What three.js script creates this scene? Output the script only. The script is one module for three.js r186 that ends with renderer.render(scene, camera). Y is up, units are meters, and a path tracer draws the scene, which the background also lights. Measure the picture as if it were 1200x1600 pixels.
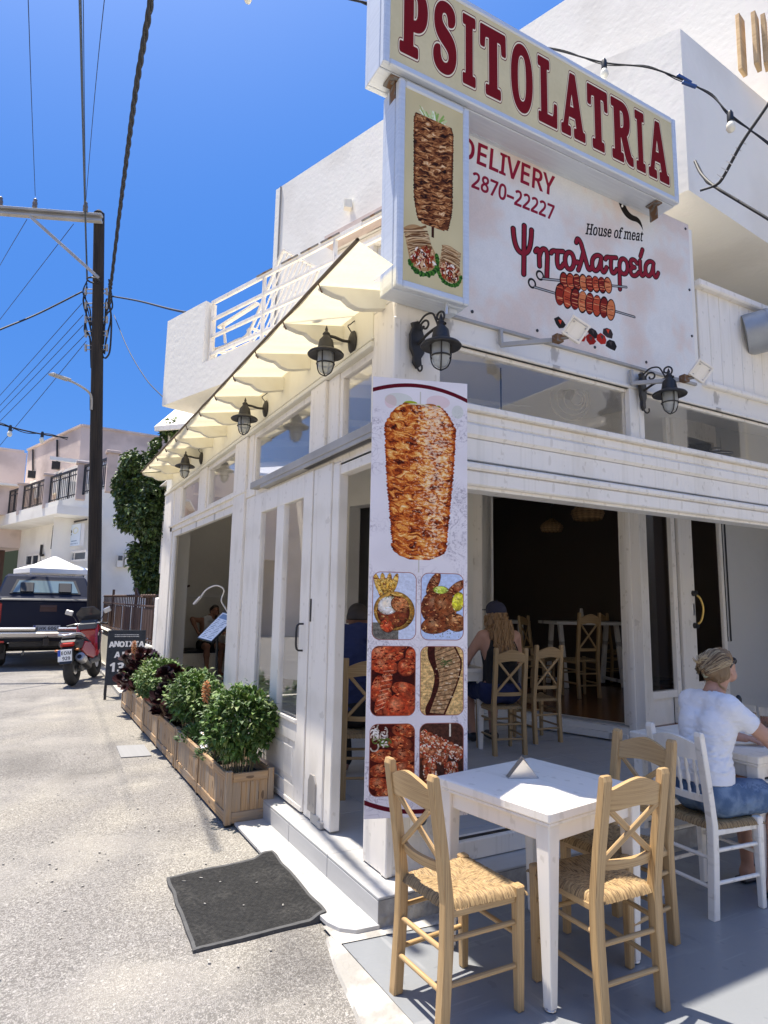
import * as THREE from 'three';
import { mergeGeometries } from 'three/addons/utils/BufferGeometryUtils.js';
import { createNoise3D } from 'simplex-noise';

// ---------- camera, sky, sun, exposure ----------
const scene = new THREE.Scene();
const EYE = 1.6, FPX = 998;
const V = (x, y, z) => new THREE.Vector3(x, y, z);
const street = V(-560, -132, -FPX).normalize();                 // photo directions of the two street axes, in lens space
const front = V(1820, -175, -FPX).normalize();
front.addScaledVector(street, -front.dot(street)).normalize();
const upL = V().crossVectors(front, street).normalize(); if (upL.y < 0) upL.negate();
const toWorld = new THREE.Matrix4().makeBasis(front, upL, street.clone().negate()).transpose();
const camera = new THREE.PerspectiveCamera(2 * Math.atan(800 / FPX) * 180 / Math.PI, 0.75, 0.05, 1200);
camera.position.set(0, EYE, 0);
camera.quaternion.setFromRotationMatrix(toWorld);
scene.add(camera);
const at = (px, py, depth) => V((px - 600) / FPX, (800 - py) / FPX, -1).multiplyScalar(depth).applyMatrix4(toWorld).add(V(0, EYE, 0));

const SUN = V(-0.165, 1, -0.19).normalize();
{
  const w = 512, h = 256, d = new Float32Array(w * h * 4);
  for (let j = 0; j < h; j++) {
    const el = ((j + 0.5) / h - 0.5) * Math.PI, s = Math.sin(el);
    for (let i = 0; i < w; i++) {
      const az = (i + 0.5) / w * 2 * Math.PI - Math.PI;
      const dir = [Math.cos(el) * Math.cos(az), s, Math.cos(el) * Math.sin(az)];
      const c = dir[0] * SUN.x + dir[1] * SUN.y + dir[2] * SUN.z;
      const air = Math.exp(-Math.max(s, 0) * 7), au = Math.pow(Math.max(c, 0), 10) * 0.42 + Math.pow(Math.max(c, 0), 5) * 0.06;
      let r = 0.027 + 0.10 * air + au, g = 0.106 + 0.14 * air + au * 0.98, b = 0.335 + 0.10 * air + au * 0.95;
      if (s < 0) { r = 0.2; g = 0.19; b = 0.17; }
      d.set([r, g, b, 1], (j * w + i) * 4);
    }
  }
  const t = new THREE.DataTexture(d, w, h, THREE.RGBAFormat, THREE.FloatType);
  t.mapping = THREE.EquirectangularReflectionMapping; t.minFilter = t.magFilter = THREE.LinearFilter; t.needsUpdate = true;
  scene.background = t; scene.environment = t;
}
const sun = new THREE.DirectionalLight(new THREE.Color(1, 0.925, 0.81), 3.7);
sun.position.copy(SUN).multiplyScalar(60).add(V(2, 0, -8)); sun.target.position.set(2, 0, -8);
sun.castShadow = true; sun.shadow.radius = 1; sun.shadow.mapSize.set(4096, 4096);
Object.assign(sun.shadow.camera, { left: -40, right: 40, top: 40, bottom: -40, near: 1, far: 140 });
scene.add(sun, sun.target);
const renderer = new THREE.WebGLRenderer({ antialias: true });
renderer.toneMapping = THREE.LinearToneMapping; renderer.toneMappingExposure = 2.5;
renderer.shadowMap.enabled = true;

// ---------- random, noise, textures ----------
const rngOf = (a) => () => { a = (a + 0x6d2b79f5) | 0; let t = Math.imul(a ^ (a >>> 15), 1 | a); t = (t + Math.imul(t ^ (t >>> 7), 61 | t)) ^ t; return ((t ^ (t >>> 14)) >>> 0) / 4294967296; };
const rnd = rngOf(77), rr = (a, b) => a + (b - a) * rnd();
const simplex = createNoise3D(rngOf(5));
const clamp = (x, a = 0, b = 1) => Math.min(b, Math.max(a, x));
const mix = (a, b, t) => a + (b - a) * t;
const mix3 = (a, b, t) => [mix(a[0], b[0], t), mix(a[1], b[1], t), mix(a[2], b[2], t)];
const sstep = (a, b, x) => { const t = clamp((x - a) / (b - a)); return t * t * (3 - 2 * t); };
const hash = (x, y, s) => { let n = Math.imul(x, 374761393) + Math.imul(y, 668265263) + Math.imul(s, 974634777); n = Math.imul(n ^ (n >>> 13), 1274126177); return ((n ^ (n >>> 16)) >>> 0) / 4294967296; };
function pn(x, y, px, py, s) {                                     // value noise that repeats after px, py
  const xi = Math.floor(x), yi = Math.floor(y); let fx = x - xi, fy = y - yi; fx = fx * fx * (3 - 2 * fx); fy = fy * fy * (3 - 2 * fy);
  const w = (a, n) => ((a % n) + n) % n, x0 = w(xi, px), x1 = w(xi + 1, px), y0 = w(yi, py), y1 = w(yi + 1, py);
  return mix(mix(hash(x0, y0, s), hash(x1, y0, s), fx), mix(hash(x0, y1, s), hash(x1, y1, s), fx), fy);
}
function fb(u, v, fx, fy, oct, s) { let a = 0, k = 0.5, n = 0; for (let i = 0; i < oct; i++) { a += k * pn(u * fx, v * fy, fx, fy, s + i); n += k; k *= 0.5; fx *= 2; fy *= 2; } return a / n; }
function texOf(w, h, fn, srgb = true) {
  const d = new Uint8Array(w * h * 4);
  for (let j = 0; j < h; j++) for (let i = 0; i < w; i++) { const c = fn((i + 0.5) / w, (j + 0.5) / h), o = (j * w + i) * 4; if (c.length) { d[o] = clamp(c[0]) * 255; d[o + 1] = clamp(c[1]) * 255; d[o + 2] = clamp(c[2]) * 255; } else { } d[o + 3] = 255; }
  const t = new THREE.DataTexture(d, w, h); t.wrapS = t.wrapT = THREE.RepeatWrapping; t.magFilter = THREE.LinearFilter; t.minFilter = THREE.LinearMipmapLinearFilter; t.generateMipmaps = true;
  if (srgb) t.colorSpace = THREE.SRGBColorSpace; t.needsUpdate = true; return t;
}
const grey = (x) => [x, x, x];
const toS = (x) => x <= 0.0031308 ? 12.92 * x : 1.055 * Math.pow(x, 1 / 2.4) - 0.055;
const S3 = (c) => c.map(toS);                                       // linear to sRGB
function canvasTex(w, h, draw) {
  const c = document.createElement('canvas'); c.width = w; c.height = h; const g = c.getContext('2d'); draw(g, w, h);
  const t = new THREE.CanvasTexture(c); t.colorSpace = THREE.SRGBColorSpace; t.anisotropy = 8; return t;
}
// colour map + bump of a surface: size = metres that one repeat covers
function surf(size, n, colour, opt = {}, bump, bumpScale) {
  const m = new THREE.MeshStandardMaterial({ roughness: 0.8, ...opt });
  const rep = (t) => { t.repeat.set(1 / size[0], 1 / size[1]); return t; };
  m.map = rep(texOf(n[0], n[1], colour));
  if (bump) { m.bumpMap = rep(texOf(n[0], n[1], (u, v) => grey(bump(u, v)), false)); m.bumpScale = bumpScale; }
  return m;
}
const plain = (rgb, rough = 0.6, o = {}) => new THREE.MeshStandardMaterial({ color: new THREE.Color().setRGB(...rgb), roughness: rough, ...o });
const M = {};
const print = (map) => new THREE.MeshPhysicalMaterial({ map, roughness: 0.85, specularIntensity: 0.35 });
M.white = surf([1.3, 1.3], [512, 512], (u, v) => S3(mix3([0.86, 0.805, 0.71], [0.68, 0.625, 0.53], sstep(0.55, 0.8, fb(u, v, 5, 3, 5, 3)) * 0.5 + 0.35 * sstep(0.62, 0.8, fb(u, v, 34, 2, 3, 6)) + 0.7 * sstep(0.74, 0.8, fb(u, v, 30, 18, 3, 9)))), { roughness: 0.5 }, (u, v) => fb(u, v, 60, 6, 3, 8), 0.0012);
M.whiteOld = surf([0.9, 0.9], [512, 512], (u, v) => S3(mix3([0.78, 0.74, 0.67], [0.36, 0.33, 0.29], 0.8 * sstep(0.62, 0.74, fb(u, v, 9, 5, 5, 13)))), { roughness: 0.55 }, (u, v) => fb(u, v, 40, 8, 3, 8), 0.0015);
M.plaster = surf([3, 3], [768, 768], (u, v) => S3(mix3([0.85, 0.815, 0.735], [0.74, 0.70, 0.62], sstep(0.45, 0.8, fb(u, v, 4, 4, 6, 31)) * 0.7)), { roughness: 0.9 }, (u, v) => fb(u, v, 60, 60, 4, 33), 0.0022);
M.rosePlaster = surf([4, 4], [512, 512], (u, v) => S3(mix3([0.64, 0.52, 0.45], [0.50, 0.40, 0.345], sstep(0.4, 0.75, fb(u, v, 5, 5, 6, 41)))), { roughness: 0.9 }, (u, v) => fb(u, v, 30, 30, 4, 43), 0.006);
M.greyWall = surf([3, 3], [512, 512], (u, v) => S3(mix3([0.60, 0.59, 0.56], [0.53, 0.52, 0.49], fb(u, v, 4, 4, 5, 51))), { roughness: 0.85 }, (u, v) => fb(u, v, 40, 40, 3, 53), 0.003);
M.alu = surf([0.5, 0.5], [256, 256], (u, v) => S3(mix3([0.70, 0.73, 0.76], [0.60, 0.63, 0.66], fb(u, v, 3, 40, 3, 61))), { roughness: 0.42, metalness: 0.25 });
M.steel = plain([0.55, 0.55, 0.55], 0.3, { metalness: 0.9 });
M.zinc = surf([0.6, 0.6], [256, 256], (u, v) => S3(mix3([0.44, 0.455, 0.465], [0.30, 0.31, 0.315], fb(u, v, 6, 6, 5, 63))), { roughness: 0.5, metalness: 0.45 });
M.rusty = surf([0.3, 0.3], [128, 128], (u, v) => S3(mix3([0.22, 0.21, 0.2], [0.2, 0.11, 0.06], sstep(0.4, 0.6, fb(u, v, 6, 6, 4, 65)))), { roughness: 0.8, metalness: 0.3 });
M.iron = surf([0.2, 0.2], [128, 128], (u, v) => S3(mix3([0.022, 0.021, 0.02], [0.045, 0.04, 0.036], fb(u, v, 8, 8, 4, 67))), { roughness: 0.5, metalness: 0.3 });
M.black = plain([0.018, 0.018, 0.02], 0.45);
M.rubber = surf([0.2, 0.2], [128, 128], (u, v) => S3(grey(mix(0.02, 0.04, fb(u, v, 12, 12, 4, 68)))), { roughness: 0.85 });
M.cable = plain([0.014, 0.014, 0.015], 0.6);
M.glass = new THREE.MeshPhysicalMaterial({ color: 0xffffff, transmission: 1, roughness: 0.015, ior: 1.5, thickness: 0 });
M.frost = new THREE.MeshPhysicalMaterial({ color: new THREE.Color().setRGB(0.75, 0.77, 0.76), transmission: 0.7, roughness: 0.35, thickness: 0 });
const pineC = (u, v, s) => { const warp = fb(u, v, 3, 2, 3, s) * 1.2, g = 0.5 + 0.5 * Math.sin((v * 9 + warp) * 6.283), f = fb(u, v, 5, 90, 3, s + 4); return g * 0.12 + f * 0.88; };
M.pine = surf([0.9, 0.22], [512, 256], (u, v) => S3(mix3([0.50, 0.335, 0.158], [0.32, 0.192, 0.08], sstep(0.3, 0.85, pineC(u, v, 71)))), { roughness: 0.42 }, (u, v) => pineC(u, v, 71), 0.0006);
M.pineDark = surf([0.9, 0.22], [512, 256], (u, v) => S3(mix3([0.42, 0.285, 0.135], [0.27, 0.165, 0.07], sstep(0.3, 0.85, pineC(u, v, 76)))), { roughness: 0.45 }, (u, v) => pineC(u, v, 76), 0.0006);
for (let k = 0; k < 3; k++) M['crate' + k] = surf([0.8, 0.2], [512, 256], (u, v) => {
  const g = pineC(u, v, 81 + k * 7), w = sstep(0.42, 0.72, fb(u, v, 3, 5, 5, 90 + k)), kn = sstep(0.78, 0.83, fb(u, v, 7, 6, 2, 97 + k));
  return S3(mix3(mix3(mix3([0.46, 0.30, 0.155], [0.30, 0.18, 0.085], sstep(0.25, 0.8, g)), [0.30, 0.26, 0.21], w * (0.35 + 0.25 * k)), [0.10, 0.06, 0.035], kn * 0.8));
}, { roughness: 0.8 }, (u, v) => pineC(u, v, 81 + k * 7), 0.0015);
M.rush = surf([0.12, 0.12], [256, 256], (u, v) => S3(mix3([0.41, 0.275, 0.125], [0.125, 0.075, 0.032], sstep(0.35, 0.75, fb(u, v, 4, 60, 4, 105)))), { roughness: 0.7 });
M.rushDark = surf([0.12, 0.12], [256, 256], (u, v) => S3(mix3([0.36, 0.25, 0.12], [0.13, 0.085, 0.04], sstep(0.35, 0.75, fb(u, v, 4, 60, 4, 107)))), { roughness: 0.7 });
M.tile = surf([1.1, 1.1], [512, 512], (u, v) => S3(mix3([0.50, 0.495, 0.48], [0.41, 0.405, 0.395], fb(u, v, 3, 22, 5, 111))), { roughness: 0.42 }, (u, v) => fb(u, v, 60, 60, 3, 112), 0.0006);
M.tile2 = surf([1.1, 1.1], [512, 512], (u, v) => S3(mix3([0.47, 0.465, 0.455], [0.38, 0.375, 0.365], fb(u, v, 3, 22, 5, 115))), { roughness: 0.42 }, (u, v) => fb(u, v, 60, 60, 3, 112), 0.0006);
M.grout = plain([0.22, 0.215, 0.205], 0.9);
M.bluePaint = surf([2.4, 2.4], [1024, 1024], (u, v) => {
  const scuff = clamp(sstep(0.56, 0.72, fb(u, v, 8, 8, 6, 121)) * 0.6 + 0.8 * sstep(0.70, 0.76, fb(u, v, 90, 6, 3, 128)) * sstep(0.5, 0.6, fb(u, v, 5, 5, 2, 129)) + 0.7 * sstep(0.72, 0.78, fb(u, v, 5, 80, 3, 138)) * sstep(0.5, 0.6, fb(u, v, 6, 6, 2, 139))), spot = sstep(0.80, 0.84, fb(u, v, 50, 50, 2, 125));
  return S3(mix3(mix3([0.225, 0.237, 0.25], [0.29, 0.298, 0.305], scuff), [0.16, 0.17, 0.18], spot * 0.5));
}, { roughness: 0.34 }, (u, v) => fb(u, v, 30, 30, 5, 127), 0.0025);
M.cementEdge = surf([1.2, 1.2], [512, 512], (u, v) => S3(mix3([0.47, 0.45, 0.41], [0.30, 0.285, 0.26], sstep(0.38, 0.66, fb(u, v, 9, 9, 6, 131)))), { roughness: 0.95 }, (u, v) => fb(u, v, 40, 40, 5, 133), 0.01);
M.woodFloor = surf([1.2, 0.36], [512, 256], (u, v) => S3(mix3([0.26, 0.10, 0.035], [0.15, 0.052, 0.018], pineC(u, v, 141))), { roughness: 0.22 });
M.poleWood = surf([2.4, 0.3], [512, 256], (u, v) => S3(mix3([0.050, 0.037, 0.027], [0.016, 0.013, 0.011], sstep(0.3, 0.7, fb(u, v, 4, 40, 5, 151)))), { roughness: 0.9 }, (u, v) => fb(u, v, 5, 40, 4, 151), 0.012);
M.galv = surf([0.8, 0.8], [256, 256], (u, v) => S3(mix3([0.46, 0.45, 0.43], [0.34, 0.32, 0.29], fb(u, v, 5, 5, 4, 155))), { roughness: 0.6, metalness: 0.2 });
M.fabric = new THREE.MeshPhysicalMaterial({ color: new THREE.Color().setRGB(0.80, 0.72, 0.50), transmission: 0.5, roughness: 1, thickness: 0 });
{ const f = texOf(256, 256, (u, v) => S3(mix3([0.90, 0.82, 0.60], [0.74, 0.65, 0.43], fb(u, v, 3, 10, 5, 161) * 0.7 + 0.3 * pn(u * 90, v * 90, 90, 90, 163)))); M.fabric.map = f; M.fabric.color.set(0xffffff); }
M.roofSheet = new THREE.MeshPhysicalMaterial({ color: new THREE.Color().setRGB(0.84, 0.80, 0.72), transmission: 0.32, roughness: 1, thickness: 0 });
M.cream = surf([2, 2], [512, 512], (u, v) => S3(mix3([0.76, 0.73, 0.62], [0.66, 0.62, 0.50], sstep(0.4, 0.8, fb(u, v, 6, 4, 5, 165)))), { roughness: 0.6 }, (u, v) => fb(u, v, 40, 8, 3, 8), 0.0012);
M.brownMetal = surf([0.6, 0.6], [256, 256], (u, v) => S3(mix3([0.085, 0.042, 0.028], [0.055, 0.027, 0.018], fb(u, v, 20, 3, 4, 171))), { roughness: 0.65 });
M.board = surf([0.8, 0.8], [256, 256], (u, v) => S3(mix3([0.03, 0.034, 0.04], [0.055, 0.06, 0.068], fb(u, v, 5, 5, 5, 173))), { roughness: 0.85 });
M.soil = surf([0.3, 0.3], [256, 256], (u, v) => S3(mix3([0.03, 0.02, 0.013], [0.09, 0.065, 0.045], fb(u, v, 14, 14, 4, 175))), { roughness: 1 }, (u, v) => fb(u, v, 20, 20, 4, 176), 0.01);
M.leaf = new THREE.MeshPhysicalMaterial({ color: 0xffffff, roughness: 0.58, transmission: 0.3, thickness: 0, vertexColors: true });
M.leafTree = M.leaf;
M.navyPaint = new THREE.MeshPhysicalMaterial({ color: new THREE.Color().setRGB(0.006, 0.010, 0.026), roughness: 0.45, metalness: 0, specularIntensity: 0.35, clearcoat: 0.08, clearcoatRoughness: 0.1 });
M.redPaint = new THREE.MeshPhysicalMaterial({ color: new THREE.Color().setRGB(0.45, 0.012, 0.014), roughness: 0.35, clearcoat: 0.9, clearcoatRoughness: 0.08 });
M.greyPlastic = plain([0.09, 0.095, 0.1], 0.5);
M.silver = plain([0.5, 0.5, 0.5], 0.3, { metalness: 0.7 });
M.skin = surf([0.4, 0.4], [128, 128], (u, v) => S3(mix3([0.50, 0.285, 0.20], [0.44, 0.235, 0.16], fb(u, v, 12, 12, 4, 181))), { roughness: 0.55 });
M.skinTan = surf([0.4, 0.4], [128, 128], (u, v) => S3(mix3([0.30, 0.145, 0.09], [0.25, 0.115, 0.07], fb(u, v, 12, 12, 4, 183))), { roughness: 0.5 });
const weave = (u, v, n) => 0.5 + 0.25 * Math.sin(u * n * 6.283) + 0.25 * Math.sin(v * n * 6.283);
M.tee = surf([0.3, 0.3], [256, 256], (u, v) => S3(mix3([0.80, 0.80, 0.82], [0.73, 0.73, 0.76], fb(u, v, 6, 6, 4, 185))), { roughness: 0.9 }, (u, v) => weave(u, v, 60), 0.0006);
M.denim = surf([0.3, 0.3], [256, 256], (u, v) => S3(mix3([0.05, 0.10, 0.20], [0.20, 0.28, 0.40], sstep(0.3, 0.8, fb(u, v, 5, 5, 5, 187)) * 0.7 + 0.3 * hash(Math.floor(u * 256), Math.floor(v * 256), 4))), { roughness: 0.9 }, (u, v) => weave(u + v, v, 60), 0.0008);
M.blackCloth = plain([0.012, 0.012, 0.014], 0.9);
M.navyCloth = surf([0.4, 0.4], [128, 128], (u, v) => S3(mix3([0.012, 0.02, 0.075], [0.02, 0.03, 0.10], fb(u, v, 5, 5, 4, 189))), { roughness: 0.9 });
M.hairBlond = plain([0.20, 0.125, 0.06], 0.6);
M.hairBrown = surf([0.08, 0.4], [256, 64], (u, v) => S3(mix3([0.10, 0.05, 0.02], [0.36, 0.21, 0.09], sstep(0.35, 0.75, fb(u, v, 14, 2, 4, 193)))), { roughness: 0.5 });

// ---------- geometry helpers: all return flat, non-indexed geometry with uv in metres ----------
function uvBox(g) {
  const p = g.attributes.position, n = g.attributes.normal, uv = new Float32Array(p.count * 2);
  for (let i = 0; i < p.count; i++) {
    const ax = Math.abs(n.getX(i)), ay = Math.abs(n.getY(i)), az = Math.abs(n.getZ(i));
    let u, v; if (ax >= ay && ax >= az) { u = p.getZ(i); v = p.getY(i); } else if (ay >= az) { u = p.getX(i); v = p.getZ(i); } else { u = p.getX(i); v = p.getY(i); }
    uv[i * 2] = u; uv[i * 2 + 1] = v;
  }
  g.setAttribute('uv', new THREE.BufferAttribute(uv, 2)); return g;
}
function tidy(g) { if (g.index) g = g.toNonIndexed(); for (const k of Object.keys(g.attributes)) if (!['position', 'normal', 'uv', 'color'].includes(k)) g.deleteAttribute(k); if (!g.attributes.normal) g.computeVertexNormals(); if (!g.attributes.uv) uvBox(g); g.morphAttributes = {}; return g; }
function chamfer(w, h, d, c) {
  const H = [w / 2, h / 2, d / 2]; c = Math.min(c, H[0] * 0.9, H[1] * 0.9, H[2] * 0.9);
  const P = (s, a) => s.map((q, k) => q * (k === a ? H[k] : H[k] - c)), out = [];
  const tri = (a, b, e) => { const n = [(b[1] - a[1]) * (e[2] - a[2]) - (b[2] - a[2]) * (e[1] - a[1]), (b[2] - a[2]) * (e[0] - a[0]) - (b[0] - a[0]) * (e[2] - a[2]), (b[0] - a[0]) * (e[1] - a[1]) - (b[1] - a[1]) * (e[0] - a[0])]; if (n[0] * (a[0] + b[0] + e[0]) + n[1] * (a[1] + b[1] + e[1]) + n[2] * (a[2] + b[2] + e[2]) > 0) out.push(...a, ...b, ...e); else out.push(...a, ...e, ...b); };
  const quad = (a, b, e, f) => { tri(a, b, e); tri(a, e, f); }, S = [-1, 1];
  for (let a = 0; a < 3; a++) for (const s of S) { const b = (a + 1) % 3, e = (a + 2) % 3, q = (x, y) => { const r = [0, 0, 0]; r[a] = s; r[b] = x; r[e] = y; return P(r, a); }; quad(q(-1, -1), q(1, -1), q(1, 1), q(-1, 1)); }
  for (let t = 0; t < 3; t++) { const a = (t + 1) % 3, b = (t + 2) % 3; for (const s of S) for (const u of S) { const q = (z, k) => { const r = [0, 0, 0]; r[t] = z; r[a] = s; r[b] = u; return P(r, k); }; quad(q(-1, a), q(1, a), q(1, b), q(-1, b)); } }
  for (const x of S) for (const y of S) for (const z of S) tri(P([x, y, z], 0), P([x, y, z], 1), P([x, y, z], 2));
  const g = new THREE.BufferGeometry(); g.setAttribute('position', new THREE.Float32BufferAttribute(out, 3)); g.computeVertexNormals(); return uvBox(g);
}
const put = (g, p = [0, 0, 0], r = [0, 0, 0]) => g.applyMatrix4(new THREE.Matrix4().compose(V(...p), new THREE.Quaternion().setFromEuler(new THREE.Euler(...r)), V(1, 1, 1)));
const bx = (w, h, d, p, r, c = 0.004) => put(c ? chamfer(w, h, d, c) : uvBox(new THREE.BoxGeometry(w, h, d).toNonIndexed()), p, r);
const span = (x0, x1, y0, y1, z0, z1, c = 0.004) => bx(Math.abs(x1 - x0), Math.abs(y1 - y0), Math.abs(z1 - z0), [(x0 + x1) / 2, (y0 + y1) / 2, (z0 + z1) / 2], undefined, c);
const v3 = (p) => Array.isArray(p) ? V(...p) : p;
function aim(g, p, q, up = V(0, 1, 0)) {                             // local x along p to q, local y near up
  p = v3(p); q = v3(q); const x = q.clone().sub(p).normalize(); if (Math.abs(x.dot(up)) > 0.97) up = V(0, 0, 1); const z = V().crossVectors(x, up).normalize(), y = V().crossVectors(z, x);
  return g.applyMatrix4(new THREE.Matrix4().makeBasis(x, y, z).setPosition(p.clone().add(q).multiplyScalar(0.5)));
}
const bar = (p, q, h, w, c = 0.004, up) => aim(c ? chamfer(v3(p).distanceTo(v3(q)), h, w, c) : uvBox(new THREE.BoxGeometry(v3(p).distanceTo(v3(q)), h, w).toNonIndexed()), p, q, v3(up || [0, 1, 0]));
function rod(p, q, r1, r2 = r1, seg = 10, open = false) {
  const L = v3(p).distanceTo(v3(q)); const g = tidy(new THREE.CylinderGeometry(r2, r1, L, seg, 1, open)); const uv = g.attributes.uv;
  for (let i = 0; i < uv.count; i++) uv.setXY(i, uv.getY(i) * L, uv.getX(i) * 6.28 * r1);
  return aim(g.rotateZ(-Math.PI / 2), p, q);
}
function tube(pts, r, seg = 24, rad = 6, closed = false, tension = 0.5) { const c = new THREE.CatmullRomCurve3(pts.map(v3), closed, 'catmullrom', tension); const L = c.getLength(), g = tidy(new THREE.TubeGeometry(c, seg, r, rad, closed)), uv = g.attributes.uv; for (let i = 0; i < uv.count; i++) uv.setXY(i, uv.getX(i) * L, uv.getY(i) * 6.28 * r); return g; }
function lathe(prof, p = [0, 0, 0], seg = 20) { const g = tidy(new THREE.LatheGeometry(prof.map((a) => new THREE.Vector2(...a)), seg)), uv = g.attributes.uv; let y0 = prof[0][1]; for (let i = 0; i < uv.count; i++) uv.setXY(i, uv.getX(i) * 0.5, g.attributes.position.getY(i) - y0); return put(g, p); }
function ext(pts, depth, bev = 0, holes) {                            // outline in x,y pushed along +z, starting at z = 0
  const s = new THREE.Shape(pts.map((a) => new THREE.Vector2(...a))); if (holes) for (const h of holes) s.holes.push(new THREE.Path(h.map((a) => new THREE.Vector2(...a))));
  return uvBox(tidy(new THREE.ExtrudeGeometry(s, { depth, bevelEnabled: bev > 0, bevelSize: bev, bevelThickness: bev, bevelOffset: -bev, bevelSegments: 1, curveSegments: 10 })));
}
const ball = (r, p, s = [1, 1, 1], seg = 16) => put(uvBox(tidy(new THREE.SphereGeometry(r, seg, Math.round(seg * 0.7)))).scale(...s), p);
function poly(quads) { const a = []; for (const q of quads) { const v = q.map(v3); for (let i = 1; i + 1 < v.length; i++) for (const k of [0, i, i + 1]) a.push(v[k].x, v[k].y, v[k].z); } const g = new THREE.BufferGeometry(); g.setAttribute('position', new THREE.Float32BufferAttribute(a, 3)); g.computeVertexNormals(); return uvBox(g); }
function slab(base, y0, y1) {                                        // prism over a floor outline [[x,z],...], heights y0, y1 (numbers or per-corner lists)
  const lo = base.map((p, i) => V(p[0], y0.length ? y0[i] : y0, p[1])), hi = base.map((p, i) => V(p[0], y1.length ? y1[i] : y1, p[1])), n = base.length, q = [];
  let area = 0; base.forEach((p, i) => { const b = base[(i + 1) % n]; area += p[0] * b[1] - b[0] * p[1]; });
  const f = area > 0 ? (a) => a.slice().reverse() : (a) => a;
  for (let i = 0; i < n; i++) { const k = (i + 1) % n; q.push(f([lo[i], lo[k], hi[k], hi[i]])); }
  q.push(f(hi), f(lo.slice().reverse())); return poly(q);
}
const join = (...gs) => { gs = gs.flat(9).filter(Boolean); const col = gs.some((g) => g.attributes.color); gs = gs.map(tidy); return gs.length === 1 ? gs[0] : mergeGeometries(gs, false); };

// ---------- naming ----------
const used = {};
const numbered = (n) => { n = n.replace(/_\d+$/, ''); const k = used[n] = (used[n] ?? -1) + 1; return k ? n + '_' + String(k).padStart(3, '0') : n; };
const shade = (m) => { m.castShadow = m.receiveShadow = true; return m; };
function tag(o, label, category, group) { o.userData = { label, category }; if (group) o.userData.group = group; return o; }
function thing(name, label, category, p = [0, 0, 0], turn = 0, group) { const o = new THREE.Group(); o.name = numbered(name); o.position.set(...(Array.isArray(p) ? p : p.toArray())); o.rotation.y = turn; scene.add(o); return tag(o, label, category, group); }
function part(name, geos, mat, parent, label) { const m = shade(new THREE.Mesh(join(geos), mat)); m.name = name; parent.add(m); if (label) m.userData.label = label; return m; }
function solo(name, geos, mat, label, category, group) { const m = shade(new THREE.Mesh(join(geos), mat)); m.name = numbered(name); scene.add(m); return tag(m, label, category, group); }
function struct(name, geos, mat, parent = scene) { const m = shade(new THREE.Mesh(join(geos), mat)); m.name = parent === scene ? numbered(name) : name; parent.add(m); if (parent === scene) m.userData.kind = 'structure'; return m; }
function copyOf(o, label, p, turn, group) { const c = o.clone(); c.name = numbered(o.name); c.userData = { ...o.userData, label }; if (group) c.userData.group = group; c.position.set(...p); c.rotation.set(0, turn, 0); scene.add(c); return c; }
const stuff = (m) => { m.userData.kind = 'stuff'; return m; };
// ================= SETTING =================
const XF = 1.81, ZF = -3.145, FL = 0.153, ROOMF = 0.31;
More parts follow.
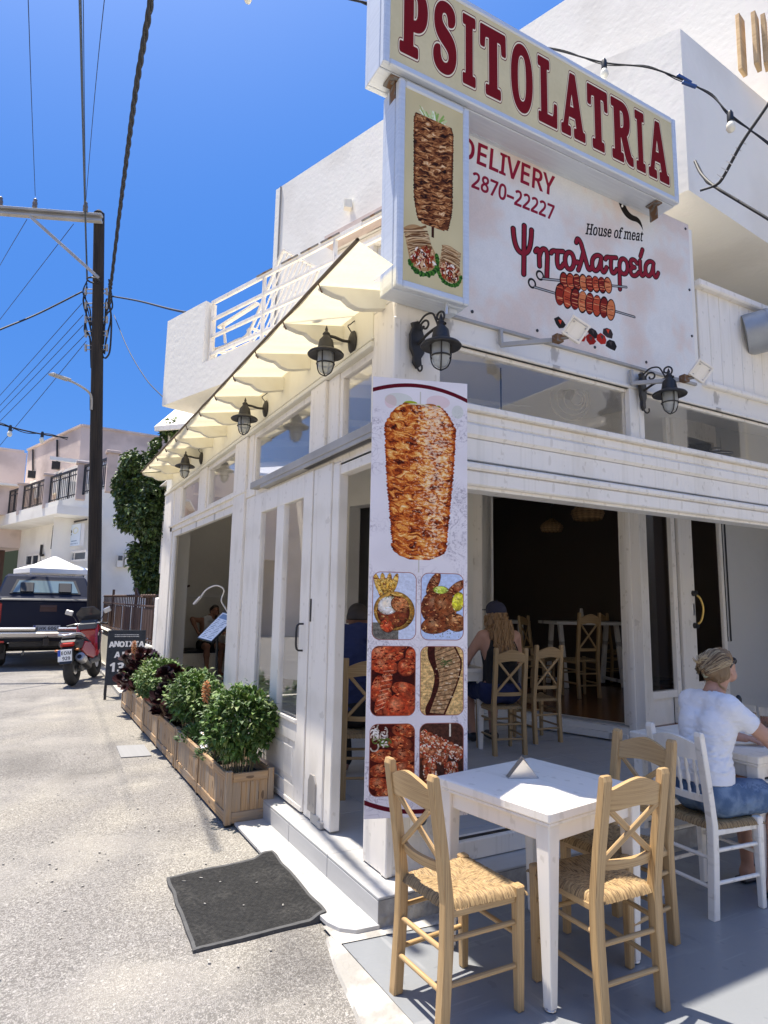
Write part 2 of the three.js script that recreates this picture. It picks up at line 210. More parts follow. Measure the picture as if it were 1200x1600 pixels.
// road: gravelly worn asphalt, pale with sand and cement patches
{
  const cell = (u, v, n, s) => { let b = 9, b2 = 9, id = 0; const x = u * n, y = v * n, xi = Math.floor(x), yi = Math.floor(y); for (let j = -1; j <= 1; j++) for (let i = -1; i <= 1; i++) { const cx = ((xi + i) % n + n) % n, cy = ((yi + j) % n + n) % n, dx = xi + i + hash(cx, cy, s) - x, dy = yi + j + hash(cx, cy, s + 1) - y, d = dx * dx + dy * dy; if (d < b) { b2 = b; b = d; id = hash(cx, cy, s + 2); } else if (d < b2) b2 = d; } return [Math.sqrt(b), Math.sqrt(b2), id]; };
  const N = 1024, hgt = new Float32Array(N * N), ids = new Float32Array(N * N);
  for (let j = 0; j < N; j++) for (let i = 0; i < N; i++) { const u = (i + 0.5) / N, v = (j + 0.5) / N, wx = (fb(u, v, 40, 40, 2, 8) - 0.5) * 0.012, a = cell(u + wx, v - wx, 215, 11), b = cell(u, v, 120, 21), e = sstep(0.02, 0.35, a[1] - a[0]), keep = a[2] > 0.22 ? 1 : 0.25, big = b[2] > 0.86 ? sstep(0.05, 0.4, b[1] - b[0]) : 0; hgt[j * N + i] = Math.max(e * keep * (0.45 + 0.4 * a[2]), big * 0.95); ids[j * N + i] = big > 0.4 ? b[2] * 7 % 1 : a[2]; }
  const k = (u, v) => Math.floor(v * N) * N + Math.floor(u * N);
  M.road = surf([1.75, 1.75], [N, N], (u, v) => { const h = hgt[k(u, v)], q = ids[k(u, v)], st = sstep(0.5, 0.75, fb(u, v, 4, 4, 6, 201)); const chip = mix3(mix3([0.255, 0.245, 0.232], [0.355, 0.345, 0.33], q), [0.18, 0.172, 0.165], sstep(0.9, 0.93, q)); return S3(mix3(mix3([0.15, 0.144, 0.135], chip, sstep(0.1, 0.45, h)), [0.34, 0.325, 0.30], st * 0.35)); }, { roughness: 0.95, vertexColors: true }, (u, v) => hgt[k(u, v)], 0.0045);
  const xs = [], zs = []; for (let x = -16; x < 9.01; x += 0.25) xs.push(x); for (let z = -46; z < 8.01; z += 0.3) zs.push(z);
  const pos = [], col = [], uv = [], idx = [];
  for (const z of zs) for (const x of xs) {
    const n1 = simplex(x * 0.55, z * 0.22, 1), n2 = simplex(x * 1.7, z * 1.7, 7), n3 = simplex(x * 4, z * 4, 3);
    const y = 0.012 * simplex(x * 0.3, z * 0.3, 9) * sstep(1.2, 0.4, x) - 0.004;
    const sand = sstep(0.15, 0.7, n1 * 0.5 + n2 * 0.35 + n3 * 0.2 + sstep(-0.6, 1.5, x) * 0.55), worn = 0.06 * n2 + 0.05 * n3;
    pos.push(x, y, z); uv.push(x, z); const oil = 1 - 0.28 * sstep(0.45, 0.8, simplex(x * 0.9 + 40, z * 0.6, 12) + 0.35 * simplex(x * 5, z * 5, 13)); col.push((0.98 + 0.2 * sand + worn) * oil, (0.96 + 0.18 * sand + worn) * oil, (0.94 + 0.1 * sand + worn) * oil);
  }
  const W = xs.length; for (let j = 0; j + 1 < zs.length; j++) for (let i = 0; i + 1 < W; i++) { const a = j * W + i; idx.push(a, a + W, a + 1, a + 1, a + W, a + W + 1); }
  const g = new THREE.BufferGeometry(); g.setAttribute('position', new THREE.Float32BufferAttribute(pos, 3)); g.setAttribute('uv', new THREE.Float32BufferAttribute(uv, 2)); g.setAttribute('color', new THREE.Float32BufferAttribute(col, 3)); g.setIndex(idx); g.computeVertexNormals();
  const m = shade(new THREE.Mesh(g, M.road)); m.name = 'road'; m.userData.kind = 'structure'; scene.add(m);
  struct('ground', [put(uvBox(tidy(new THREE.PlaneGeometry(1600, 1600).rotateX(-Math.PI / 2))), [0, -0.06, 0])], plain([0.30, 0.27, 0.22], 1));
  // loose stones on the road
  const st = []; for (let i = 0; i < 420; i++) { const x = rr(-2.4, 1.25), z = -rr(0.9, 8), r = rr(0.003, 0.009); const s = new THREE.IcosahedronGeometry(r, 0).scale(1.2, 0.6, 1).rotateY(rr(0, 6)); st.push(put(s, [x, 0.002 + r * 0.2, z])); }
  stuff(struct('loose_gravel', st, plain([0.33, 0.31, 0.28], 0.95)));
}
// painted terrace floor, with its cement kerb towards the road
struct('drain_cover', [slab([[1.0, -7.75], [1.28, -7.7], [1.27, -7.14], [0.98, -7.18]], -0.02, 0.006)], surf([0.14, 0.05], [128, 64], (u, v) => S3(grey(mix(0.30, 0.16, sstep(0.3, 0.5, Math.abs(v - 0.5)) * 0.6 + 0.4 * fb(u, v, 8, 4, 3, 7)))), { roughness: 0.95 }));
struct('terrace_floor', [slab([[1.40, 4], [9.5, 4], [9.5, -3.0], [1.44, -2.97]], -0.05, 0.008)], M.bluePaint);
{
  const pts = []; for (let i = 0; i <= 26; i++) pts.push([1.215 + 0.018 * simplex(i * 0.5, 3, 1) + (i < 3 ? (3 - i) * 0.05 : 0), -3.02 + i * 0.25]);
  const q = []; for (let i = 0; i < 26; i++) { const a = pts[i], b = pts[i + 1]; const y = 0.007; q.push([[a[0], -0.02, a[1]], [b[0], -0.02, b[1]], [b[0] + 0.025, y, b[1]], [a[0] + 0.025, y, a[1]]], [[a[0] + 0.025, y, a[1]], [b[0] + 0.025, y, b[1]], [1.43, 0.013, b[1]], [1.43, 0.013, a[1]]]); }
  struct('cement_kerb', [poly(q.map((f) => f)), poly([[[1.42, 0.0125, -3.12], [1.42, 0.0125, -2.93], [2.08, 0.0125, -2.86], [2.2, 0.0125, -2.98]]])], M.cementEdge);
}
// the step in front of the porch: a thin tiled apron and a tiled step, every tile a piece
const tileGroup = (name) => { const g = new THREE.Group(); g.name = name; g.userData.kind = 'structure'; scene.add(g); return g; };
{
  const ap = tileGroup('tiled_apron');
  struct('mortar_bed', [span(1.45, 1.66, -0.03, 0.016, -4.72, -3.17, 0)], M.grout, ap);
  for (let i = 0, z = -4.72; z < -3.25; i++, z += 0.51) part('tile', [span(1.435, 1.657, 0.012, 0.03, z + 0.002, Math.min(z + 0.508, -3.2), 0.002)], i % 2 ? M.tile : M.tile2, ap);
  part('tile', [put(ext([[1.435, 3.196], [1.657, 3.196], [1.657, 2.965], [1.535, 2.975], [1.47, 3.03], [1.44, 3.11]], 0.018, 0.002).rotateX(-Math.PI / 2), [0, 0.012, 0])], M.tile, ap);
  struct('mortar_bed', [span(1.47, 1.66, -0.03, 0.012, -3.19, -3.0, 0)], M.grout, ap);
  const st = tileGroup('porch_floor');
  struct('mortar_bed', [slab([[1.665, -2.985], [7.9, -2.985], [7.9, -10.6], [1.765, -10.6], [1.765, -4.69], [1.665, -4.69]], -0.04, FL - 0.012)], M.grout, st);
  for (let i = 0, x = 1.65; x < 6.9; i++, x += 0.62) for (let j = 0, z = -2.97; z > -10.3; j++, z -= 0.62) {
    const wx = 5.9 + (z - 0.4 + 4.85) * 0.326; if (x > wx + 0.7) continue; const bk = i === 0 && z < -4.6 ? 0.12 : 0;
    part('tile', [span(x + 0.002 + bk, x + 0.618, FL - 0.014, FL, z - 0.618, z - 0.002, 0.0025)], (i * 7 + j * 3) % 3 ? M.tile : M.tile2, st);
  }
  for (let z = -2.97; z > -4.3; z -= 0.62) part('tile', [span(1.651, 1.665, 0.02, FL - 0.016, z - 0.617, z - 0.003, 0.002)], M.tile2, st);
  struct('front_riser', [span(1.652, 7.9, -0.02, FL - 0.016, -2.985, -2.972, 0)], M.cementEdge, st);
}

// ---------- frames of the old building: W runs along its street side, U along its front ----------
const C0 = [5.88, -4.87], aw = -19 * Math.PI / 180, wd = [Math.sin(aw), -Math.cos(aw)], wo = [wd[1], -wd[0]];   // wo points out to the street
const W = (t, o) => [C0[0] + wd[0] * t + wo[0] * o, C0[1] + wd[1] * t + wo[1] * o];
const au = 84.6 * Math.PI / 180, ud = [Math.sin(au), -Math.cos(au)], uo = [-ud[1], ud[0]];
const U = (t, o) => [C0[0] + ud[0] * t + uo[0] * o, C0[1] + ud[1] * t + uo[1] * o];
const wbox = (F, t0, t1, o0, o1, y0, y1) => slab([F(t0, o0), F(t1, o0), F(t1, o1), F(t0, o1)], y0, y1);
{
  const b = thing('whitewashed_building', 'white two storey building with the sliding door, balcony and upper walls behind the taverna signs', 'building');
  // ground floor street-side wall with the wide sliding opening and a second opening further back
  part('wall', [wbox(W, -0.02, 0.1, -0.25, 0, FL, 4.2), wbox(W, 0.1, 1.98, -0.25, 0, 3.12, 4.2), wbox(W, 1.98, 2.55, -0.25, 0, FL, 4.2), wbox(W, 2.55, 4.5, -0.25, 0, 3.12, 4.2), wbox(W, 4.5, 6.9, -0.25, 0, FL, 4.2), wbox(W, 0.1, 1.98, -0.25, 0, FL, ROOMF - 0.03), wbox(W, 2.55, 4.5, -0.25, 0, FL, ROOMF - 0.03)], M.plaster, b);
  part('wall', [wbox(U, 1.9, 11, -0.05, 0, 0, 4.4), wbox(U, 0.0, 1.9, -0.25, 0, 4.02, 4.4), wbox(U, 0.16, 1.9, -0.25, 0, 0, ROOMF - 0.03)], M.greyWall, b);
  // door frames
  const jm = part('door_frame', [wbox(W, -0.08, 0.1, -0.2, 0.03, FL, 3.14), wbox(W, 1.98, 2.12, -0.2, 0.03, FL, 3.14), wbox(W, 0.1, 1.98, -0.2, 0.03, 3.06, 3.16), wbox(W, 2.43, 2.55, -0.2, 0.03, FL, 3.14), wbox(W, 0.02, 0.06, 0.03, 0.05, FL, 3.14)], M.white, b);
  part('threshold', [wbox(W, 0.1, 1.98, -0.24, 0.05, FL + 0.02, ROOMF), wbox(W, 0.1, 1.98, 0.02, 0.09, FL + 0.02, FL + 0.09)], M.whiteOld, b);
  part('track', [wbox(W, 0.1, 1.98, -0.12, -0.10, ROOMF, ROOMF + 0.012), wbox(W, 0.1, 1.98, -0.05, -0.03, ROOMF, ROOMF + 0.012)], M.galv, b);
  // front door pair: fixed glass panel and tall glass door with a brass bow handle
  const fx = part('door_frame', [wbox(U, 0.02, 0.16, -0.2, 0.03, FL, 4.05), wbox(U, 0.72, 0.80, -0.03, 0.02, ROOMF, 4.0), wbox(U, 0.16, 0.72, -0.05, 0.012, 0.60, 0.68), wbox(U, 0.16, 1.92, -0.2, 0.04, 3.97, 4.06)], M.white, b);
  part('lower_panel', [wbox(U, 0.16, 0.72, -0.12, -0.04, ROOMF - 0.02, 0.60)], M.white, b);
  part('pane', [wbox(U, 0.16, 0.72, -0.012, -0.006, 0.68, 3.97)], M.glass, b);
  const dr = part('glass_door', [wbox(U, 0.82, 1.11, 0.012, 0.05, ROOMF, 3.95), wbox(U, 1.74, 1.80, 0.012, 0.05, ROOMF, 3.95), wbox(U, 1.11, 1.74, 0.012, 0.05, 3.72, 3.95), wbox(U, 1.11, 1.74, 0.012, 0.05, ROOMF, 0.75)], M.white, b);
  part('pane', [wbox(U, 1.11, 1.74, 0.028, 0.034, 0.75, 3.72)], M.glass, dr);
  const hp = U(1.07, 0.05), hn = (o, t = 1.07) => U(t, 0.05 + o), h3 = (q, y) => [q[0], y, q[1]];
  part('handle', [tube([h3(hn(0.03), 1.77), h3(hn(0.07, 1.1), 1.72), h3(hn(0.085, 1.13), 1.6), h3(hn(0.07, 1.1), 1.46), h3(hn(0.03), 1.41)], 0.013, 20, 8)], plain([0.62, 0.42, 0.12], 0.3, { metalness: 0.8 }), dr);
  for (const y of [1.78, 1.40]) part('handle_mount', [rod(h3(hn(0), y), h3(hn(0.05), y), 0.035, 0.03)], M.black, dr); part('lock_plate', [bx(0.05, 0.14, 0.012, h3(hn(0.0), 1.59), [0, 0.094, 0])], M.steel, dr);
  part('cable_conduit', [1.84, 1.88, 1.96].map((t) => rod(h3(U(t, 0.012), 1.2), h3(U(t, 0.012), 3.4), 0.009)), M.black, b);
  part('spot_lamp', [rod(h3(U(1.62, 0.2), 3.55), h3(U(1.62, 0.2), 3.75), 0.006), lathe([[0.0, 0], [0.12, 0.01], [0.14, 0.04], [0.08, 0.06], [0, 0.06]], h3(U(1.62, 0.2), 3.5), 16), lathe([[0.0, 0], [0.06, 0.01], [0.07, 0.05], [0.03, 0.07], [0, 0.07]], h3(U(1.45, 0.22), 3.52), 16)], M.steel, b);
  // the dark dining room behind the openings
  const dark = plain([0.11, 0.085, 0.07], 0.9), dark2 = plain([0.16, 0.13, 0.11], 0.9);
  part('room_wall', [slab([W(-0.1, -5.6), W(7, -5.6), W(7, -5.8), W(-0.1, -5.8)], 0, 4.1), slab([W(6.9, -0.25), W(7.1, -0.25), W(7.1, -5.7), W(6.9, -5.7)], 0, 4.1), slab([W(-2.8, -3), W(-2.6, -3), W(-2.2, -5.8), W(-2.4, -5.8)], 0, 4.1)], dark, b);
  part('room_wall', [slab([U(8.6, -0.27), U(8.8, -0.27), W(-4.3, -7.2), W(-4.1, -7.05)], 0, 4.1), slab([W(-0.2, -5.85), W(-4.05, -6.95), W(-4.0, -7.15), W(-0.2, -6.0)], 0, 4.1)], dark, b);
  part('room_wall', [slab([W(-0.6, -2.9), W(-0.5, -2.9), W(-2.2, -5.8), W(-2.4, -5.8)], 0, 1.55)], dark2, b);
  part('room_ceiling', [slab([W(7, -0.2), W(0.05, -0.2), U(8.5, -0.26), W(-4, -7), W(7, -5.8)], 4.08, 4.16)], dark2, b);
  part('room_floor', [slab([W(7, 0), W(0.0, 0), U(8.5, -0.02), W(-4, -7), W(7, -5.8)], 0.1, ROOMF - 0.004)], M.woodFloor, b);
  // balcony over the porch
  const P0 = [1.372, -8.64], Bt = (t, o) => [P0[0] - wd[0] * t + wo[0] * o, P0[1] - wd[1] * t + wo[1] * o];
  const by = 4.14, top = 5.33;
  part('balcony_slab', [wbox(Bt, 0, 5.2, -4.2, -0.16, by, by + 0.2)], M.plaster, b);
  part('parapet', [wbox(Bt, 0, 0.93, -0.16, 0, by, top), wbox(Bt, 0.93, 5.2, -0.16, 0, by, 4.51), wbox(Bt, -0.004, 0.12, -4.2, -0.155, by + 0.004, 4.62)], M.plaster, b);
  part('back_parapet', [wbox(Bt, 0.2, 2.2, -4.1, -3.95, by + 0.19, 5.15)], M.rosePlaster, b);
  const rail = part('balcony_railing', [5.32, 5.09, 4.86, 4.63].map((y) => { const a = Bt(0.95, -0.08), c = Bt(5.2, -0.08); return bar([a[0], y, a[1]], [c[0], y, c[1]], y > 5.2 ? 0.05 : 0.04, 0.035); }), M.white, b);
  for (const t of [0.97, 2.02, 3.2, 4.4]) { const a = Bt(t, -0.08); part('railing_post', [span(a[0] - 0.02, a[0] + 0.02, 4.5, 5.3, a[1] - 0.02, a[1] + 0.02)], M.white, rail); }
  [1.9, 2.35, 2.68, 3.0, 3.6].forEach((t, i) => { const a = Bt(t, -0.053), c = Bt(t + 0.28, -0.053); const g = bar([a[0], 5.34, a[1]], [c[0], 5.34, c[1]], 0.014, 0.012, 0); part('rust_patch', [g], M.rusty, rail); });
  // upper storey set back behind the balcony
  const q = at(540, 385, 11.3), Q = [q.x, q.z], Ut = (t, o) => [Q[0] - wd[0] * t + wo[0] * o, Q[1] - wd[1] * t + wo[1] * o];
  const tl = -2.08;
  part('upper_wall', [wbox(Ut, tl, -0.3, -4, 0, by + 0.2, 9.86), wbox(Ut, -0.3, 1.3, -4, 0, 7.88, 9.86), wbox(Ut, 1.3, 8.4, -4, 0, 5.3, 9.86), wbox(Ut, -0.3, 1.3, -4, -0.2, by + 0.2, 7.88)], M.plaster, b);
  part('upper_lintel', [wbox(Ut, -0.34, 1.5, -0.02, 0.2, 7.88, 8.06)], M.rosePlaster, b);
  const wf = part('window', [wbox(Ut, -0.3, -0.14, -0.19, -0.06, 4.4, 7.86), wbox(Ut, -0.14, 1.3, -0.19, -0.06, 7.68, 7.86), wbox(Ut, 0.5, 0.6, -0.19, -0.08, 4.4, 7.68)], M.white, b);
  part('pane', [wbox(Ut, -0.14, 1.3, -0.15, -0.14, 4.4, 7.68)], M.glass, wf);
  { const a = Ut(-1.9, 0.02); part('downpipe', [rod([a[0], 4.4, a[1]], [a[0], 9.84, a[1]], 0.016)], plain([0.25, 0.24, 0.23], 0.7), b); }
  { const a = Ut(0.1, 0.07); part('wall_light', [bx(0.14, 0.16, 0.12, [a[0], 8.55, a[1]], [0, aw, 0])], M.cream, b); }
  // right-hand upper block that overhangs the sign
  const R0 = [4.62, -3.12], Rt = (t, o) => [R0[0] + wd[0] * t + wo[0] * o, R0[1] + wd[1] * t + wo[1] * o];
  const rb = [R0, [R0[0] + ud[0] * 5.2, R0[1] + ud[1] * 5.2], [R0[0] + ud[0] * 5.2 + wd[0] * 3.5, R0[1] + ud[1] * 5.2 + wd[1] * 3.5], Rt(3.5, 0)];
  part('upper_parapet', [slab(rb, 5.11, [6.66, 6.9, 6.9, 7.25])], M.plaster, b);
}

// ---------- glazed porch ----------
{
  const p = thing('glazed_porch', 'white wooden glazed porch with folding doors on the corner of the street', 'porch');
  // left side
  part('frieze', [span(1.79, 1.87, 3.2, 3.56, -10.3, -3.425), span(1.765, 1.80, 3.2, 3.235, -10.3, -3.4), span(1.775, 1.80, 3.25, 3.262, -10.3, -3.4)], M.cream, p);
  part('sill_beam', [span(1.79, 1.88, 2.58, 2.67, -9.8, -5.75), span(1.765, 1.80, 2.64, 2.67, -9.8, -6.0), span(1.80, 1.88, 2.52, 2.66, -5.75, -3.4)], M.white, p);
  part('door_track', [span(1.725, 1.80, 2.615, 2.675, -5.68, -3.3, 0.003), span(1.73, 1.80, 2.585, 2.615, -5.4, -3.3, 0.002)], M.galv, p);
  part('track_slot', [span(1.74, 1.78, 2.582, 2.5845, -4.4, -3.35, 0)], M.black, p);
  const post = (z0, z1, y0, y1, x0 = 1.785, x1 = 1.90) => part('post', [span(x0, x1, y0, y1, z0, z1, 0.006)], M.white, p);
  post(-10.35, -9.65, FL, 3.2, 1.79); post(-9.65, -9.2, 2.66, 3.2, 1.80, 1.86);
  post(-8.04, -7.68, 2.66, 3.2); post(-6.42, -6.02, FL, 3.2, 1.775); post(-6.02, -5.72, FL, 2.58, 1.80); post(-6.02, -5.88, 2.66, 3.2, 1.80, 1.86);
  post(-4.40, -4.12, 2.66, 3.2, 1.775); post(-4.12, -3.94, 2.66, 3.2, 1.80, 1.87);
  part('corner_post', [span(1.79, 2.12, FL + 0.004, 3.42, -3.42, ZF + 0.0, 0.008), span(1.785, 1.83, FL + 0.004, 3.3, -3.20, ZF + 0.006, 0.006), span(1.87, 2.06, FL + 0.02, 2.9, -3.16, ZF + 0.006, 0.004)], M.white, p);
  part('frieze', [span(1.80, 1.88, 2.46, 2.54, -3.94, -3.42)], M.white, p);
  // window under the far bay: open sash, low panel
  part('low_panel', [span(1.80, 1.88, FL, 0.62, -9.65, -6.42)], M.white, p);
  part('sash_frame', [span(1.81, 1.86, 0.62, 2.58, -9.65, -9.55), span(1.81, 1.86, 2.5, 2.58, -9.55, -6.42), span(1.81, 1.86, 0.62, 0.70, -9.55, -6.42), span(1.82, 1.85, 0.70, 2.5, -9.55, -9.52)], M.whiteOld, p);
  // transom lights
  for (const [z0, z1] of [[-9.2, -8.04], [-7.68, -6.42], [-5.88, -4.40], [-3.94, -3.42]]) {
    const f = part('transom_window', [span(1.81, 1.86, 2.67, 2.72, z0, z1), span(1.81, 1.86, 3.15, 3.2, z0, z1), span(1.81, 1.86, 2.72, 3.15, z0, z0 + 0.05), span(1.81, 1.86, 2.72, 3.15, z1 - 0.05, z1)], M.white, p);
    part('pane', [span(1.833, 1.839, 2.72, 3.15, z0 + 0.05, z1 - 0.05, 0)], M.glass, f);
  }
  // folding door leaf with two tall lights and a raised lower panel
  const d = part('folding_door', [span(1.775, 1.825, 0.17, 2.56, -5.72, -5.48), span(1.775, 1.825, 0.17, 2.56, -4.47, -4.30), span(1.775, 1.825, 0.74, 2.38, -5.06, -4.89), span(1.775, 1.825, 2.38, 2.56, -5.48, -4.47), span(1.775, 1.825, 0.60, 0.74, -5.48, -4.47), span(1.775, 1.825, 0.17, 0.30, -5.48, -4.47), span(1.765, 1.785, 0.73, 0.76, -5.5, -4.45), span(1.768, 1.785, 0.17, 0.205, -5.7, -4.31)], M.white, p);
  part('door_panel', [span(1.785, 1.815, 0.30, 0.60, -5.48, -4.47, 0.002), span(1.778, 1.79, 0.345, 0.555, -5.42, -4.53, 0.006)], M.white, d);
  for (const [a, c] of [[-5.48, -5.06], [-4.89, -4.47]]) part('pane', [span(1.797, 1.803, 0.74, 2.38, a, c, 0)], M.glass, d);
  part('handle', [tube([[1.775, 1.44, -4.385], [1.73, 1.43, -4.385], [1.722, 1.34, -4.385], [1.73, 1.26, -4.385], [1.775, 1.25, -4.385]], 0.008, 16, 6)], M.black, d);
  // folded leaves seen edge on
  const f2 = part('folding_door', [span(1.78, 1.85, 0.16, 2.56, -4.285, -3.98, 0.006), span(1.79, 1.86, 0.165, 2.55, -3.975, -3.87, 0.006)], M.white, p);
  part('lock_plate', [span(1.772, 1.782, 1.46, 1.62, -4.27, -4.255, 0.001)], M.black, f2);
  part('hinge_plate', [put(ext([[-0.06, 0], [0.06, 0], [0.06, 0.19], [0.03, 0.235], [-0.03, 0.235], [-0.06, 0.19]], 0.008, 0.002).rotateY(-Math.PI / 2), [1.778, 0.22, -4.13]), rod([1.765, 0.27, -4.10], [1.778, 0.27, -4.10], 0.012), rod([1.765, 0.27, -4.16], [1.778, 0.27, -4.16], 0.012)], plain([0.42, 0.39, 0.35], 0.5, { metalness: 0.3 }), f2);
  part('guide_bracket', [span(1.77, 1.80, 0.157, 0.22, -4.14, -4.0), span(1.765, 1.80, 0.157, 0.20, -4.02, -3.96)], M.galv, f2);
  // front side
  part('frieze', [span(2.12, 8, 3.225, 3.43, ZF - 0.09, ZF), span(2.12, 8, 3.225, 3.25, ZF - 0.09, ZF + 0.015), span(1.79, 2.0, 3.42, 3.66, -3.42, ZF)], M.whiteOld, p);
  part('upper_wall', [span(2.0, 4.68, 3.43, 4.78, ZF - 0.13, ZF - 0.012, 0)], M.plaster, p);
  part('post', [span(3.81, 3.96, 2.84, 3.225, ZF - 0.07, ZF + 0.01), span(3.90, 3.95, 2.84, 3.225, ZF - 0.05, ZF + 0.02)], M.whiteOld, p);
  part('post', [span(7.55, 7.75, FL, 3.225, ZF - 0.1, ZF)], M.white, p);
  for (const [a, c] of [[2.12, 3.81], [3.96, 7.55]]) { const f = part('transom_window', [span(a, c, 2.83, 2.86, ZF - 0.06, ZF - 0.02), span(a, c, 3.2, 3.225, ZF - 0.06, ZF - 0.02)], M.white, p); part('pane', [span(a, c, 2.86, 3.2, ZF - 0.043, ZF - 0.037, 0)], M.glass, f); }
  part('sill_beam', [span(2.12, 8, 2.79, 2.83, ZF - 0.1, ZF + 0.07, 0.006), span(2.12, 8, 2.72, 2.79, ZF - 0.1, ZF + 0.035, 0.012)], M.white, p);
  const aw2 = part('shutter_box', [span(2.12, 8, 2.625, 2.722, ZF - 0.1, ZF + 0.05, 0.02), span(2.12, 8, 2.485, 2.622, ZF - 0.1, ZF + 0.03, 0.004), span(2.12, 8, 2.415, 2.462, ZF - 0.1, ZF + 0.075, 0.012), span(2.12, 8, 2.32, 2.413, ZF - 0.1, ZF + 0.06, 0.01), span(2.12, 8, 2.30, 2.322, ZF - 0.1, ZF + 0.03, 0.003)], M.white, p);
  part('floor_sill', [span(2.12, 7.6, FL + 0.004, 0.262, ZF - 0.1, ZF + 0.005, 0.004)], M.white, p);
  part('track', [span(2.12, 7.6, 0.262, 0.266, ZF - 0.06, ZF - 0.03, 0)], M.black, p);
  // roof of the porch and its far end wall
  part('roof', [slab([[1.83, -3.24], [1.83, -10.3], [4.05, -10.4], [5.8, -5.0], [12.5, -5.45], [12.5, -3.24]], [3.54, 3.54, 4.05, 4.07, 4.25, 4.25], [3.58, 3.58, 4.09, 4.11, 4.29, 4.29])], M.roofSheet, p);
  for (let z = -4; z > -10; z -= 1.2) { const x1 = 5.88 + (z + 4.87) * 0.344; part('ceiling_beam', [bar([1.9, 3.47, z], [x1 - 0.05, 3.97, z], 0.13, 0.07)], M.plaster, p); }
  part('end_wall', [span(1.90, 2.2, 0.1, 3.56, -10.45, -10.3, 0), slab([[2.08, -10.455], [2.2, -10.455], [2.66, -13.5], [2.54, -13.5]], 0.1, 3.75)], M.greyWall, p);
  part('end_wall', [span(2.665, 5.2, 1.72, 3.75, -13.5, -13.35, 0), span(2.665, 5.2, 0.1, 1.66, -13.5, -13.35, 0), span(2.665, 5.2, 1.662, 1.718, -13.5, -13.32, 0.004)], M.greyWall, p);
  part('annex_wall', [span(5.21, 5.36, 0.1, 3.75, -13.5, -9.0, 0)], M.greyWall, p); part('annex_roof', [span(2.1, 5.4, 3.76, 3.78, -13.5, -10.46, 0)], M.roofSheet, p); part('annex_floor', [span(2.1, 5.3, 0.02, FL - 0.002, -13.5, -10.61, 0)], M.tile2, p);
  part('bench', [span(2.67, 4.1, FL, 0.57, -13.33, -12.78)], M.white, p);
  part('cushion', [span(2.69, 4.05, 0.573, 0.64, -13.31, -12.76, 0.02)], plain([0.03, 0.03, 0.035], 0.9), p);
  part('upper_wall', [span(7.9, 12.5, 3.2, 4.6, ZF - 0.1, ZF - 0.03, 0), span(12.4, 12.5, 0.1, 4.2, -5.4, -3.3, 0)], M.plaster, p);
  // boarded wall right of the big panel
  for (let i = 0, x = 4.72; x < 7.9; i++, x += 0.146) part('board', [span(x + 0.002, x + 0.144, 3.44, 4.27, ZF - 0.05, ZF - 0.02 + (i % 3) * 0.001, 0.004)], M.white, p);
  part('moulding', [span(4.69, 8, 4.27, 4.335, ZF - 0.05, ZF + 0.035, 0.012), span(4.69, 8, 3.40, 3.445, ZF - 0.05, ZF + 0.045, 0.01)], M.white, p);
}
// ---------- canopy on the street side ----------
{
  const c = thing('fabric_canopy', 'cream fabric canopy on scalloped white rafters along the street side', 'canopy');
  const prof = [[0, 0], [0, -0.115], [-0.16, -0.125], [-0.215, -0.122], [-0.262, -0.10], [-0.30, -0.062], [-0.352, -0.050], [-0.40, -0.030], [-0.435, -0.012], [-0.44, 0.0]];
  const rg = put(ext(prof.slice().reverse(), 0.05, 0.003), [0, 0, -0.025], [0, 0, 0.19]);
  for (let i = 0, z = -3.29; z > -9.9; i++, z -= 0.5985) { const m = shade(new THREE.Mesh(rg, M.cream)); m.name = 'rafter'; m.position.set(1.79, 3.515, z); c.add(m); }
  const q = [], n = 66, y = (x, z) => 3.535 - (1.79 - x) * 0.19 - 0.012 * Math.sin(((z + 3.29) / 0.5985) * Math.PI) ** 2;
  const xs = [1.79, 1.68, 1.57, 1.46, 1.345]; for (let k = 0; k < n; k++) for (let i = 0; i < 4; i++) { const z0 = -3.2 - k * 0.1015, z1 = z0 - 0.1015; q.push([[xs[i], y(xs[i], z0), z0], [xs[i], y(xs[i], z1), z1], [xs[i + 1], y(xs[i + 1], z1), z1], [xs[i + 1], y(xs[i + 1], z0), z0]]); }
  q.push([[1.345, y(1.345, -3.2), -3.2], [1.345, y(1.345, -2.76), -2.76], [1.66, y(1.66, -2.95), -2.95], [1.66, y(1.66, -3.2), -3.2]]);
  part('fabric', [poly(q)], M.fabric, c);
  const e = []; for (let k = 0; k <= 30; k++) e.push([1.343, 3.455 + 0.006 * simplex(k, 0, 4), -2.76 - k * 0.238]);
  part('edge_rope', [tube(e, 0.011, 90, 6)], plain([0.16, 0.12, 0.08], 0.9), c);
  for (let z = -3.29; z > -9.9; z -= 0.5985) part('tie', [tube([[1.352, 3.45, z], [1.37, 3.40, z + 0.01], [1.38, 3.43, z - 0.02]], 0.005, 8, 4)], M.rusty, c);
}
// ================= FURNITURE AND FITTINGS =================
const flatQuad = (w, h, p, r = [0, 0, 0]) => put(tidy(new THREE.PlaneGeometry(w, h)), p, r);
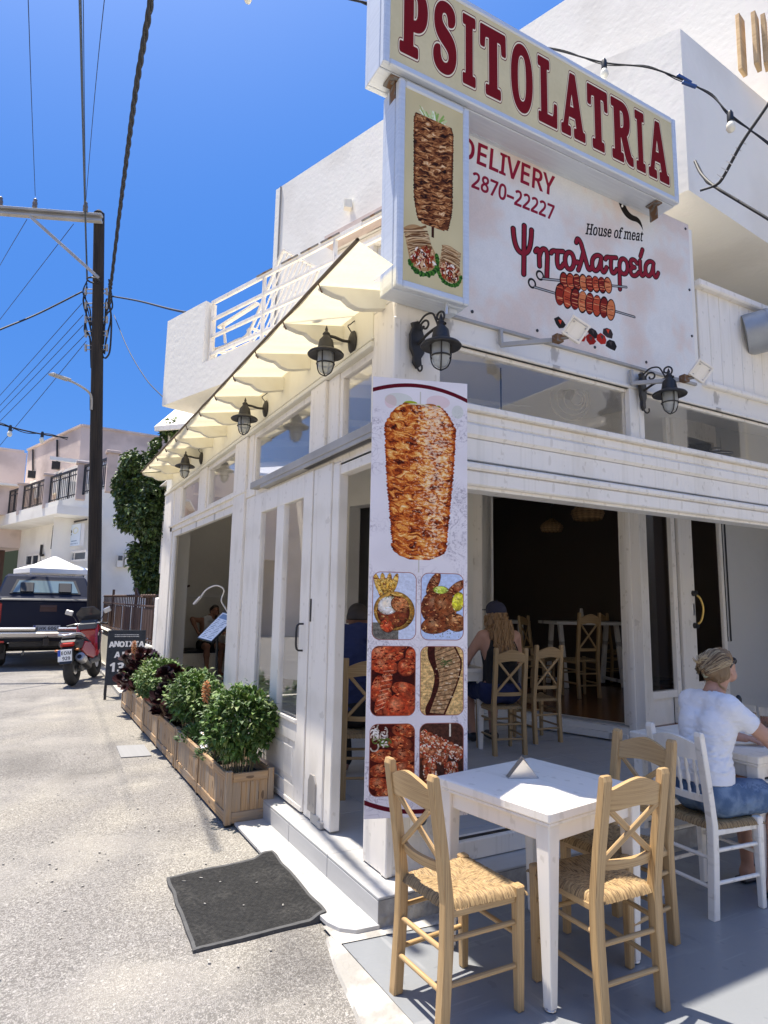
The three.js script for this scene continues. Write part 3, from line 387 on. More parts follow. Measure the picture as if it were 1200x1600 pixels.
// rush seat: cords run in from each rail and meet along the diagonals
const swapU = (g) => { const u = g.attributes.uv; for (let i = 0; i < u.count; i++) u.setXY(i, u.getY(i), u.getX(i)); return g; };
function rushSeat(wf, wb, d, y, n, strands) {
  const pos = [], uv = [], idx = [], P = (i, j) => { const u = i / n * 2 - 1, v = j / n * 2 - 1, hw = mix(wb, wf, (v + 1) / 2) / 2; const e = Math.max(Math.abs(u), Math.abs(v)), horiz = Math.abs(u) > Math.abs(v), c = horiz ? v : u; const ridge = Math.abs(Math.sin(c * strands * 1.5708)); const fall = Math.pow(e, 14) * 0.036, sag = -0.012 * (1 - e * e), seam = -0.004 * Math.exp(-Math.pow((Math.abs(u) - Math.abs(v)) * 14, 2)); const k = 1 + 0.02 * Math.pow(e, 10) * ridge; return [u * hw * k, y + ridge * 0.0032 + sag + seam - fall + 0.002 * simplex(u * 9, v * 9, 2), v * d / 2 * k, horiz ? u * 0.3 : v * 0.3, c * 0.3]; };
  for (let j = 0; j <= n; j++) for (let i = 0; i <= n; i++) { const q = P(i, j); pos.push(q[0], q[1], q[2]); uv.push(q[3], q[4]); }
  for (let j = 0; j < n; j++) for (let i = 0; i < n; i++) { const a = j * (n + 1) + i; idx.push(a, a + n + 1, a + 1, a + 1, a + n + 1, a + n + 2); }
  const g = new THREE.BufferGeometry(); g.setAttribute('position', new THREE.Float32BufferAttribute(pos, 3)); g.setAttribute('uv', new THREE.Float32BufferAttribute(uv, 2)); g.setIndex(idx); g.computeVertexNormals(); return tidy(g);
}
function chairShape(root, wood, rush, o = {}) {
  const n = o.n || 120, D = 0.20, WF = 0.20, WB = 0.16, SH = 0.455, T = o.tall || 0.935;
  const backX = [WB, WB];
  for (const s of [-1, 1]) {
    const prof = [[-0.215, 0], [-0.172, 0], [-0.152, 0.30], [-0.150, 0.46], [-0.178, 0.66], [-0.222, T - 0.01], [-0.232, T], [-0.252, T], [-0.258, T - 0.02], [-0.218, 0.66], [-0.193, 0.46], [-0.196, 0.30]];
    part('back_post', [swapU(put(ext(prof.map((q) => [-q[0], q[1]]), 0.036, 0.004).rotateY(Math.PI / 2), [s * WB - 0.018, 0, 0]))], wood, root);
    const fl = bar([s * (WF - 0.022), 0, D - 0.028], [s * (WF - 0.02), SH + 0.015, D - 0.03], 0.044, 0.044, 0.006), p = fl.attributes.position;
    for (let i = 0; i < p.count; i++) { const y = p.getY(i), k = mix(0.74, 1, clamp(y / 0.3)); p.setX(i, s * (WF - 0.021) + (p.getX(i) - s * (WF - 0.021)) * k); p.setZ(i, D - 0.029 + (p.getZ(i) - D + 0.029) * k); }
    part('leg', [fl], wood, root);
    part('seat_rail', [bar([s * (WB + 0.002), SH - 0.035, -0.165], [s * (WF - 0.022), SH - 0.035, D - 0.04], 0.028, 0.02)], wood, root);
    for (const y of [0.33, 0.17]) part('stretcher', [rod([s * (WB + 0.002), y, -0.172], [s * (WF - 0.022), y, D - 0.03], 0.0105, 0.0105, 10)], wood, root);
  }
  part('seat_rail', [bar([-WF + 0.03, SH - 0.035, D - 0.02], [WF - 0.03, SH - 0.035, D - 0.02], 0.028, 0.02)], wood, root);
  for (const [y, z, w] of [[0.28, D - 0.03, WF - 0.03], [0.29, -0.178, WB], [0.15, -0.188, WB]]) part('stretcher', [rod([-w, y, z], [w, y, z], 0.0105, 0.0105, 10)], wood, root);
  part('seat', [rushSeat(0.405, 0.325, 0.385, SH + 0.012, n, o.strands || 34).translate(0, 0, 0.012)], rush, root);
  // curved crest rail and lower rail
  const curved = (topF, botF, z0, dep, lean) => { const q = [], N = 14, w = WB - 0.015, th = 0.02, f = (i) => { const u = i / N * 2 - 1, zz = z0 - dep * (1 - u * u); return [u * w, botF(u), topF(u), zz]; }; for (let i = 0; i < N; i++) { const a = f(i), b = f(i + 1), A = (p, y, k) => [p[0], y, p[3] - (y - 0.6) * lean + k]; q.push([A(a, a[1], 0), A(b, b[1], 0), A(b, b[2], 0), A(a, a[2], 0)], [A(b, b[1], -th), A(a, a[1], -th), A(a, a[2], -th), A(b, b[2], -th)], [A(a, a[2], 0), A(b, b[2], 0), A(b, b[2], -th), A(a, a[2], -th)], [A(b, b[1], 0), A(a, a[1], 0), A(a, a[1], -th), A(b, b[1], -th)]); } return poly(q); };
  if (o.spindles) {
    part('top_rail', [curved((u) => 0.87 + 0.035 * Math.cos(u * 1.57), (u) => 0.79, -0.185, 0.022, 0.15)], wood, root);
    part('lower_rail', [curved((u) => 0.60, (u) => 0.565, -0.165, 0.018, 0.1)], wood, root);
    for (let i = -2; i <= 2; i++) { const x = i * 0.052; part('spindle', [put(lathe([[0.006, 0], [0.009, 0.02], [0.006, 0.05], [0.013, 0.075], [0.012, 0.1], [0.006, 0.125], [0.011, 0.15], [0.006, 0.19], [0.007, 0.21]], [0, 0, 0], 10), [x, 0.595, -0.195], [-0.13, 0, 0])], wood, root); }
  } else {
    part('top_rail', [curved((u) => T - 0.045 + 0.028 * Math.cos(u * 1.9) - 0.01 * Math.abs(u), (u) => T - 0.135 + 0.008 * Math.cos(u * 3), -0.182, 0.018, 0.145)], wood, root);
    part('lower_rail', [curved((u) => 0.595, (u) => 0.56, -0.16, 0.03, 0.1)], wood, root);
    const z0 = -0.222, z1 = -0.175;
    part('cross_slat', [bar([-WB + 0.018, 0.59, z1], [WB - 0.03, T - 0.135, z0], 0.026, 0.014)], wood, root);
    part('cross_slat', [bar([WB - 0.018, 0.59, z1 - 0.008], [-WB + 0.03, T - 0.135, z0 - 0.008], 0.026, 0.014)], wood, root);
  }
}
const CG = 'wooden rush seated taverna chairs';
const chairA = thing('wooden_chair', 'pale wooden cross-back chair in the sun on the street side of the white terrace table', 'chair', [1.672, 0.008, -2.335], Math.PI / 2 + 0.03, CG);
chairShape(chairA, M.pine, M.rush);
copyOf(chairA, 'pale wooden cross-back chair nearest the viewer, with its back turned to the camera', [2.225, 0.008, -2.105], Math.PI - 0.05);
copyOf(chairA, 'cross-back wooden chair in shade at the far right end of the terrace table', [2.655, 0.008, -2.36], -Math.PI / 2 + 0.07);
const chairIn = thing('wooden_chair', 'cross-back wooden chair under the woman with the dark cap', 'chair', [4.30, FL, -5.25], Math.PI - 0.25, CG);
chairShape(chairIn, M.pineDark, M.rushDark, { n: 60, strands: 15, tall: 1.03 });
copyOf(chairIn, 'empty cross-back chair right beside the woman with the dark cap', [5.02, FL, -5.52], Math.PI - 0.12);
{ const f = onWall(908, 1088, ROOMF); copyOf(chairIn, 'tall cross-back bar chair in the dark dining room beyond the sliding doorway', [f.x, ROOMF, f.z], Math.PI - 0.2).scale.set(1.05, 1.17, 1.05); }
function onWall(px, py, y) { const r = at(px, py, 1).sub(camera.position); return camera.position.clone().addScaledVector(r, (y - camera.position.y) / r.y); }
{ const f = onWall(842, 1078, ROOMF); copyOf(chairIn, 'dim cross-back chair left of the bar chair at the trestle table', [f.x, ROOMF, f.z], 0.4).scale.set(1, 1.1, 1); const h = onWall(965, 1064, ROOMF); copyOf(chairIn, 'dim cross-back chair deep in the room at the right trestle table', [h.x, ROOMF, h.z], 1.2).scale.set(1, 1.15, 1); }
copyOf(chairIn, 'cross-back chair seen between the folding door and the tall kebab banner', [2.40, FL, -4.60], Math.PI - 0.42);
const chairW = thing('white_chair', 'white painted chair with turned back spindles under the woman in the white T-shirt', 'chair', [3.455, 0.008, -2.425], Math.PI / 2 - 0.05, CG);
chairShape(chairW, M.white, M.rush, { spindles: true, tall: 0.935 });

function table(t, w, d, h, mat, foot) {
  part('table_top', [bx(w, 0.042, d, [0, h - 0.021, 0], undefined, 0.006), bx(w - 0.012, 0.014, d - 0.012, [0, h - 0.05, 0], undefined, 0.003)], mat, t);
  for (const s of [-1, 1]) { part('apron', [bx(w - 0.14, 0.075, 0.022, [0, h - 0.095, s * (d / 2 - 0.045)])], mat, t); part('apron', [bx(0.022, 0.075, d - 0.14, [s * (w / 2 - 0.045), h - 0.095, 0])], mat, t); }
  for (const a of [-1, 1]) for (const b of [-1, 1]) { const g = bx(0.072, h - 0.057, 0.072, [0, (h - 0.057) / 2, 0], undefined, 0.004), p = g.attributes.position; for (let i = 0; i < p.count; i++) { const k = mix(0.55, 1, clamp(p.getY(i) / (h - 0.17))); p.setX(i, p.getX(i) * k); p.setZ(i, p.getZ(i) * k); } g.translate(a * (w / 2 - 0.05), 0, b * (d / 2 - 0.05)); part('leg', [g], mat, t); if (foot) part('foot_glide', [lathe([[0, 0.001], [0.022, 0.001], [0.026, 0.006], [0.018, 0.016], [0, 0.016]], [a * (w / 2 - 0.05), -0.008, b * (d / 2 - 0.05)], 12)], M.steel, t); }
}
const tA = thing('white_table', 'white painted square table with a napkin holder on the blue terrace floor', 'table', [2.215, 0.017, -2.435], 0.147); table(tA, 0.70, 0.68, 0.753, M.white, true);
{
  const k = thing('napkin_holder', 'triangular steel napkin holder standing on the white terrace table', 'napkin holder', [2.19, 0.771, -2.52], -0.42);
  const tri = [[-0.075, 0], [0.075, 0], [0, 0.088]];
  part('side_plate', [put(ext(tri, 0.0025), [0, 0, 0.022])], M.steel, k); part('side_plate', [put(ext(tri, 0.0025), [0, 0, -0.024])], M.steel, k);
  part('base', [bx(0.15, 0.003, 0.048, [0, 0.003, 0], undefined, 0)], M.steel, k);
  const nm = plain([0.42, 0.34, 0.25], 0.95); for (let i = 0; i < 6; i++) part('napkin', [put(ext([[-0.07 + i * 0.001, 0.005], [0.07, 0.005], [0.001 * i, 0.097 - i * 0.0015]], 0.004), [0, 0, -0.0185 + i * 0.0066], [0, 0, (i % 3 - 1) * 0.03])], nm, k);
}
// table of the woman in white, with glasses
{
  const t = thing('white_table', 'white table laid with beer glasses in front of the woman in the white T-shirt', 'table', [4.32, 0.012, -2.74], 0.06); table(t, 1.25, 0.86, 0.755, M.white);
  const y = 0.768, lab = { mug: (x) => 'beer mug ' + x };
  const glassProf = [[0.0, 0.004], [0.032, 0.004], [0.035, 0.02], [0.038, 0.08], [0.042, 0.15], [0.0395, 0.15], [0.0355, 0.08], [0.032, 0.022], [0, 0.02]];
  const beer = new THREE.MeshPhysicalMaterial({ color: new THREE.Color().setRGB(0.62, 0.28, 0.05), roughness: 0.1, transmission: 0.75, thickness: 0.05, attenuationColor: new THREE.Color().setRGB(0.6, 0.25, 0.04), attenuationDistance: 0.05 });
  for (const [p, f, l] of [[[4.62, y, -2.86], 0.08, 'tall beer glass, half full, next to the oil cruet'], [[4.60, y, -2.74], 0.07, 'beer glass with dark yellow beer closest to the woman in white'], [[4.55, y, -2.97], 0.0, 'empty clear glass at the far end of the laid table']]) {
    const g = thing('drinking_glass', l, 'glass', p, 0, 'glasses on the laid table'); part('glass_body', [lathe(glassProf, [0, 0, 0], 20)], M.glass, g); if (f) { part('beer', [lathe([[0, 0.022], [0.031, 0.022], [0.035, 0.022 + f], [0, 0.022 + f]], [0, 0, 0], 20)], beer, g); part('handle', [tube([[0.038, 0.115, 0], [0.07, 0.105, 0], [0.072, 0.06, 0], [0.036, 0.045, 0]], 0.006, 12, 6)], M.glass, g); }
  }
  const b = thing('oil_cruet', 'small oil bottle with a black cap among the beer glasses', 'bottle', [4.52, y, -2.88]); part('bottle_body', [lathe([[0, 0], [0.03, 0.001], [0.032, 0.01], [0.032, 0.10], [0.014, 0.15], [0.013, 0.17], [0, 0.17]], [0, 0, 0], 16)], M.frost, b); part('cap', [lathe([[0, 0.168], [0.02, 0.168], [0.021, 0.20], [0.016, 0.215], [0.006, 0.225], [0, 0.225]], [0, 0, 0], 14)], M.black, b);
  for (const [p, l] of [[[4.22, y + 0.001, -2.50], 'white plate with the meal in front of the woman in white'], [[4.62, y + 0.001, -2.66], 'second white plate near the right edge of the photo']]) { const q = thing('plate', l, 'plate', p, 0, 'plates on the laid table'); part('dish', [lathe([[0, 0.004], [0.07, 0.003], [0.12, 0.016], [0.122, 0.02], [0.07, 0.009], [0, 0.009]], [0, 0, 0], 28)], M.white, q); part('food', [0, 1, 2, 3, 4].map((i) => ball(0.024, [0.04 * Math.cos(i * 1.3), 0.02, 0.035 * Math.sin(i * 1.3)], [1.2, 0.6, 1], 10)), plain([0.22, 0.11, 0.05], 0.6), q); }
}
// porch table of the woman with the cap, and the trestle tables in the dining room
{
  const t = thing('white_table', 'white table in the porch in front of the woman with the dark cap', 'table', [3.85, FL + 0.002, -5.86], -0.3); table(t, 0.95, 0.8, 0.80, M.whiteOld);
  for (const [p, l, turn] of [[[6.7, ROOMF, -8.6], 'long white trestle table in the dark room, left behind the woman with the cap', -0.3], [[8.25, ROOMF, -7.9], 'white trestle table at the right side of the dark dining room', -0.33]]) {
    const r = thing('trestle_table', l, 'table', p, turn, 'trestle tables in the dining room');
    part('table_top', [bx(1.3, 0.05, 0.75, [0, 1.02, 0])], M.whiteOld, r);
    for (const s of l.includes('left') ? [] : [-1, 1]) { part('leg', [bar([s * 0.5, 0.995, 0.16], [s * 0.5, 0.0, 0.34], 0.07, 0.06, 0.004, [1, 0, 0])], M.whiteOld, r); part('leg', [bar([s * 0.5, 0.995, -0.16], [s * 0.5, 0.0, -0.34], 0.07, 0.06, 0.004, [1, 0, 0])], M.whiteOld, r); part('stretcher', [bar([s * 0.49, 0.09, 0.32], [s * 0.49, 0.09, -0.32], 0.05, 0.045)], M.whiteOld, r); }
    if (l.includes('left')) for (const a of [-1, 1]) for (const c of [-1, 1]) part('leg', [bar([a * 0.52, 0.995, c * 0.28], [a * 0.52, 0, c * 0.28], 0.07, 0.07)], a > 0 ? M.whiteOld : M.pineDark, r);
  }
  for (const [p, l] of [[[6.55, ROOMF + 1.046, -8.4], 'menu holder standing on the left trestle table in the dark room'], [[8.1, ROOMF + 1.046, -7.8], 'menu holder standing on the right trestle table in the dark room'], [[3.62, FL + 0.803, -5.8], 'menu holder beside the plate on the porch table']]) { const m = thing('menu_holder', l, 'menu holder', p, 0.4, 'menu holders on the tables'); part('card', [bx(0.11, 0.2, 0.006, [0, 0.115, 0.012], [-0.12, 0, 0]), ], M.whiteOld, m); part('card', [bx(0.11, 0.2, 0.006, [0, 0.115, -0.012], [0.12, 0, 0])], M.whiteOld, m); part('base', [bx(0.13, 0.018, 0.09, [0, 0.009, 0])], M.pineDark, m); }
  const pl = thing('plate', 'plate of food on the porch table by the elbow of the woman with the cap', 'plate', [3.75, FL + 0.803, -5.62]); part('dish', [lathe([[0, 0.004], [0.08, 0.003], [0.13, 0.018], [0.132, 0.022], [0.08, 0.009], [0, 0.009]], [0, 0, 0], 24)], M.white, pl); part('food', [0, 1, 2, 3, 4, 5].map((i) => ball(0.026, [0.05 * Math.cos(i * 1.1), 0.02, 0.05 * Math.sin(i * 1.1)], [1.2, 0.7, 1], 8)), plain([0.24, 0.08, 0.04], 0.6), pl);
}
// woven pendant lamps
{
  const wov = surf([0.1, 0.1], [128, 128], (u, v) => S3(mix3([0.36, 0.22, 0.10], [0.14, 0.08, 0.035], weave(u, v, 3))), { roughness: 0.9 });
  const prof = (r, h) => { const a = []; for (let i = 0; i <= 12; i++) { const t = i / 12; a.push([0.04 + (r - 0.04) * Math.sin(Math.min(1, t * 1.5) * 1.57) * (t > 0.66 ? 1 - (t - 0.66) * 0.5 : 1), h * (1 - t)]); } return a.reverse(); };
  const lamp = (p, r, h, top, l) => { const k = thing('woven_pendant', l, 'pendant lamp', p, 0, 'woven pendant lamps'); part('lamp_shade', [lathe(prof(r, h), [0, 0, 0], 24)], wov, k); for (let i = 0; i < 6; i++) part('band', [put(uvBox(tidy(new THREE.TorusGeometry(prof(r, h)[2 + i * 2][0] + 0.003, 0.006, 5, 28).rotateX(Math.PI / 2))), [0, prof(r, h)[2 + i * 2][1], 0])], wov, k); part('cord', [rod([0, h - 0.01, 0], [0, top - p[1] - 0.08, 0], 0.006)], M.black, k); part('ceiling_rose', [lathe([[0, -0.14], [0.03, -0.14], [0.065, 0], [0, 0]], [0, top - p[1], 0], 16)], M.black, k); };
  const a = at(783, 648, 5.6); lamp([a.x, a.y - 0.26, a.z], 0.2, 0.24, at(783, 553, 5.6).y + 0.06, 'woven lamp whose black cord shows behind the glass over the shutter box');
  const b = at(918, 800, 9.6); lamp([b.x, b.y - 0.12, b.z], 0.24, 0.28, 3.45, 'large woven lamp hanging in the dark dining room'); const c = at(862, 822, 11); lamp([c.x, c.y - 0.1, c.z], 0.19, 0.22, 3.45, 'smaller woven lamp deeper in the dark room');
}
// wall fan behind the front transom glass
{
  const p = at(880, 620, 6.6), t = thing('wall_fan', 'pale fan seen through the glass above the shutter box', 'fan', p, 0.5), wm = M.white;
  part('bracket', [bar([-0.02, 0.05, -0.35], [0, 0.05, -0.05], 0.05, 0.05), bx(0.1, 0.16, 0.12, [0, 0.05, -0.02])], wm, t);
  for (let i = 0; i < 4; i++) part('guard_ring', [put(uvBox(tidy(new THREE.TorusGeometry(0.06 + i * 0.05, 0.006, 6, 32))), [-0.1, -0.08, 0.1 + 0.02 * (3 - i)], [0, -0.9, 0])], wm, t);
  for (let i = 0; i < 3; i++) part('blade', [put(ball(0.09, [0, 0.09, 0], [0.7, 1, 0.12], 12), [-0.1, -0.08, 0.09], [0, -0.9, 0]).rotateX(0)], wm, t);
}
// ---------- street-side and front wall lanterns ----------
function lanternHead(k, y0, dz) {                                    // hangs from (0, y0, dz)
  const o = [0, y0, dz];
  part('lamp_shade', [lathe([[0.117, -0.135], [0.121, -0.128], [0.112, -0.117], [0.072, -0.098], [0.056, -0.088], [0.045, -0.03], [0.026, -0.008], [0.02, 0.008], [0.026, 0.012], [0.02, 0.022], [0.008, 0.034], [0.011, 0.044], [0.002, 0.072], [0, 0.072]], o, 28), lathe([[0.0, -0.115], [0.07, -0.118], [0.117, -0.135]], o, 28)], M.iron, k);
  part('lamp_glass', [lathe([[0.052, -0.12], [0.052, -0.18], [0.049, -0.215], [0.036, -0.245], [0.016, -0.258], [0, -0.260]], o, 22)], M.frost, k);
  const cg = part('cage', [put(uvBox(tidy(new THREE.TorusGeometry(0.058, 0.0048, 6, 28).rotateX(Math.PI / 2))), [0, y0 - 0.192, dz])], M.iron, k);
  for (let i = 0; i < 4; i++) { const a = i * Math.PI / 2 + 0.785, c = Math.cos(a), s = Math.sin(a); part('cage_bar', [tube([[c * 0.06, y0 - 0.12, dz + s * 0.06], [c * 0.058, y0 - 0.2, dz + s * 0.058], [c * 0.04, y0 - 0.252, dz + s * 0.04], [0, y0 - 0.275, dz]], 0.0042, 12, 5)], M.iron, cg); }
}
function plainLantern(k) {
  part('wall_plate', [put(lathe([[0, 0], [0.05, 0], [0.056, 0.006], [0.05, 0.018], [0.028, 0.03], [0, 0.032]], [0, 0, 0], 24).scale(1, 1, 1.45).rotateX(Math.PI / 2), [0, 0.0, 0])], M.iron, k);
  part('arm', [tube([[0, 0.0, 0.02], [0, -0.005, 0.08], [0, 0.005, 0.14], [0, 0.004, 0.2]], 0.0105, 14, 8), ball(0.016, [0, 0.004, 0.2])], M.iron, k);
  part('supply_wire', [tube([[0.005, 0.06, 0.015], [0.01, 0.10, 0.05], [0.0, 0.12, 0.03], [0.01, 0.15, 0.0]], 0.004, 12, 5)], M.cable, k);
  lanternHead(k, 0.0, 0.2);
}
const lg = 'black cage lanterns on the porch', l1 = thing('wall_lantern', 'black street-side lantern nearest the tall banner', 'wall lamp', [1.788, 3.335, -3.70], -Math.PI / 2, lg); plainLantern(l1);
copyOf(l1, 'black street-side lantern in the middle of its row, above the folding door', [1.788, 3.345, -5.50], -Math.PI / 2);
copyOf(l1, 'black street-side lantern farthest along the canopy, above the open window', [1.788, 3.355, -7.98], -Math.PI / 2);
function scrollLantern(k) {
  part('wall_plate', [put(ext([[0, -0.16], [0.035, -0.13], [0.03, -0.09], [0.058, -0.05], [0.062, 0.04], [0.04, 0.09], [0.05, 0.115], [0, 0.14], [-0.05, 0.115], [-0.04, 0.09], [-0.062, 0.04], [-0.058, -0.05], [-0.03, -0.09], [-0.035, -0.13]], 0.016, 0.004), [0, 0, 0])], M.iron, k);
  const sp = (cy, cz, r, n, dir, a0) => { const q = []; for (let i = 0; i <= n; i++) { const a = a0 + dir * i * 0.5, f = r * (1 - i / n * 0.75); q.push([0, cy + Math.sin(a) * f, cz + Math.cos(a) * f]); } return q; };
  part('arm', [tube([[0, -0.01, 0.015], [0, 0.03, 0.09], [0, 0.05, 0.16], [0, 0.055, 0.235]], 0.009, 16, 7)], M.iron, k);
  part('scroll', [tube(sp(0.09, 0.075, 0.042, 14, -1, 3.6), 0.0065, 40, 6)], M.iron, k); part('scroll', [tube(sp(0.11, 0.19, 0.04, 14, 1, -1.2), 0.0065, 40, 6)], M.iron, k);
  part('scroll', [tube([[0, 0.12, 0.02], [0, 0.155, 0.07], [0, 0.15, 0.13], [0, 0.10, 0.16], [0, 0.05, 0.18]], 0.006, 20, 6)], M.iron, k);
  part('hook', [tube([[0, -0.15, 0.01], [0, -0.18, 0.03], [0, -0.175, 0.05], [0, -0.15, 0.05]], 0.006, 12, 6)], M.iron, k);
  lanternHead(k, 0.055, 0.2);
}
{ const a = onZ(650, 537, ZF + 0.02), k = thing('wall_lantern', 'black scroll-arm lantern on the corner post above the tall kebab banner', 'wall lamp', a, 0.25, lg); scrollLantern(k); const b = onZ(1002, 608, ZF + 0.03); copyOf(k, 'black scroll-arm lantern below the right end of the printed panel', [b.x, b.y - 0.01, b.z], 0.35); }
function onZ(px, py, z) { const r = at(px, py, 1).sub(camera.position); return camera.position.clone().addScaledVector(r, (z - camera.position.z) / r.z); }
// ---------- signs ----------
function noiseFill(g, x0, y0, w, h, fn) { const im = g.getImageData(x0, y0, w, h), d = im.data; for (let j = 0; j < h; j++) for (let i = 0; i < w; i++) { const c = fn(i, j); if (!c) continue; const o = (j * w + i) * 4, a = c.length > 3 ? c[3] : 1; for (let k = 0; k < 3; k++) d[o + k] = d[o + k] * (1 - a) + c[k] * a; d[o + 3] = 255; } g.putImageData(im, x0, y0); }
const ramp = (cs, t) => { t = clamp(t) * (cs.length - 1); const i = Math.min(cs.length - 2, Math.floor(t)); return mix3(cs[i], cs[i + 1], t - i); };
// stacked roast meat on a spit, as printed
function meat(g, x, y, w, h, side, cols, seed, tilt, sx, sy) {
  noiseFill(g, x, y, w, h, (i, j) => {
    const v = j / h, half = side(v), uu = (i / w * 2 - 1), e = 1 - Math.abs(uu) / Math.max(half + 0.025 * simplex(v * 60, seed, uu > 0 ? 2 : 0), 1e-3); if (e < 0 || half <= 0) return null;
    const X = i / 100, Y = j / 100 + X * tilt + 0.12 * uu * uu, wx = simplex(X * 1.6, Y * 3, seed) * 0.22, wy = simplex(X * 1.4, Y * 2.4, seed + 9) * 0.13;
    const a = simplex((X + wx) * sx, (Y + wy) * sy, seed + 1), b = simplex((X + wx) * sx * 2.3, (Y + wy) * sy * 1.9, seed + 2), c = simplex(X * 13, Y * 17, seed + 3), crev = Math.pow(1 - Math.abs(simplex((X + wx) * sx * 0.8, (Y + wy) * sy * 1.2, seed + 6)), 6), big = simplex(X * 0.9, Y * 1.3, seed + 5);
    let t = 0.55 + 0.3 * a + 0.2 * b + 0.13 * c + 0.16 * big - 0.55 * crev * (0.6 + 0.4 * big); t *= sstep(0, 0.16, e) * 0.45 + 0.55; return ramp(cols, t);
  });
}
const kebab = [[58, 20, 10], [128, 48, 18], [188, 84, 30], [226, 142, 60], [244, 190, 108], [252, 230, 188]], darkKebab = [[24, 12, 8], [56, 28, 16], [108, 58, 30], [166, 106, 60], [212, 162, 108], [238, 206, 164]];
const lightbox = (root, x0, x1, y0, y1, z0, z1, face) => {                    // aluminium box with grooved sides, raised front rim, printed face
  part('housing', [span(x0, x1, y0, y1, z0 + 0.04, z1 - 0.05, 0.004), span(x0 + 0.004, x1 - 0.004, y0 + 0.004, y1 - 0.004, z0, z0 + 0.037, 0.003), span(x0 + 0.003, x1 - 0.003, y0 + 0.003, y1 - 0.003, z1 - 0.047, z1 - 0.008, 0.003)], M.alu, root);
  const f = 0.045; for (const q of [[x0, x0 + f, y0, y1], [x1 - f, x1, y0, y1]]) part('rim', [span(q[0], q[1], q[2], q[3], z1 - 0.03, z1 + 0.004, 0.008)], M.alu, root); for (const q of [[y0, y0 + f], [y1 - f, y1]]) part('rim', [span(x0 + f, x1 - f, q[0], q[1], z1 - 0.03, z1 + 0.004, 0.008)], M.alu, root);
  const m = print(face); part('sign_face', [flatQuad(x1 - x0 - 2 * f, y1 - y0 - 2 * f, [(x0 + x1) / 2, (y0 + y1) / 2, z1 - 0.006])], m, root);
};
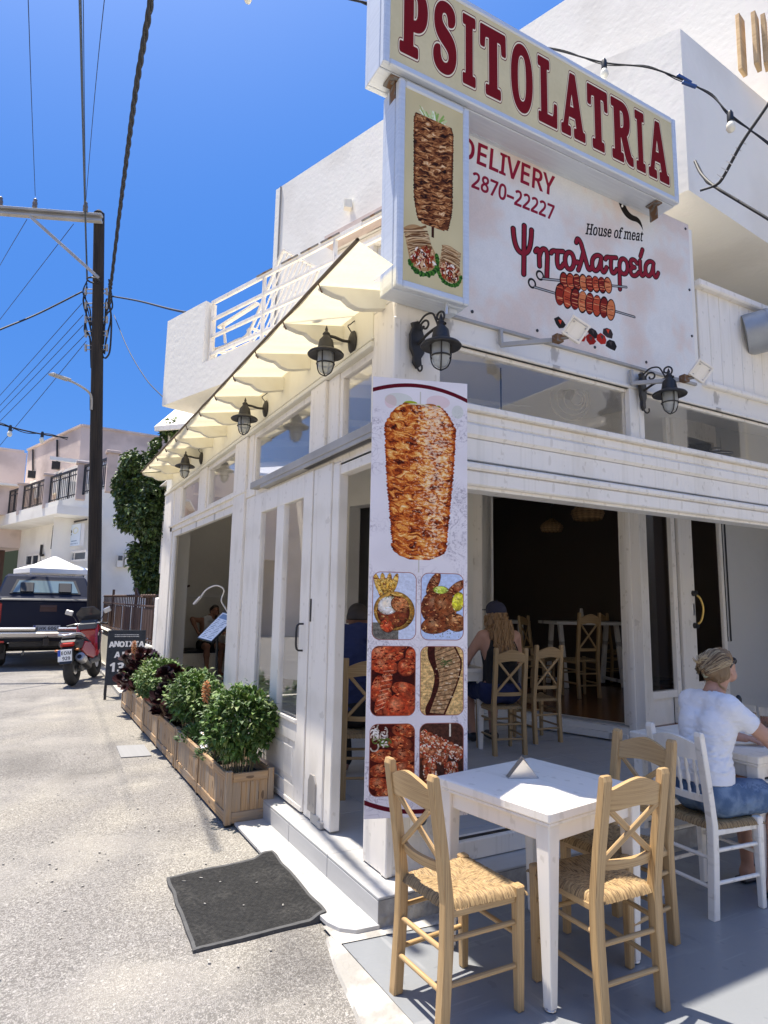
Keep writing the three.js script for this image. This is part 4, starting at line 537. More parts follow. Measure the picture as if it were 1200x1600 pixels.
{
  const face = canvasTex(2048, 456, (g, w, h) => {
    g.fillStyle = '#dccfa4'; g.fillRect(0, 0, w, h);
    noiseFill(g, 0, 0, w, h, (i, j) => { const n = simplex(i / 300, j / 200, 2) * 4 + simplex(i / 30, j / 30, 5) * 2; return [214 + n, 201 + n, 160 + n]; });
    const word = 'PSITOLATRIA', ws = [1, 0.93, 0.6, 1.02, 1.02, 0.9, 1.08, 1.0, 1.08, 0.6, 1.1], tot = ws.reduce((a, b) => a + b, 0); let x = 36; const W0 = w - 70;
    g.textAlign = 'center'; g.textBaseline = 'alphabetic'; g.lineJoin = 'round'; g.font = 'bold 400px serif';
    for (let i = 0; i < word.length; i++) { const cw = ws[i] / tot * W0; g.save(); g.translate(x + cw / 2, h * 0.86 - 8); const mw = g.measureText(word[i]).width; g.scale((cw - 34) / mw, 1.15); g.strokeStyle = '#5a0f18'; g.lineWidth = 52; g.strokeText(word[i], 0, 0); g.strokeStyle = '#efe3c6'; g.lineWidth = 44; g.strokeText(word[i], 0, 0); g.strokeStyle = g.fillStyle = '#760f16'; g.lineWidth = 28; g.strokeText(word[i], 0, 0); g.fillText(word[i], 0, 0); g.restore(); x += cw; }
  });
  const k = thing('lettered_sign', 'long cream lightbox sign with maroon capital letters over the corner', 'sign'); lightbox(k, 1.545, 4.17, 4.70, 5.42, -3.14, -2.90, face);
  for (const x of [1.66, 4.0]) part('bracket', [bx(0.07, 0.012, 0.1, [x, 4.692, -3.0], undefined, 0.002), bx(0.012, 0.12, 0.07, [x + 0.02, 4.64, -3.02], undefined, 0.002), rod([x, 4.68, -2.99], [x, 4.70, -2.99], 0.016)], M.rusty, k);
  for (const x of [2.4, 3.6]) part('bracket', [bx(0.05, 0.08, 0.2, [x, 5.45, -3.1])], M.alu, k);
  const face2 = canvasTex(512, 1390, (g, w, h) => {
    noiseFill(g, 0, 0, w, h, (i, j) => { const n = simplex(i / 200, j / 300, 3) * 5; return [208 + n, 194 + n, 150 + n]; });
    for (let i = 0; i < 46; i++) { const a = rr(-1.1, 1.1), L = rr(40, 110), x0 = 240 + rr(-60, 60), c = rnd(); g.strokeStyle = c < 0.4 ? '#e9efd4' : c < 0.75 ? '#c6d69a' : '#8fb05a'; g.lineWidth = rr(5, 16); g.lineCap = 'round'; g.beginPath(); g.moveTo(x0, 195); g.quadraticCurveTo(x0 + a * 30, 195 - L * 0.6, x0 + a * 70, 195 - L); g.stroke(); }
    g.fillStyle = '#3a1c12'; g.fillRect(235, 920, 22, 105);
    meat(g, 66, 150, 366, 800, (v) => (v < 0.05 ? 0.86 + v * 2 : v < 0.7 ? 0.97 - 0.06 * v : 0.93 - 0.9 * (v - 0.7) * (v - 0.7) * 3.2) * (v > 0.985 ? 0.8 : 1), darkKebab, 3, 0.22, 0.8, 3.6);
    for (const [cx, cy, r, a] of [[140, 1120, 1.42, -0.35], [402, 1170, 1.15, 0.1]]) { g.save(); g.translate(cx, cy); g.rotate(a); g.scale(r, r);
      g.fillStyle = '#b18a5e'; g.beginPath(); g.moveTo(-70, -95); g.quadraticCurveTo(0, -125, 50, -85); g.lineTo(96, 90); g.quadraticCurveTo(0, 150, -88, 90); g.closePath(); g.fill();
      for (let i = 0; i < 60; i++) { g.strokeStyle = ['#7a5230', '#d9bd92', '#5b381f', '#c8a577'][i % 4]; g.lineWidth = rr(2, 6); const yy = rr(-95, 30); g.beginPath(); g.moveTo(-72 + rr(-4, 10), yy); g.quadraticCurveTo(0, yy + rr(-25, 10), 70, yy + rr(-10, 20)); g.stroke(); }
      for (let i = 0; i < 40; i++) { const t = i / 40 * 3.3 - 0.1; g.fillStyle = ['#2f5a1e', '#4a7d2a', '#22451a'][i % 3]; g.beginPath(); g.ellipse(86 * Math.cos(t), 62 + 74 * Math.sin(t), rr(8, 18), rr(6, 13), rr(0, 3), 0, 7); g.fill(); }
      for (let i = 0; i < 150; i++) { g.fillStyle = ['#4a1e10', '#7d3419', '#a85a30', '#d9b48a', '#912a1b', '#f0e4d2'][Math.floor(rnd() * 6)]; const t = rr(0, 6.28), q = Math.sqrt(rnd()); g.beginPath(); g.ellipse(70 * q * Math.cos(t), 55 + 52 * q * Math.sin(t), rr(5, 20), rr(3, 7), rr(0, 3), 0, 7); g.fill(); }
      g.restore(); }
  });
  const k2 = thing('kebab_sign', 'upright cream lightbox with a dark roast on a spit and two wraps', 'sign'); lightbox(k2, 1.675, 2.185, 3.375, 4.685, -3.135, -2.935, face2);
  part('bracket', [bx(0.06, 0.03, 0.08, [2.12, 3.36, -3.05], undefined, 0.003)], M.alu, k2); part('drip_spout', [rod([2.05, 3.38, -2.98], [2.04, 3.30, -2.97], 0.01)], M.alu, k2);
  // printed panel
  const pw = 2.58, ph = 1.385, face3 = canvasTex(1862, 1000, (g, w, h) => {
    noiseFill(g, 0, 0, w, h, (i, j) => { const n = simplex(i / 420, j / 420, 1), m = simplex(i / 90, j / 90, 4), f = simplex(i / 14, j / 14, 8), t = sstep(-0.5, 0.8, n + 0.35 * m); const c = mix3([226, 224, 220], [219, 203, 192], t), k = 3 * f + 3 * m; return [c[0] + k, c[1] + k, c[2] + k]; });
    const red = '#8c1a34'; g.lineCap = g.lineJoin = 'round';
    const text = (s, x, y, size, o = {}) => { g.save(); g.translate(x * w, y * h); g.rotate(o.rot || 0); g.transform(1, 0, o.skew || 0, 1, 0, 0); g.font = (o.font || 'bold ' + size + 'px sans-serif'); const mw = g.measureText(s).width; if (o.wide) g.scale(o.wide * w / mw, o.tall || 1); if (o.out) { g.strokeStyle = o.out; g.lineWidth = o.ow; g.strokeText(s, 0, 0); } g.fillStyle = o.fill || red; if (o.fat) { g.strokeStyle = g.fillStyle; g.lineWidth = o.fat; g.strokeText(s, 0, 0); } g.fillText(s, 0, 0); g.restore(); };
    text('DELIVERY', 0.085, 0.195, 120, { wide: 0.325, tall: 1.3, skew: -0.1, font: '120px sans-serif', fat: 5 });
    text('2870–22227', 0.125, 0.33, 100, { wide: 0.285, tall: 1.15, skew: -0.12, font: '100px sans-serif', fat: 5 });
    text('House of meat', 0.53, 0.335, 72, { wide: 0.25, tall: 1.15, rot: -0.215, skew: -0.25, font: 'italic 72px serif', fill: '#1c1818', fat: 4 });
    { // hand drawn brush word
      const el = (cx, cy, rx, ry) => (c) => c.ellipse(cx, cy, rx, ry, 0.18, 0, 6.283), L = {
        'Ψ': [1.3, 'M0,-1.95 C0,-1 .2,-.62 .55,-.62 C.9,-.62 1.05,-1.15 1.12,-2 M.68,-2.2 L.5,.55'], 'η': [0.98, 'M0,-.8 Q.14,-1.1 .22,-.8 L.2,0 M.22,-.55 Q.38,-1.1 .62,-.98 Q.78,-.85 .72,-.4 L.62,.62'], 'τ': [0.84, 'M0,-.82 Q.08,-1 .3,-.95 L.8,-.98 M.44,-.95 Q.3,-.3 .42,-.05 Q.56,.1 .78,-.25'], 'ο': [0.8, 'M.38,-.98 C-.08,-.95 -.02,.08 .34,.02 C.72,-.05 .76,-.95 .38,-.98 M.68,-.55 Q.78,-.3 .9,-.45'], 'λ': [1.05, 'M.08,-1.62 Q.2,-2.1 .42,-1.55 L.76,-.2 Q.86,.08 1.04,-.25 M.52,-1.05 Q.32,-.4 .1,.02'],
        'α': [1.02, 'M.74,-.9 C.5,-1.15 .02,-.9 .04,-.4 C.06,.12 .5,.15 .72,-.85 Q.6,-.25 .76,-.04 Q.88,.08 1.06,-.3'], 'ρ': [0.9, 'M.08,.95 L.16,-.45 C.2,-1.15 .8,-1.1 .78,-.5 C.76,.1 .3,.1 .16,-.25'], 'ε': [0.72, 'M.62,-.78 C.4,-1.15 .08,-.95 .14,-.7 Q.2,-.52 .42,-.5 Q.06,-.46 .08,-.2 C.14,.15 .5,.08 .7,-.2'], 'ί': [0.5, 'M.16,-.95 Q.1,-.3 .18,-.08 Q.28,.08 .5,-.25 M.22,-1.25 L.42,-1.7'] };
      const parse = (d) => { const t = d.match(/[MLQC]|-?[\d.]+/g); let q = 0; const num = () => parseFloat(t[q++]); let cmd = ''; g.beginPath(); while (q < t.length) { if (/[MLQC]/.test(t[q])) cmd = t[q++]; if (cmd === 'M') g.moveTo(num(), num()); else if (cmd === 'L') g.lineTo(num(), num()); else if (cmd === 'Q') g.quadraticCurveTo(num(), num(), num(), num()); else g.bezierCurveTo(num(), num(), num(), num(), num(), num()); } };
      for (const [col, lw] of [['#1d0f12', 0.33], ['#8a2030', 0.215]]) { g.save(); g.translate(0.268 * w, 0.645 * h); g.rotate(-0.205); g.transform(1, 0, -0.16, 1, 0, 0); g.scale(109, 92); g.strokeStyle = col; g.lineWidth = lw; let x = 0; for (const ch of 'Ψητολατρεία') { g.save(); g.translate(x, 0); parse(L[ch][1]); g.stroke(); g.restore(); x += L[ch][0]; } g.restore(); }
    }
    // horn
    g.fillStyle = '#221d1b'; g.beginPath(); g.moveTo(0.672 * w, 0.05 * h); g.quadraticCurveTo(0.69 * w, 0.03 * h, 0.70 * w, 0.045 * h); g.quadraticCurveTo(0.712 * w, 0.105 * h, 0.745 * w, 0.10 * h); g.quadraticCurveTo(0.775 * w, 0.095 * h, 0.779 * w, 0.17 * h); g.quadraticCurveTo(0.765 * w, 0.125 * h, 0.74 * w, 0.135 * h); g.quadraticCurveTo(0.69 * w, 0.15 * h, 0.672 * w, 0.05 * h); g.fill(); g.fillStyle = '#e8e4de'; g.beginPath(); g.ellipse(0.69 * w, 0.072 * h, 7, 11, 0.6, 0, 7); g.fill();
    // skewers and charcoal
    const skew = (x0, y0, x1, y1, m0, m1, n, r) => { g.save(); const X0 = x0 * w, Y0 = y0 * h, X1 = x1 * w, Y1 = y1 * h, L = Math.hypot(X1 - X0, Y1 - Y0); g.translate(X0, Y0); g.rotate(Math.atan2(Y1 - Y0, X1 - X0)); g.strokeStyle = '#231f1e'; g.lineWidth = 15; g.beginPath(); g.moveTo(0, 0); g.lineTo(L, 0); g.stroke(); g.strokeStyle = '#a3a3a3'; g.lineWidth = 7; g.beginPath(); g.moveTo(0, 0); g.lineTo(L, 0); g.stroke(); g.strokeStyle = '#231f1e'; g.lineWidth = 11; g.beginPath(); g.arc(-16, -16, 22, 1.2, 6.6); g.stroke();
      for (let i = 0; i < n; i++) { const x = mix(m0, m1, (i + 0.5) / n) * L, bw = (m1 - m0) * L / n * 0.55, c = ['#8f2a1f', '#b6472c', '#7a1f1a', '#d07a4c'][i % 4]; g.fillStyle = '#2a1210'; g.beginPath(); g.ellipse(x, rr(-4, 4), bw + 6, r + 6, 0.2, 0, 7); g.fill(); g.fillStyle = c; g.beginPath(); g.ellipse(x, 0, bw, r, 0.2, 0, 7); g.fill(); for (let q = 0; q < 9; q++) { g.strokeStyle = ['#e29a6a', '#5e1512', '#c65a3a'][q % 3]; g.lineWidth = 4; const yy = rr(-r * 0.7, r * 0.7); g.beginPath(); g.moveTo(x - bw * 0.7, yy); g.lineTo(x + bw * 0.6, yy + rr(-8, 8)); g.stroke(); } } g.restore(); };
    skew(0.365, 0.675, 0.695, 0.555, 0.2, 0.80, 8, 42); skew(0.335, 0.735, 0.725, 0.715, 0.2, 0.78, 8, 58);
    for (let i = 0; i < 9; i++) { const cx = [0.425, 0.47, 0.515, 0.50, 0.55, 0.585, 0.61, 0.62, 0.54][i] * w, cy = [0.885, 0.90, 0.86, 0.92, 0.885, 0.90, 0.855, 0.92, 0.925][i] * h, c = ['#25211f', '#302726', '#b3261c', '#a8281d', '#2b2424', '#b02a1f', '#3a2f2f', '#262122', '#8e1e18'][i]; g.fillStyle = c; g.beginPath(); for (let q = 0; q < 7; q++) { const a = q / 7 * 6.28, r = rr(30, 48); g.lineTo(cx + r * Math.cos(a), cy + r * 0.75 * Math.sin(a)); } g.fill(); g.fillStyle = i % 3 ? '#4a3f3f' : '#d6452c'; g.beginPath(); g.moveTo(cx - 14, cy - 16); g.lineTo(cx + 12, cy - 20); g.lineTo(cx + 2, cy + 6); g.fill(); }
  });
  const k3 = thing('printed_panel', 'wide pale printed panel with Greek red lettering, skewers and charcoal under the long sign', 'sign'); part('board', [span(2.02, 4.60, 3.405, 4.79, ZF - 0.008, ZF + 0.012, 0.001)], M.whiteOld, k3);
  part('sign_face', [flatQuad(pw, ph, [3.31, 4.0975, ZF + 0.015])], print(face3), k3);
  part('lower_rim', [span(2.02, 4.60, 3.385, 3.406, ZF - 0.008, ZF + 0.022, 0.002)], M.galv, k3);
  for (const x of [2.35, 2.9, 3.45, 4.0, 4.56]) for (const y of [3.46, 4.74]) part('screw', [rod([x, y, ZF + 0.014], [x, y, ZF + 0.02], 0.011)], M.black, k3);
  for (const y of [3.8, 4.2]) part('screw', [rod([4.57, y, ZF + 0.014], [4.57, y, ZF + 0.02], 0.011)], M.black, k3);
}
// ---------- floodlights under the panel ----------
{
  const mk = (t, arm) => { part('arm', arm.map((a, i) => null).concat([]).length ? [bar([0, 0.02, 0], [0, -0.085, 0.005], 0.03, 0.024), bar([-0.005, -0.085, 0.0], [0.27, -0.085, 0.27], 0.032, 0.02)] : [], M.galv, t); part('hinge', [bx(0.06, 0.05, 0.05, [0.25, -0.08, 0.26]), rod([0.22, -0.09, 0.25], [0.30, -0.07, 0.30], 0.014)], M.rusty, t);
    const b = part('lamp_housing', [put(chamfer(0.135, 0.125, 0.035, 0.012), [0.33, -0.035, 0.33], [0.5, -0.4, -0.28])], M.white, t); part('rim', [put(ext([[-0.07, -0.065], [0.07, -0.065], [0.07, 0.065], [-0.07, 0.065]], 0.01, 0.003, [[[-0.055, -0.05], [-0.055, 0.05], [0.055, 0.05], [0.055, -0.05]]]), [0.32, -0.033, 0.346], [0.5, -0.4, -0.28])], M.white, b);
    for (const [i, j] of [[-1, -1], [1, -1], [1, 1], [-1, 1]]) part('screw', [put(rod([i * 0.045, j * 0.04, 0.018], [i * 0.045, j * 0.04, 0.023], 0.006), [0.33, -0.035, 0.33], [0.5, -0.4, -0.28])], M.galv, b);
    part('wire', [tube([[0.05, -0.08, 0.03], [0.1, -0.06, 0.06], [0.12, -0.085, 0.09], [0.08, -0.09, 0.06]], 0.006, 14, 5)], M.cable, t); };
  const a = onZ(782, 520, ZF + 0.03), f = thing('floodlight', 'white floodlight on a grey arm below the middle of the printed panel', 'floodlight', [a.x, a.y, a.z], 0, 'floodlights under the panel'); mk(f, [1]);
  const b = onZ(986, 582, ZF + 0.03); copyOf(f, 'white floodlight on a rusty arm at the right end of the printed panel', [b.x, b.y, b.z], 0.0);
}
// ---------- tall kebab banner ----------
{
  const L = V(1.575, 0, -3.0), R = V(2.087, 0, -2.825), wid = 0.541, y0 = 0.525, y1 = 2.838, mid = L.clone().add(R).multiplyScalar(0.5), turn = -Math.atan2(R.z - L.z, R.x - L.x);
  const bt = thing('kebab_banner', 'tall marble-patterned banner with a roast kebab and six food pictures on the corner post', 'banner', [mid.x, y0, mid.z], turn), H = y1 - y0;
  part('board', [bx(wid, H, 0.008, [0, H / 2, -0.006], undefined, 0.001)], M.whiteOld, bt);
  for (const y of [0.4, 1.9]) part('stand_off', [bar([-0.05, y, -0.01], [0.02, y, -0.26], 0.03, 0.03), ], M.alu, bt);
  const face = canvasTex(480, 2048, (g, w, h) => {
    noiseFill(g, 0, 0, w, h, (i, j) => { const x = i / 100, y = j / 100, q = simplex(x * 0.7, y * 0.7, 6) * 0.8, vein = Math.pow(1 - Math.abs(simplex(x * 1.5 + q * 1.6, y * 1.3 - q * 1.3 + 0.5 * simplex(x * 4, y * 4, 3), 2)), 7) * (0.5 + 0.5 * simplex(x * 7, y * 7, 9)) * sstep(0.05, 0.6, simplex(x * 0.35, y * 0.35, 11) + 0.35), v2 = Math.pow(1 - Math.abs(simplex(x * 2.1 + q, y * 2.1, 17)), 12) * 0.4 * sstep(0, 0.6, simplex(x * 0.5, y * 0.4, 31)); const n = simplex(x * 0.5, y * 0.5, 22) * 5, top = 1 - sstep(60, 260, j); const d = (vein + v2) * 88 * (1 - top); return [229 + n - d * 0.95, 223 + n - d, 224 + n - d * 0.9]; });
    g.lineWidth = 19; g.strokeStyle = '#5c0d1c'; g.beginPath(); g.moveTo(-6, 70); g.quadraticCurveTo(w * 0.5, -20, w + 6, 92); g.stroke(); g.beginPath(); g.moveTo(-6, h - 72); g.quadraticCurveTo(w * 0.5, h + 26, w + 6, h - 72); g.stroke();
    g.globalAlpha = 0.22; for (const [x, y, a, c] of [[130, 78, 70, '#9cb08a'], [330, 76, 60, '#d08a80'], [430, 120, 30, '#9cb08a'], [90, 90, 30, '#d0807a']]) { g.fillStyle = c; g.beginPath(); g.ellipse(x, y + 30, a, 34, 0, 0, 7); g.fill(); } g.globalAlpha = 1;
    g.fillStyle = '#c9c2b4'; g.fillRect(236, 60, 6, 70); g.fillRect(236, 880, 6, 70);
    for (const [x, y, a, b, c] of [[190, 122, 34, 12, '#9cab2c'], [170, 128, 20, 8, '#8a4a22'], [290, 126, 30, 8, '#a35f2c'], [330, 134, 14, 10, '#8fa52a'], [230, 130, 60, 9, '#d9cfae']]) { g.fillStyle = c; g.beginPath(); g.ellipse(x, y, a, b, 0, 0, 7); g.fill(); }
    meat(g, 58, 128, 366, 762, (v) => v < 0.14 ? 0.45 + 0.52 * Math.sqrt(v / 0.14) : v < 0.9 ? 0.985 - 0.30 * Math.pow((v - 0.14) / 0.86, 1.4) : 0.745 - 0.5 * Math.pow((v - 0.9) / 0.1, 3), kebab, 21, -0.06, 1.25, 3.6);
    noiseFill(g, 58, 128, 366, 760, (i, j) => { const u = i / 366, v = j / 762; const half = v < 0.14 ? 0.45 + 0.52 * Math.sqrt(v / 0.14) : 0.985 - 0.30 * Math.pow((v - 0.14) / 0.86, 1.4); if (Math.abs(u * 2 - 1) > half * 0.93) return null; const n = simplex(i / 26, j / 15, 50) * 0.6 + simplex(i / 9, j / 6, 51) * 0.4, k = sstep(0.1, 0.55, n + 0.95 * Math.exp(-Math.pow((u - 0.70) / 0.24, 2)) * (0.95 - v * 0.5) - 0.32); return k > 0.02 ? [250, 232, 205, k * 0.72] : null; });
    // six food pictures
    const lump = (x, y, a, b, rot, base, marks, n) => { g.save(); g.translate(x, y); g.rotate(rot); g.beginPath(); g.ellipse(0, 0, a, b, 0, 0, 7); g.clip(); g.fillStyle = base; g.fillRect(-a, -b, a * 2, b * 2); { const gr = g.createRadialGradient(-a * 0.3, -b * 0.4, 1, 0, 0, Math.max(a, b)); gr.addColorStop(0, 'rgba(255,225,170,.5)'); gr.addColorStop(0.5, 'rgba(255,200,140,.05)'); gr.addColorStop(1, 'rgba(30,8,4,.55)'); g.fillStyle = gr; g.fillRect(-a, -b, a * 2, b * 2); } for (let i = 0; i < n; i++) { g.strokeStyle = marks[i % marks.length]; g.lineWidth = rr(2, 6); const q = rr(-a, a), r = rr(-b, b); g.beginPath(); g.moveTo(q, r); g.quadraticCurveTo(q + rr(-12, 12), r + rr(-10, 10), q + rr(-20, 20), r + rr(-8, 8)); g.stroke(); } g.restore(); g.save(); g.translate(x, y); g.rotate(rot); g.strokeStyle = 'rgba(40,14,8,.35)'; g.lineWidth = 2; g.beginPath(); g.ellipse(0, 0, a, b, 0, 0, 7); g.stroke(); g.restore(); };
    const brown = ['#3d170c', '#8a4320', '#c07a42', '#5d2512', '#dda468'], rust = ['#7c1f10', '#c4542a', '#e08a52', '#54120a'];
    const tile = (k, draw) => { const x = k % 2 ? 252 : 20, y = [952, 1294, 1642][k >> 1], tw = 208, th = 312; g.save(); g.beginPath(); g.roundRect(x, y, tw, th, 36); g.clip(); g.translate(x, y); draw(tw, th); g.restore(); { const im = g.getImageData(x, y, tw, th), dd = im.data; for (let j = 0; j < th; j++) for (let i = 0; i < tw; i++) { const o = (j * tw + i) * 4, X = (i + k * 300) / 100, Y = j / 100, f = 1 + 0.20 * simplex(X * 4, Y * 5, k) + 0.15 * simplex(X * 11, Y * 13, k + 5) + 0.10 * simplex(X * 33, Y * 33, k + 9); const dark = (dd[o] + dd[o + 1] + dd[o + 2]) / 3, q = dark > 190 ? 0.25 : 1; for (let c = 0; c < 3; c++) dd[o + c] = clamp(dd[o + c] * (1 + (f - 1) * q) + (f > 1.35 ? 26 * q : 0), 0, 255); } g.putImageData(im, x, y); } g.strokeStyle = '#9a5a4c'; g.lineWidth = 3; g.beginPath(); g.roundRect(x, y, tw, th, 36); g.stroke(); };
    tile(0, (a, b) => { g.fillStyle = '#cfd6e6'; g.fillRect(0, 0, a, b); g.fillStyle = '#6f6a60'; g.fillRect(0, b * 0.75, a * 0.6, b); for (let i = 0; i < 7; i++) lump(20 + i * 14, 50 + (i % 2) * 24, 13, 46, 0.3 * (i - 3) * 0.3, '#d9a83e', ['#f2d27a', '#a86a1c', '#7d2b12'], 16); lump(104, 180, 98, 90, 0.2, '#d7a341', ['#f0d080', '#b37a26', '#2a1a0c'], 60); lump(100, 184, 78, 74, 0.2, '#7a2c16', brown, 70); lump(70, 250, 34, 28, 0.5, '#b93a1c', rust, 16); lump(76, 155, 52, 42, -0.3, '#e9e7e0', ['#ffffff', '#cfcabd', '#9aa06a'], 30); lump(130, 150, 44, 36, 0.4, '#b96a3c', brown, 40); for (let i = 0; i < 40; i++) { g.fillStyle = i % 2 ? '#31240f' : '#4a6a22'; g.fillRect(rr(40, 160), rr(110, 250), 4, 3); } });
    tile(1, (a, b) => { g.fillStyle = '#bccbe6'; g.fillRect(0, 0, a, b); lump(60, 50, 24, 60, 0.5, '#6a2a14', brown, 30); lump(170, 70, 22, 60, 0.9, '#6a2a14', brown, 30); lump(70, 160, 70, 80, 0.2, '#5c2413', brown, 80); lump(120, 150, 54, 66, -0.5, '#7c3c1c', brown, 60); lump(80, 240, 80, 42, -0.2, '#71351a', brown, 60); lump(170, 230, 52, 42, 0.3, '#7d4422', brown, 50); lump(96, 78, 38, 18, 0, '#b9cf4a', ['#e2ec9a', '#8fae2c'], 10); lump(182, 132, 30, 46, 0.2, '#d8d432', ['#f2f0a0', '#b6b41e'], 12); for (let i = 0; i < 26; i++) { g.fillStyle = '#44502a'; g.fillRect(rr(60, 190), rr(262, 300), 4, 3); } });
    tile(2, (a, b) => { g.fillStyle = '#3a0f0a'; g.fillRect(0, 0, a, b); for (const [x, y, p, q, r] of [[60, 26, 110, 26, -0.2], [190, 40, 30, 40, 0.1], [100, 50, 56, 22, -0.2], [60, 92, 74, 34, 0.15], [165, 95, 44, 42, -0.3], [28, 190, 26, 60, 0.2], [72, 160, 28, 46, 0.15], [160, 195, 66, 32, 0.22], [58, 250, 34, 70, 0.35], [140, 270, 90, 60, -0.4]]) lump(x, y, p, q, r, '#a83418', rust, 34); g.strokeStyle = 'rgba(245,205,165,.55)'; g.lineWidth = 4; for (let i = 0; i < 9; i++) { g.beginPath(); g.moveTo(24 + i * 4, 290 - i * 22); g.lineTo(66 + i * 5, 270 - i * 20); g.stroke(); } });
    tile(3, (a, b) => { g.fillStyle = '#d2ae72'; g.fillRect(0, 0, a, b); for (let i = 0; i < 24; i++) { g.strokeStyle = '#b98f54'; g.lineWidth = 2; g.beginPath(); g.moveTo(0, i * 14); g.lineTo(a, i * 14 + rr(-10, 10)); g.stroke(); } g.fillStyle = '#3c160e'; g.beginPath(); g.moveTo(36, 0); g.bezierCurveTo(20, 90, 90, 90, 60, 190); g.bezierCurveTo(50, 260, 10, 270, 30, 312); g.lineTo(120, 312); g.bezierCurveTo(150, 240, 210, 130, 200, 60); g.lineTo(170, 0); g.fill(); g.save(); g.clip(); g.fillStyle = '#a9865e'; g.beginPath(); g.moveTo(70, 0); g.bezierCurveTo(60, 90, 110, 120, 84, 200); g.lineTo(46, 300); g.lineTo(112, 306); g.bezierCurveTo(150, 230, 200, 130, 192, 60); g.lineTo(160, 0); g.fill(); for (let i = 0; i < 16; i++) { g.strokeStyle = 'rgba(74,42,24,.6)'; g.lineWidth = 5; g.beginPath(); g.moveTo(60, 30 + i * 20); g.lineTo(200, -30 + i * 24); g.stroke(); } for (let i = 0; i < 60; i++) { g.fillStyle = ['#d9c3a0', '#6b3f22', '#8f6a42'][i % 3]; g.fillRect(rr(60, 190), rr(0, 300), rr(4, 18), 5); } g.restore(); for (let i = 0; i < 30; i++) { g.strokeStyle = '#41592c'; g.lineWidth = 3; const x = rr(90, 150), y = rr(60, 90); g.beginPath(); g.moveTo(x, y); g.lineTo(x + rr(-14, 14), y + rr(-10, 10)); g.stroke(); } });
    tile(4, (a, b) => { g.fillStyle = '#4a140c'; g.fillRect(0, 0, a, b); for (const [x, y, r] of [[160, 30, 0.1], [140, 84, 0.2], [60, 140, 0], [160, 140, 0.15], [160, 196, 0.1], [60, 200, -0.1], [50, 262, 0.2], [150, 256, 0.1], [90, 306, 0]]) lump(x, y, 62, 30, r, '#8a2f16', ['#4a130a', '#c25a2c', '#e08c50', '#a33c1c'], 44); for (let i = 0; i < 26; i++) { g.strokeStyle = ['#e9e4da', '#bcae9c', '#5b6a30'][i % 3]; g.lineWidth = 7; const x = rr(6, 80), y = rr(6, 100); g.beginPath(); g.arc(x, y, rr(8, 22), rr(0, 6), rr(0, 6)); g.stroke(); } });
    tile(5, (a, b) => { g.fillStyle = '#4b2d20'; g.fillRect(0, 0, a, b); g.fillStyle = '#e4d9c0'; g.fillRect(140, 0, 8, 60); for (const [x0, y0, ang, n] of [[16, 60, 0.42, 8], [10, 120, 0.3, 5], [44, 170, 1.45, 6], [150, 190, 1.5, 6]]) for (let i = 0; i < n; i++) lump(x0 + Math.cos(ang) * i * 27, y0 + Math.sin(ang) * i * 27, 22, 36, ang, '#a84c2a', ['#f0d9b8', '#e2b080', '#7a2412', '#c43c1e', '#f4e6d0'], 26); });
  });
  part('print', [flatQuad(wid, H, [0, H / 2, 0.0])], print(face), bt);
}
// socket box at the foot of the corner post
{ const k = thing('socket_box', 'small grey outdoor socket box low on the corner post', 'socket'); part('box', [span(1.93, 2.03, 0.36, 0.52, ZF + 0.006, ZF + 0.04, 0.005)], M.whiteOld, k); part('dial', [rod([1.98, 0.44, ZF + 0.04], [1.98, 0.44, ZF + 0.055], 0.034, 0.03, 16)], M.greyPlastic, k); }
// exhaust duct through the boarded wall
{
  const k = thing('exhaust_duct', 'round grey metal exhaust duct coming out of the boarded wall', 'duct'), a = [5.42, 4.02, ZF - 0.06], b = [5.75, 4.10, -2.75], d = v3(b).sub(v3(a)).normalize();
  part('pipe', [rod(a, [a[0] + d.x * 1.4, a[1] + d.y * 1.4, a[2] + d.z * 1.4], 0.185, 0.185, 36)], M.zinc, k);
  const m = (s) => [a[0] + d.x * s, a[1] + d.y * s, a[2] + d.z * s]; for (const s of [0.18, 0.42, 0.5]) part('seam_ring', [rod(m(s), m(s + 0.02), 0.191, 0.191, 36)], M.zinc, k);
  part('bracket', [rod(m(0.75), [m(0.75)[0], 3.75, m(0.75)[2]], 0.012)], M.black, k);
}
